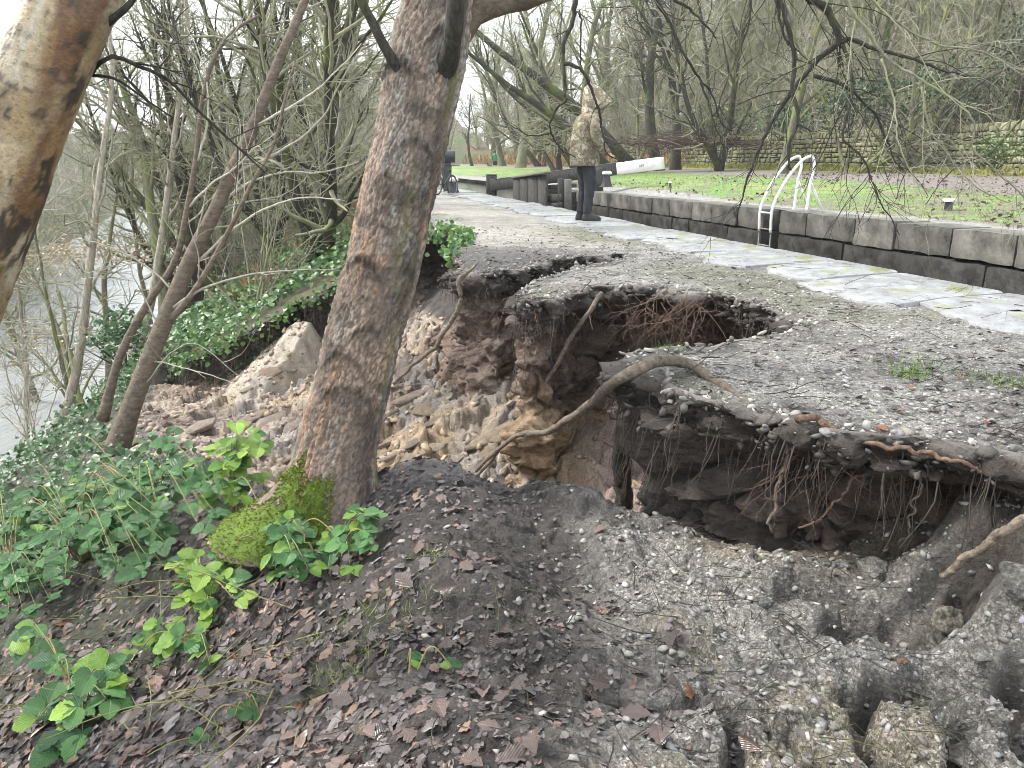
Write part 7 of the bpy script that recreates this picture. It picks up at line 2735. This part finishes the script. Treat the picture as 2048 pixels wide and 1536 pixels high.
evergreen(1700, 262, 29, 1.6, 2.2, 1500, 'dark holly bush behind the middle of the wall', 1)
evergreen(1870, 268, 27, 1.7, 2.6, 1700, 'dark laurel behind the wall near the ivy clad tree', 2)
evergreen(2030, 240, 28, 1.5, 3.6, 1700, 'ivy thicket round the tree at the right edge', 3)
evergreen(1420, 280, 37, 1.6, 1.8, 1100, 'grey green bush above the wall beside the brush heap', 4, (0.05, 0.08, 0.045), (0.12, 0.17, 0.10))
evergreen(1560, 272, 32, 1.3, 1.3, 900, 'low evergreen on the wall top behind the ladder', 5, (0.04, 0.075, 0.04), (0.11, 0.16, 0.09))
evergreen(250, 720, 12.2, 0.5, 0.9, 600, 'ivy bush at the top of the river bank', 6, (0.03, 0.08, 0.03), (0.10, 0.2, 0.07), 0.08)
evergreen(610, 330, 26, 1.8, 5.0, 1500, 'dark yew behind the alder stems', 7, (0.02, 0.035, 0.02), (0.05, 0.075, 0.035), 0.13)
evergreen(1990, 330, 22.5, 0.7, 0.9, 500, 'leafy plant at the foot of the wall near the right edge', 8, (0.04, 0.08, 0.02), (0.12, 0.17, 0.05), 0.09)
# sprays of orange beech leaves by the river
def beech(px, py, Y, n, label, seed, w=1.2, h=0.5):
    r = np.random.default_rng(seed)
    p = at_y(px, py, Y)
    T_ = link('beech_spray', None, loc=tuple(p), label=label, cat='branch')
    q = r.normal(0, 1, (n, 3)) * np.array([w, 0.5, h]) * 0.5
    R = euler_frames(r, n, np.array([0, -0.5, 0.8]), 0.6)
    C = mixc(np.zeros((n, 3)) + np.array((0.36, 0.20, 0.09)), (0.52, 0.36, 0.2), r.random(n))
    mass('leaves', IVY, q, R, r.uniform(0.035, 0.08, n), C, M['ivy_col'], T_)
    a_ = Acc()
    bs = [branch(r, (-w, 0, r.normal(0, h * 0.4)), (1, 0, 0.05), w * 1.8, 0.012, 7, 0.1, 0.0) for _ in range(5)]
    bs += grow_children(r, bs, dict(n=3, len=0.6, ang=(25, 60), rad=0.5, seg=4, wander=0.15, trop=0, rmin=0.004))
    tubes(a_, [(a, b, 4) for a, b in bs])
    link('twigs', a_.mesh('twigs', M['twig']), T_)


beech(150, 505, 17, 700, 'spray of orange dead beech leaves over the river', 11, 2.2, 0.32)
beech(30, 520, 15, 160, 'orange beech leaves just below the birch trunk', 12, 1.3, 0.5)
beech(95, 690, 14, 110, 'few straw coloured leaves on stems in front of the water', 13, 0.8, 0.8)
beech(280, 280, 20, 120, 'faint orange leaves high between the trees by the river', 14, 1.6, 0.8)

# brush heap behind the wall
r_ = np.random.default_rng(5)
p = at_y(1372, 290, 36.5)
BH = link('brush_heap', None, loc=tuple(p), label='heap of cut brushwood on the slope behind the wall', cat='brush heap')
a_ = Acc()
it = []
for k in range(420):
    h = r_.uniform(0, 6.28)
    q = r_.normal(0, 1, 3) * np.array([1.5, 0.8, 0.22])
    q[2] = abs(q[2]) * np.exp(-(q[0] / 2) ** 2) + 0.05
    it.append(branch(r_, q - np.array([math.cos(h) * 0.6, math.sin(h) * 0.5, 0]), (math.cos(h), math.sin(h), r_.normal(0, 0.2)), r_.uniform(0.8, 1.9), r_.uniform(0.008, 0.022), 5, 0.08, -0.01, 0.5))
tubes(a_, [(a, b, 4) for a, b in it])
link('brushwood', a_.mesh('brushwood', bark_mat('brushwood', (0.07, 0.045, 0.04), (0.2, 0.14, 0.12))), BH)
root('dark fallen log on the slope beside the brush heap', [(1258, 290, 37), (1275, 284, 37), (1290, 283, 37), (1302, 274, 37)], 0.13, 0.09, M['dark_bark'], 16, 21, 0, 'fallen_log')
root('pale cut branch sticking out of the brush heap', [(1315, 278, 35.5), (1340, 284, 35.5), (1362, 291, 35.5)], 0.03, 0.02, M['twig_pale'], 12, 22, 0, 'fallen_branch')

# ------------------------------------------------------------------ people
def skin_body(name, joints, edges, mat, root=0, sub=2):
    """one continuous figure grown over a skeleton; joints: (x, y, z, radius_x, radius_y)"""
    me = bpy.data.meshes.new(name)
    me.from_pydata([j[:3] for j in joints], edges, [])
    me.update()
    o = bpy.data.objects.new(name, me)
    COL.objects.link(o)
    m = o.modifiers.new('skin', 'SKIN')
    m.use_smooth_shade = True
    for i, j in enumerate(joints):
        sv = me.skin_vertices[0].data[i]
        sv.radius = (j[3], j[4])
        sv.use_root = (i == root)
    s = o.modifiers.new('subsurf', 'SUBSURF')
    s.levels = sub
    s.render_levels = sub
    dg = bpy.context.evaluated_depsgraph_get()
    dg.update()
    ev = bpy.data.meshes.new_from_object(o.evaluated_get(dg))
    bpy.data.objects.remove(o)
    ev.name = name
    ev.materials.clear()
    ev.materials.append(mat)
    for p in ev.polygons:
        p.use_smooth = True
    return ev


def loft(rings, k=28, cap=True, fold=0.0, seed=0):
    """rings: (cx, cy, cz, rx, ry) horizontal ellipses from bottom to top"""
    rg = spline(np.array(rings, float), 40)
    a = np.arange(k) / k * 2 * math.pi
    V = np.stack([rg[:, 0, None] + rg[:, 3, None] * np.cos(a), rg[:, 1, None] + rg[:, 4, None] * np.sin(a), np.broadcast_to(rg[:, 2, None], (40, k))], -1)
    if fold:
        n = fbm3(V[..., 0] * 7, V[..., 1] * 7, V[..., 2] * 5 + seed, 3, seed)
        c = np.stack([rg[:, 0], rg[:, 1], rg[:, 2]], -1)[:, None]
        V = c + (V - c) * (1 + fold * n)[..., None]
    V = V.reshape(-1, 3)
    i, j = np.meshgrid(np.arange(39), np.arange(k), indexing='ij')
    j2 = (j + 1) % k
    F = [np.stack([i * k + j, i * k + j2, (i + 1) * k + j2, (i + 1) * k + j], -1).reshape(-1, 4)]
    if cap:
        V = np.concatenate([V, rg[:1, :3], rg[-1:, :3]])
        j = np.arange(k)
        F.append(np.concatenate([np.stack([np.full(k, 40 * k), (j + 1) % k, j], -1), np.stack([np.full(k, 40 * k + 1), 39 * k + j, 39 * k + (j + 1) % k], -1)]))
    return V, F


def cloth_tube(P, R, k=16, fold=0.08, seed=0, n=30, sq=None):
    C = spline(np.column_stack([np.array(P, float), np.array(R, float)]), n)
    V, F = tube_geo(C[:, :3], C[:, 3], k, True, None if sq is None else C[:, 3] * sq)
    c = np.concatenate([np.repeat(C[:, :3], k, 0), C[:1, :3], C[-1:, :3]])
    nn = fbm3(V[:, 0] * 9, V[:, 1] * 9, V[:, 2] * 9 + seed, 3, seed)
    nn = nn + 0.6 * np.sin(V[:, 2] * 55 + nn * 4) * 0.35
    return c + (V - c) * (1 + fold * nn)[:, None], F


# the hooded person on the lock side; local +x is the way they face (to the right), height about 1.9 with the hood
pp = at_z(1168, 441, 0.03)
PER = link('person', None, loc=(pp[0], pp[1], 0.034), rot=(0, 0, math.radians(14)), label='person in a hooded camouflage jacket and dark jeans looking into the lock', cat='person')
J = [(0.0, 0, 0.98, .13, .15), (0.02, 0, 1.2, .13, .16), (0.03, 0, 1.42, .12, .19), (0.05, 0, 1.58, .055, .06), (0.10, 0, 1.66, .06, .06), (0.14, 0, 1.80, .085, .08),
     (0.0, 0.09, 0.9, .085, .085), (0.015, 0.10, 0.5, .058, .058), (-0.02, 0.10, 0.09, .04, .04), (0.12, 0.11, 0.035, .035, .045),
     (0.02, -0.09, 0.9, .085, .085), (0.05, -0.10, 0.5, .058, .058), (0.02, -0.10, 0.09, .04, .04), (0.16, -0.11, 0.035, .035, .045),
     (0.05, 0.21, 1.44, .06, .06), (0.05, 0.25, 1.18, .048, .048), (0.20, 0.20, 0.99, .035, .035),
     (0.05, -0.21, 1.44, .06, .06), (0.10, -0.29, 1.17, .048, .048), (0.27, -0.24, 0.975, .032, .032), (0.315, -0.23, 0.945, .034, .024)]
E_ = [(0, 1), (1, 2), (2, 3), (3, 4), (4, 5), (0, 6), (6, 7), (7, 8), (8, 9), (0, 10), (10, 11), (11, 12), (12, 13), (2, 14), (14, 15), (15, 16), (2, 17), (17, 18), (18, 19), (19, 20)]
# fingers and thumb of the near hand
for fy, ln in ((-0.030, 0.075), (-0.012, 0.085), (0.006, 0.08), (0.022, 0.065)):
    b = len(J)
    J += [(0.345, -0.23 + fy * 0.9, 0.93, .011, .011), (0.345 + ln * 0.5, -0.23 + fy, 0.905, .010, .010), (0.345 + ln * 0.8, -0.23 + fy, 0.875, .009, .009)]
    E_ += [(20, b), (b, b + 1), (b + 1, b + 2)]
b = len(J)
J += [(0.32, -0.267, 0.95, .012, .012), (0.36, -0.28, 0.94, .011, .011)]
E_ += [(20, b), (b, b + 1)]
link('body', skin_body('body', J, E_, M['skin']), PER)


def pl(name, V, F, mat, parent=PER):
    return link(name, new_mesh(name, V, F, True, mats=[mat]), parent)


ac = Acc()
ac.add(*loft([(-0.01, 0, 0.80, .215, .225), (-0.01, 0, 0.86, .225, .235), (-0.02, 0, 1.0, .215, .23), (-0.02, 0, 1.2, .20, .23), (0.0, 0, 1.38, .185, .235), (0.02, 0, 1.50, .15, .21), (0.055, 0, 1.58, .10, .12), (0.07, 0, 1.63, .085, .09)], 36, True, 0.07, 3))
for sg in (1, -1):
    ac.add(*cloth_tube([(0.04, 0.17 * sg, 1.49), (0.05, 0.26 * sg, 1.38), (0.06, 0.30 * sg, 1.20), (0.14, 0.29 * sg, 1.09), (0.255, 0.25 * sg, 0.99)], [.085, .088, .074, .068, .056], 18, 0.10, 5 + sg))
pl('jacket', np.concatenate(ac.V), [np.concatenate(v) for v in ac.F.values()], M['camo'])
# hood: deep, peak forward and down
hd = [(0.03, 0, 1.55, .11, .125), (0.05, 0, 1.61, .125, .135), (0.10, 0, 1.69, .17, .145), (0.14, 0, 1.77, .20, .145), (0.135, 0, 1.85, .185, .13), (0.10, 0, 1.92, .13, .10), (0.07, 0, 1.955, .05, .05)]
V, F = loft(hd, 30, True, 0.05, 9)
fx = ss(0.10, 0.30, V[:, 0])
V[:, 0] += 0.05 * fx * ss(1.66, 1.80, V[:, 2]) * ss(1.95, 1.8, V[:, 2])
V[:, 2] -= 0.07 * fx
pl('hood', V, F, camo_mat('pale_camouflage_cloth', 1.5))
ac = Acc()
for sg, dx in ((1, 0.0), (-1, 0.025)):
    ac.add(*cloth_tube([(-0.005 + dx, 0.09 * sg, 0.95), (0.0 + dx, 0.095 * sg, 0.75), (0.02 + dx, 0.10 * sg, 0.5), (0.0 + dx, 0.10 * sg, 0.28), (-0.015 + dx, 0.10 * sg, 0.10)], [.115, .10, .082, .07, .066], 18, 0.13, 15 + sg))
pl('trousers', np.concatenate(ac.V), [np.concatenate(v) for v in ac.F.values()], M['trouser'])
for sg, dx in ((1, 0.0), (-1, 0.03)):
    V, F = loft([(0.05 + dx, 0.11 * sg, 0.0, .15, .052), (0.05 + dx, 0.11 * sg, 0.03, .155, .056), (0.04 + dx, 0.11 * sg, 0.06, .14, .055), (0.0 + dx, 0.105 * sg, 0.10, .085, .058), (-0.02 + dx, 0.10 * sg, 0.16, .07, .062)], 24)
    pl('boot', V, F, M['boot'])
for nm, zz in (('shoulder_patch', 1.36),):
    V, F = box_geo((0.06, 0.006, 0.05), 0.002)
    o = pl(nm, V + np.array([0.03, -0.345, zz]), F, simple('red_patch', (0.25, 0.09, 0.08), 0.8))

# the far walker and dog
wpos = at_y(990, 341, 77)
WK = link('person', None, loc=tuple(wpos), rot=(0, 0, math.radians(100)), label='distant walker in a green jacket and navy shorts on the far bank', cat='person')
J = [(0, 0, 0.95, .12, .15), (0, 0, 1.25, .12, .17), (0, 0, 1.45, .10, .18), (0, 0, 1.56, .055, .055), (0.02, 0, 1.70, .09, .085),
     (0.0, 0.09, 0.85, .085, .085), (0.05, 0.1, 0.48, .06, .06), (0.0, 0.1, 0.07, .04, .04), (0.1, 0.1, 0.03, .035, .04), (0, -0.09, 0.85, .085, .085), (-0.03, -0.1, 0.48, .06, .06), (-0.12, -0.1, 0.1, .04, .04), (-0.03, -0.1, 0.04, .035, .04),
     (0, 0.22, 1.42, .06, .06), (-0.03, 0.27, 1.15, .05, .05), (0.06, 0.27, 0.92, .035, .035), (0, -0.22, 1.42, .06, .06), (0.0, -0.28, 1.15, .05, .05), (0.1, -0.27, 0.93, .035, .035)]
E_ = [(0, 1), (1, 2), (2, 3), (3, 4), (0, 5), (5, 6), (6, 7), (7, 8), (0, 9), (9, 10), (10, 11), (11, 12), (2, 13), (13, 14), (14, 15), (2, 16), (16, 17), (17, 18)]
link('body', skin_body('body', J, E_, M['skin'], 0, 1), WK)
ac = Acc()
ac.add(*loft([(0, 0, 0.86, .17, .21), (0, 0, 1.0, .17, .21), (0, 0, 1.3, .155, .215), (0, 0, 1.48, .12, .19), (0, 0, 1.58, .07, .08)], 20))
for sg in (1, -1):
    ac.add(*cloth_tube([(0, 0.17 * sg, 1.46), (0, 0.25 * sg, 1.35), (-0.02, 0.285 * sg, 1.15), (0.05, 0.28 * sg, 0.97)], [.08, .085, .07, .06], 12, 0.05))
pl('jacket', np.concatenate(ac.V), [np.concatenate(v) for v in ac.F.values()], M['green_cloth'], WK)
ac = Acc()
for sg, dx in ((1, 0.02), (-1, -0.02)):
    ac.add(*cloth_tube([(0, 0.09 * sg, 0.92), (dx, 0.095 * sg, 0.7), (dx, 0.10 * sg, 0.48)], [.115, .11, .10], 12, 0.04))
pl('shorts', np.concatenate(ac.V), [np.concatenate(v) for v in ac.F.values()], M['navy'], WK)
V, F = loft([(0.01, 0, 1.66, .10, .095), (0.0, 0, 1.74, .105, .098), (0.0, 0, 1.80, .07, .07)], 16)
pl('hair', V, F, simple('dark_hair', (0.05, 0.04, 0.035), 0.7), WK)
dpos = at_y(980, 342, 76.5)
J = [(0, 0, 0.5, .12, .13), (0.3, 0, 0.52, .13, .15), (-0.28, 0, 0.52, .10, .10), (0.45, 0, 0.64, .075, .075), (0.55, 0, 0.74, .07, .07), (0.68, 0, 0.71, .035, .035),
     (0.3, 0.08, 0.35, .05, .05), (0.3, 0.08, 0.2, .032, .032), (0.31, 0.08, 0.03, .03, .03), (0.3, -0.08, 0.35, .05, .05), (0.33, -0.08, 0.2, .032, .032), (0.36, -0.08, 0.03, .03, .03),
     (-0.27, 0.08, 0.38, .065, .065), (-0.36, 0.08, 0.22, .03, .03), (-0.33, 0.08, 0.03, .03, .03), (-0.25, -0.08, 0.38, .065, .065), (-0.33, -0.08, 0.22, .03, .03), (-0.28, -0.08, 0.03, .03, .03),
     (-0.42, 0, 0.50, .025, .025), (-0.58, 0, 0.42, .018, .018), (0.52, 0.06, 0.80, .02, .03), (0.52, -0.06, 0.80, .02, .03)]
E_ = [(0, 1), (0, 2), (1, 3), (3, 4), (4, 5), (1, 6), (6, 7), (7, 8), (1, 9), (9, 10), (10, 11), (2, 12), (12, 13), (13, 14), (2, 15), (15, 16), (16, 17), (2, 18), (18, 19), (4, 20), (4, 21)]
link('dog', skin_body('dog', J, E_, M['dog'], 0, 1), None, tuple(dpos), (0, 0, math.radians(120)), label='black dog walking beside the distant walker', cat='dog', scale=0.95)

# ------------------------------------------------------------------ thin mist in the valley
_hz = Mat('mist')
_hz.nt.nodes.remove(_hz.b)
_pv = _hz.nt.nodes.new('ShaderNodeVolumePrincipled')
_pv.inputs['Color'].default_value = (0.93, 0.95, 0.93, 1)
_pv.inputs['Density'].default_value = 0.0009
_pv.inputs['Anisotropy'].default_value = 0.2
_ho = [x for x in _hz.nt.nodes if x.type == 'OUTPUT_MATERIAL'][0]
_hz.nt.links.new(_pv.outputs[0], _ho.inputs['Volume'])
V, F = box_geo((420, 330, 72))
link('haze', new_mesh('haze', V + np.array([-10, 135, 28]), F, False, mats=[_hz.m]), kind='stuff', label='thin pale mist filling the valley')
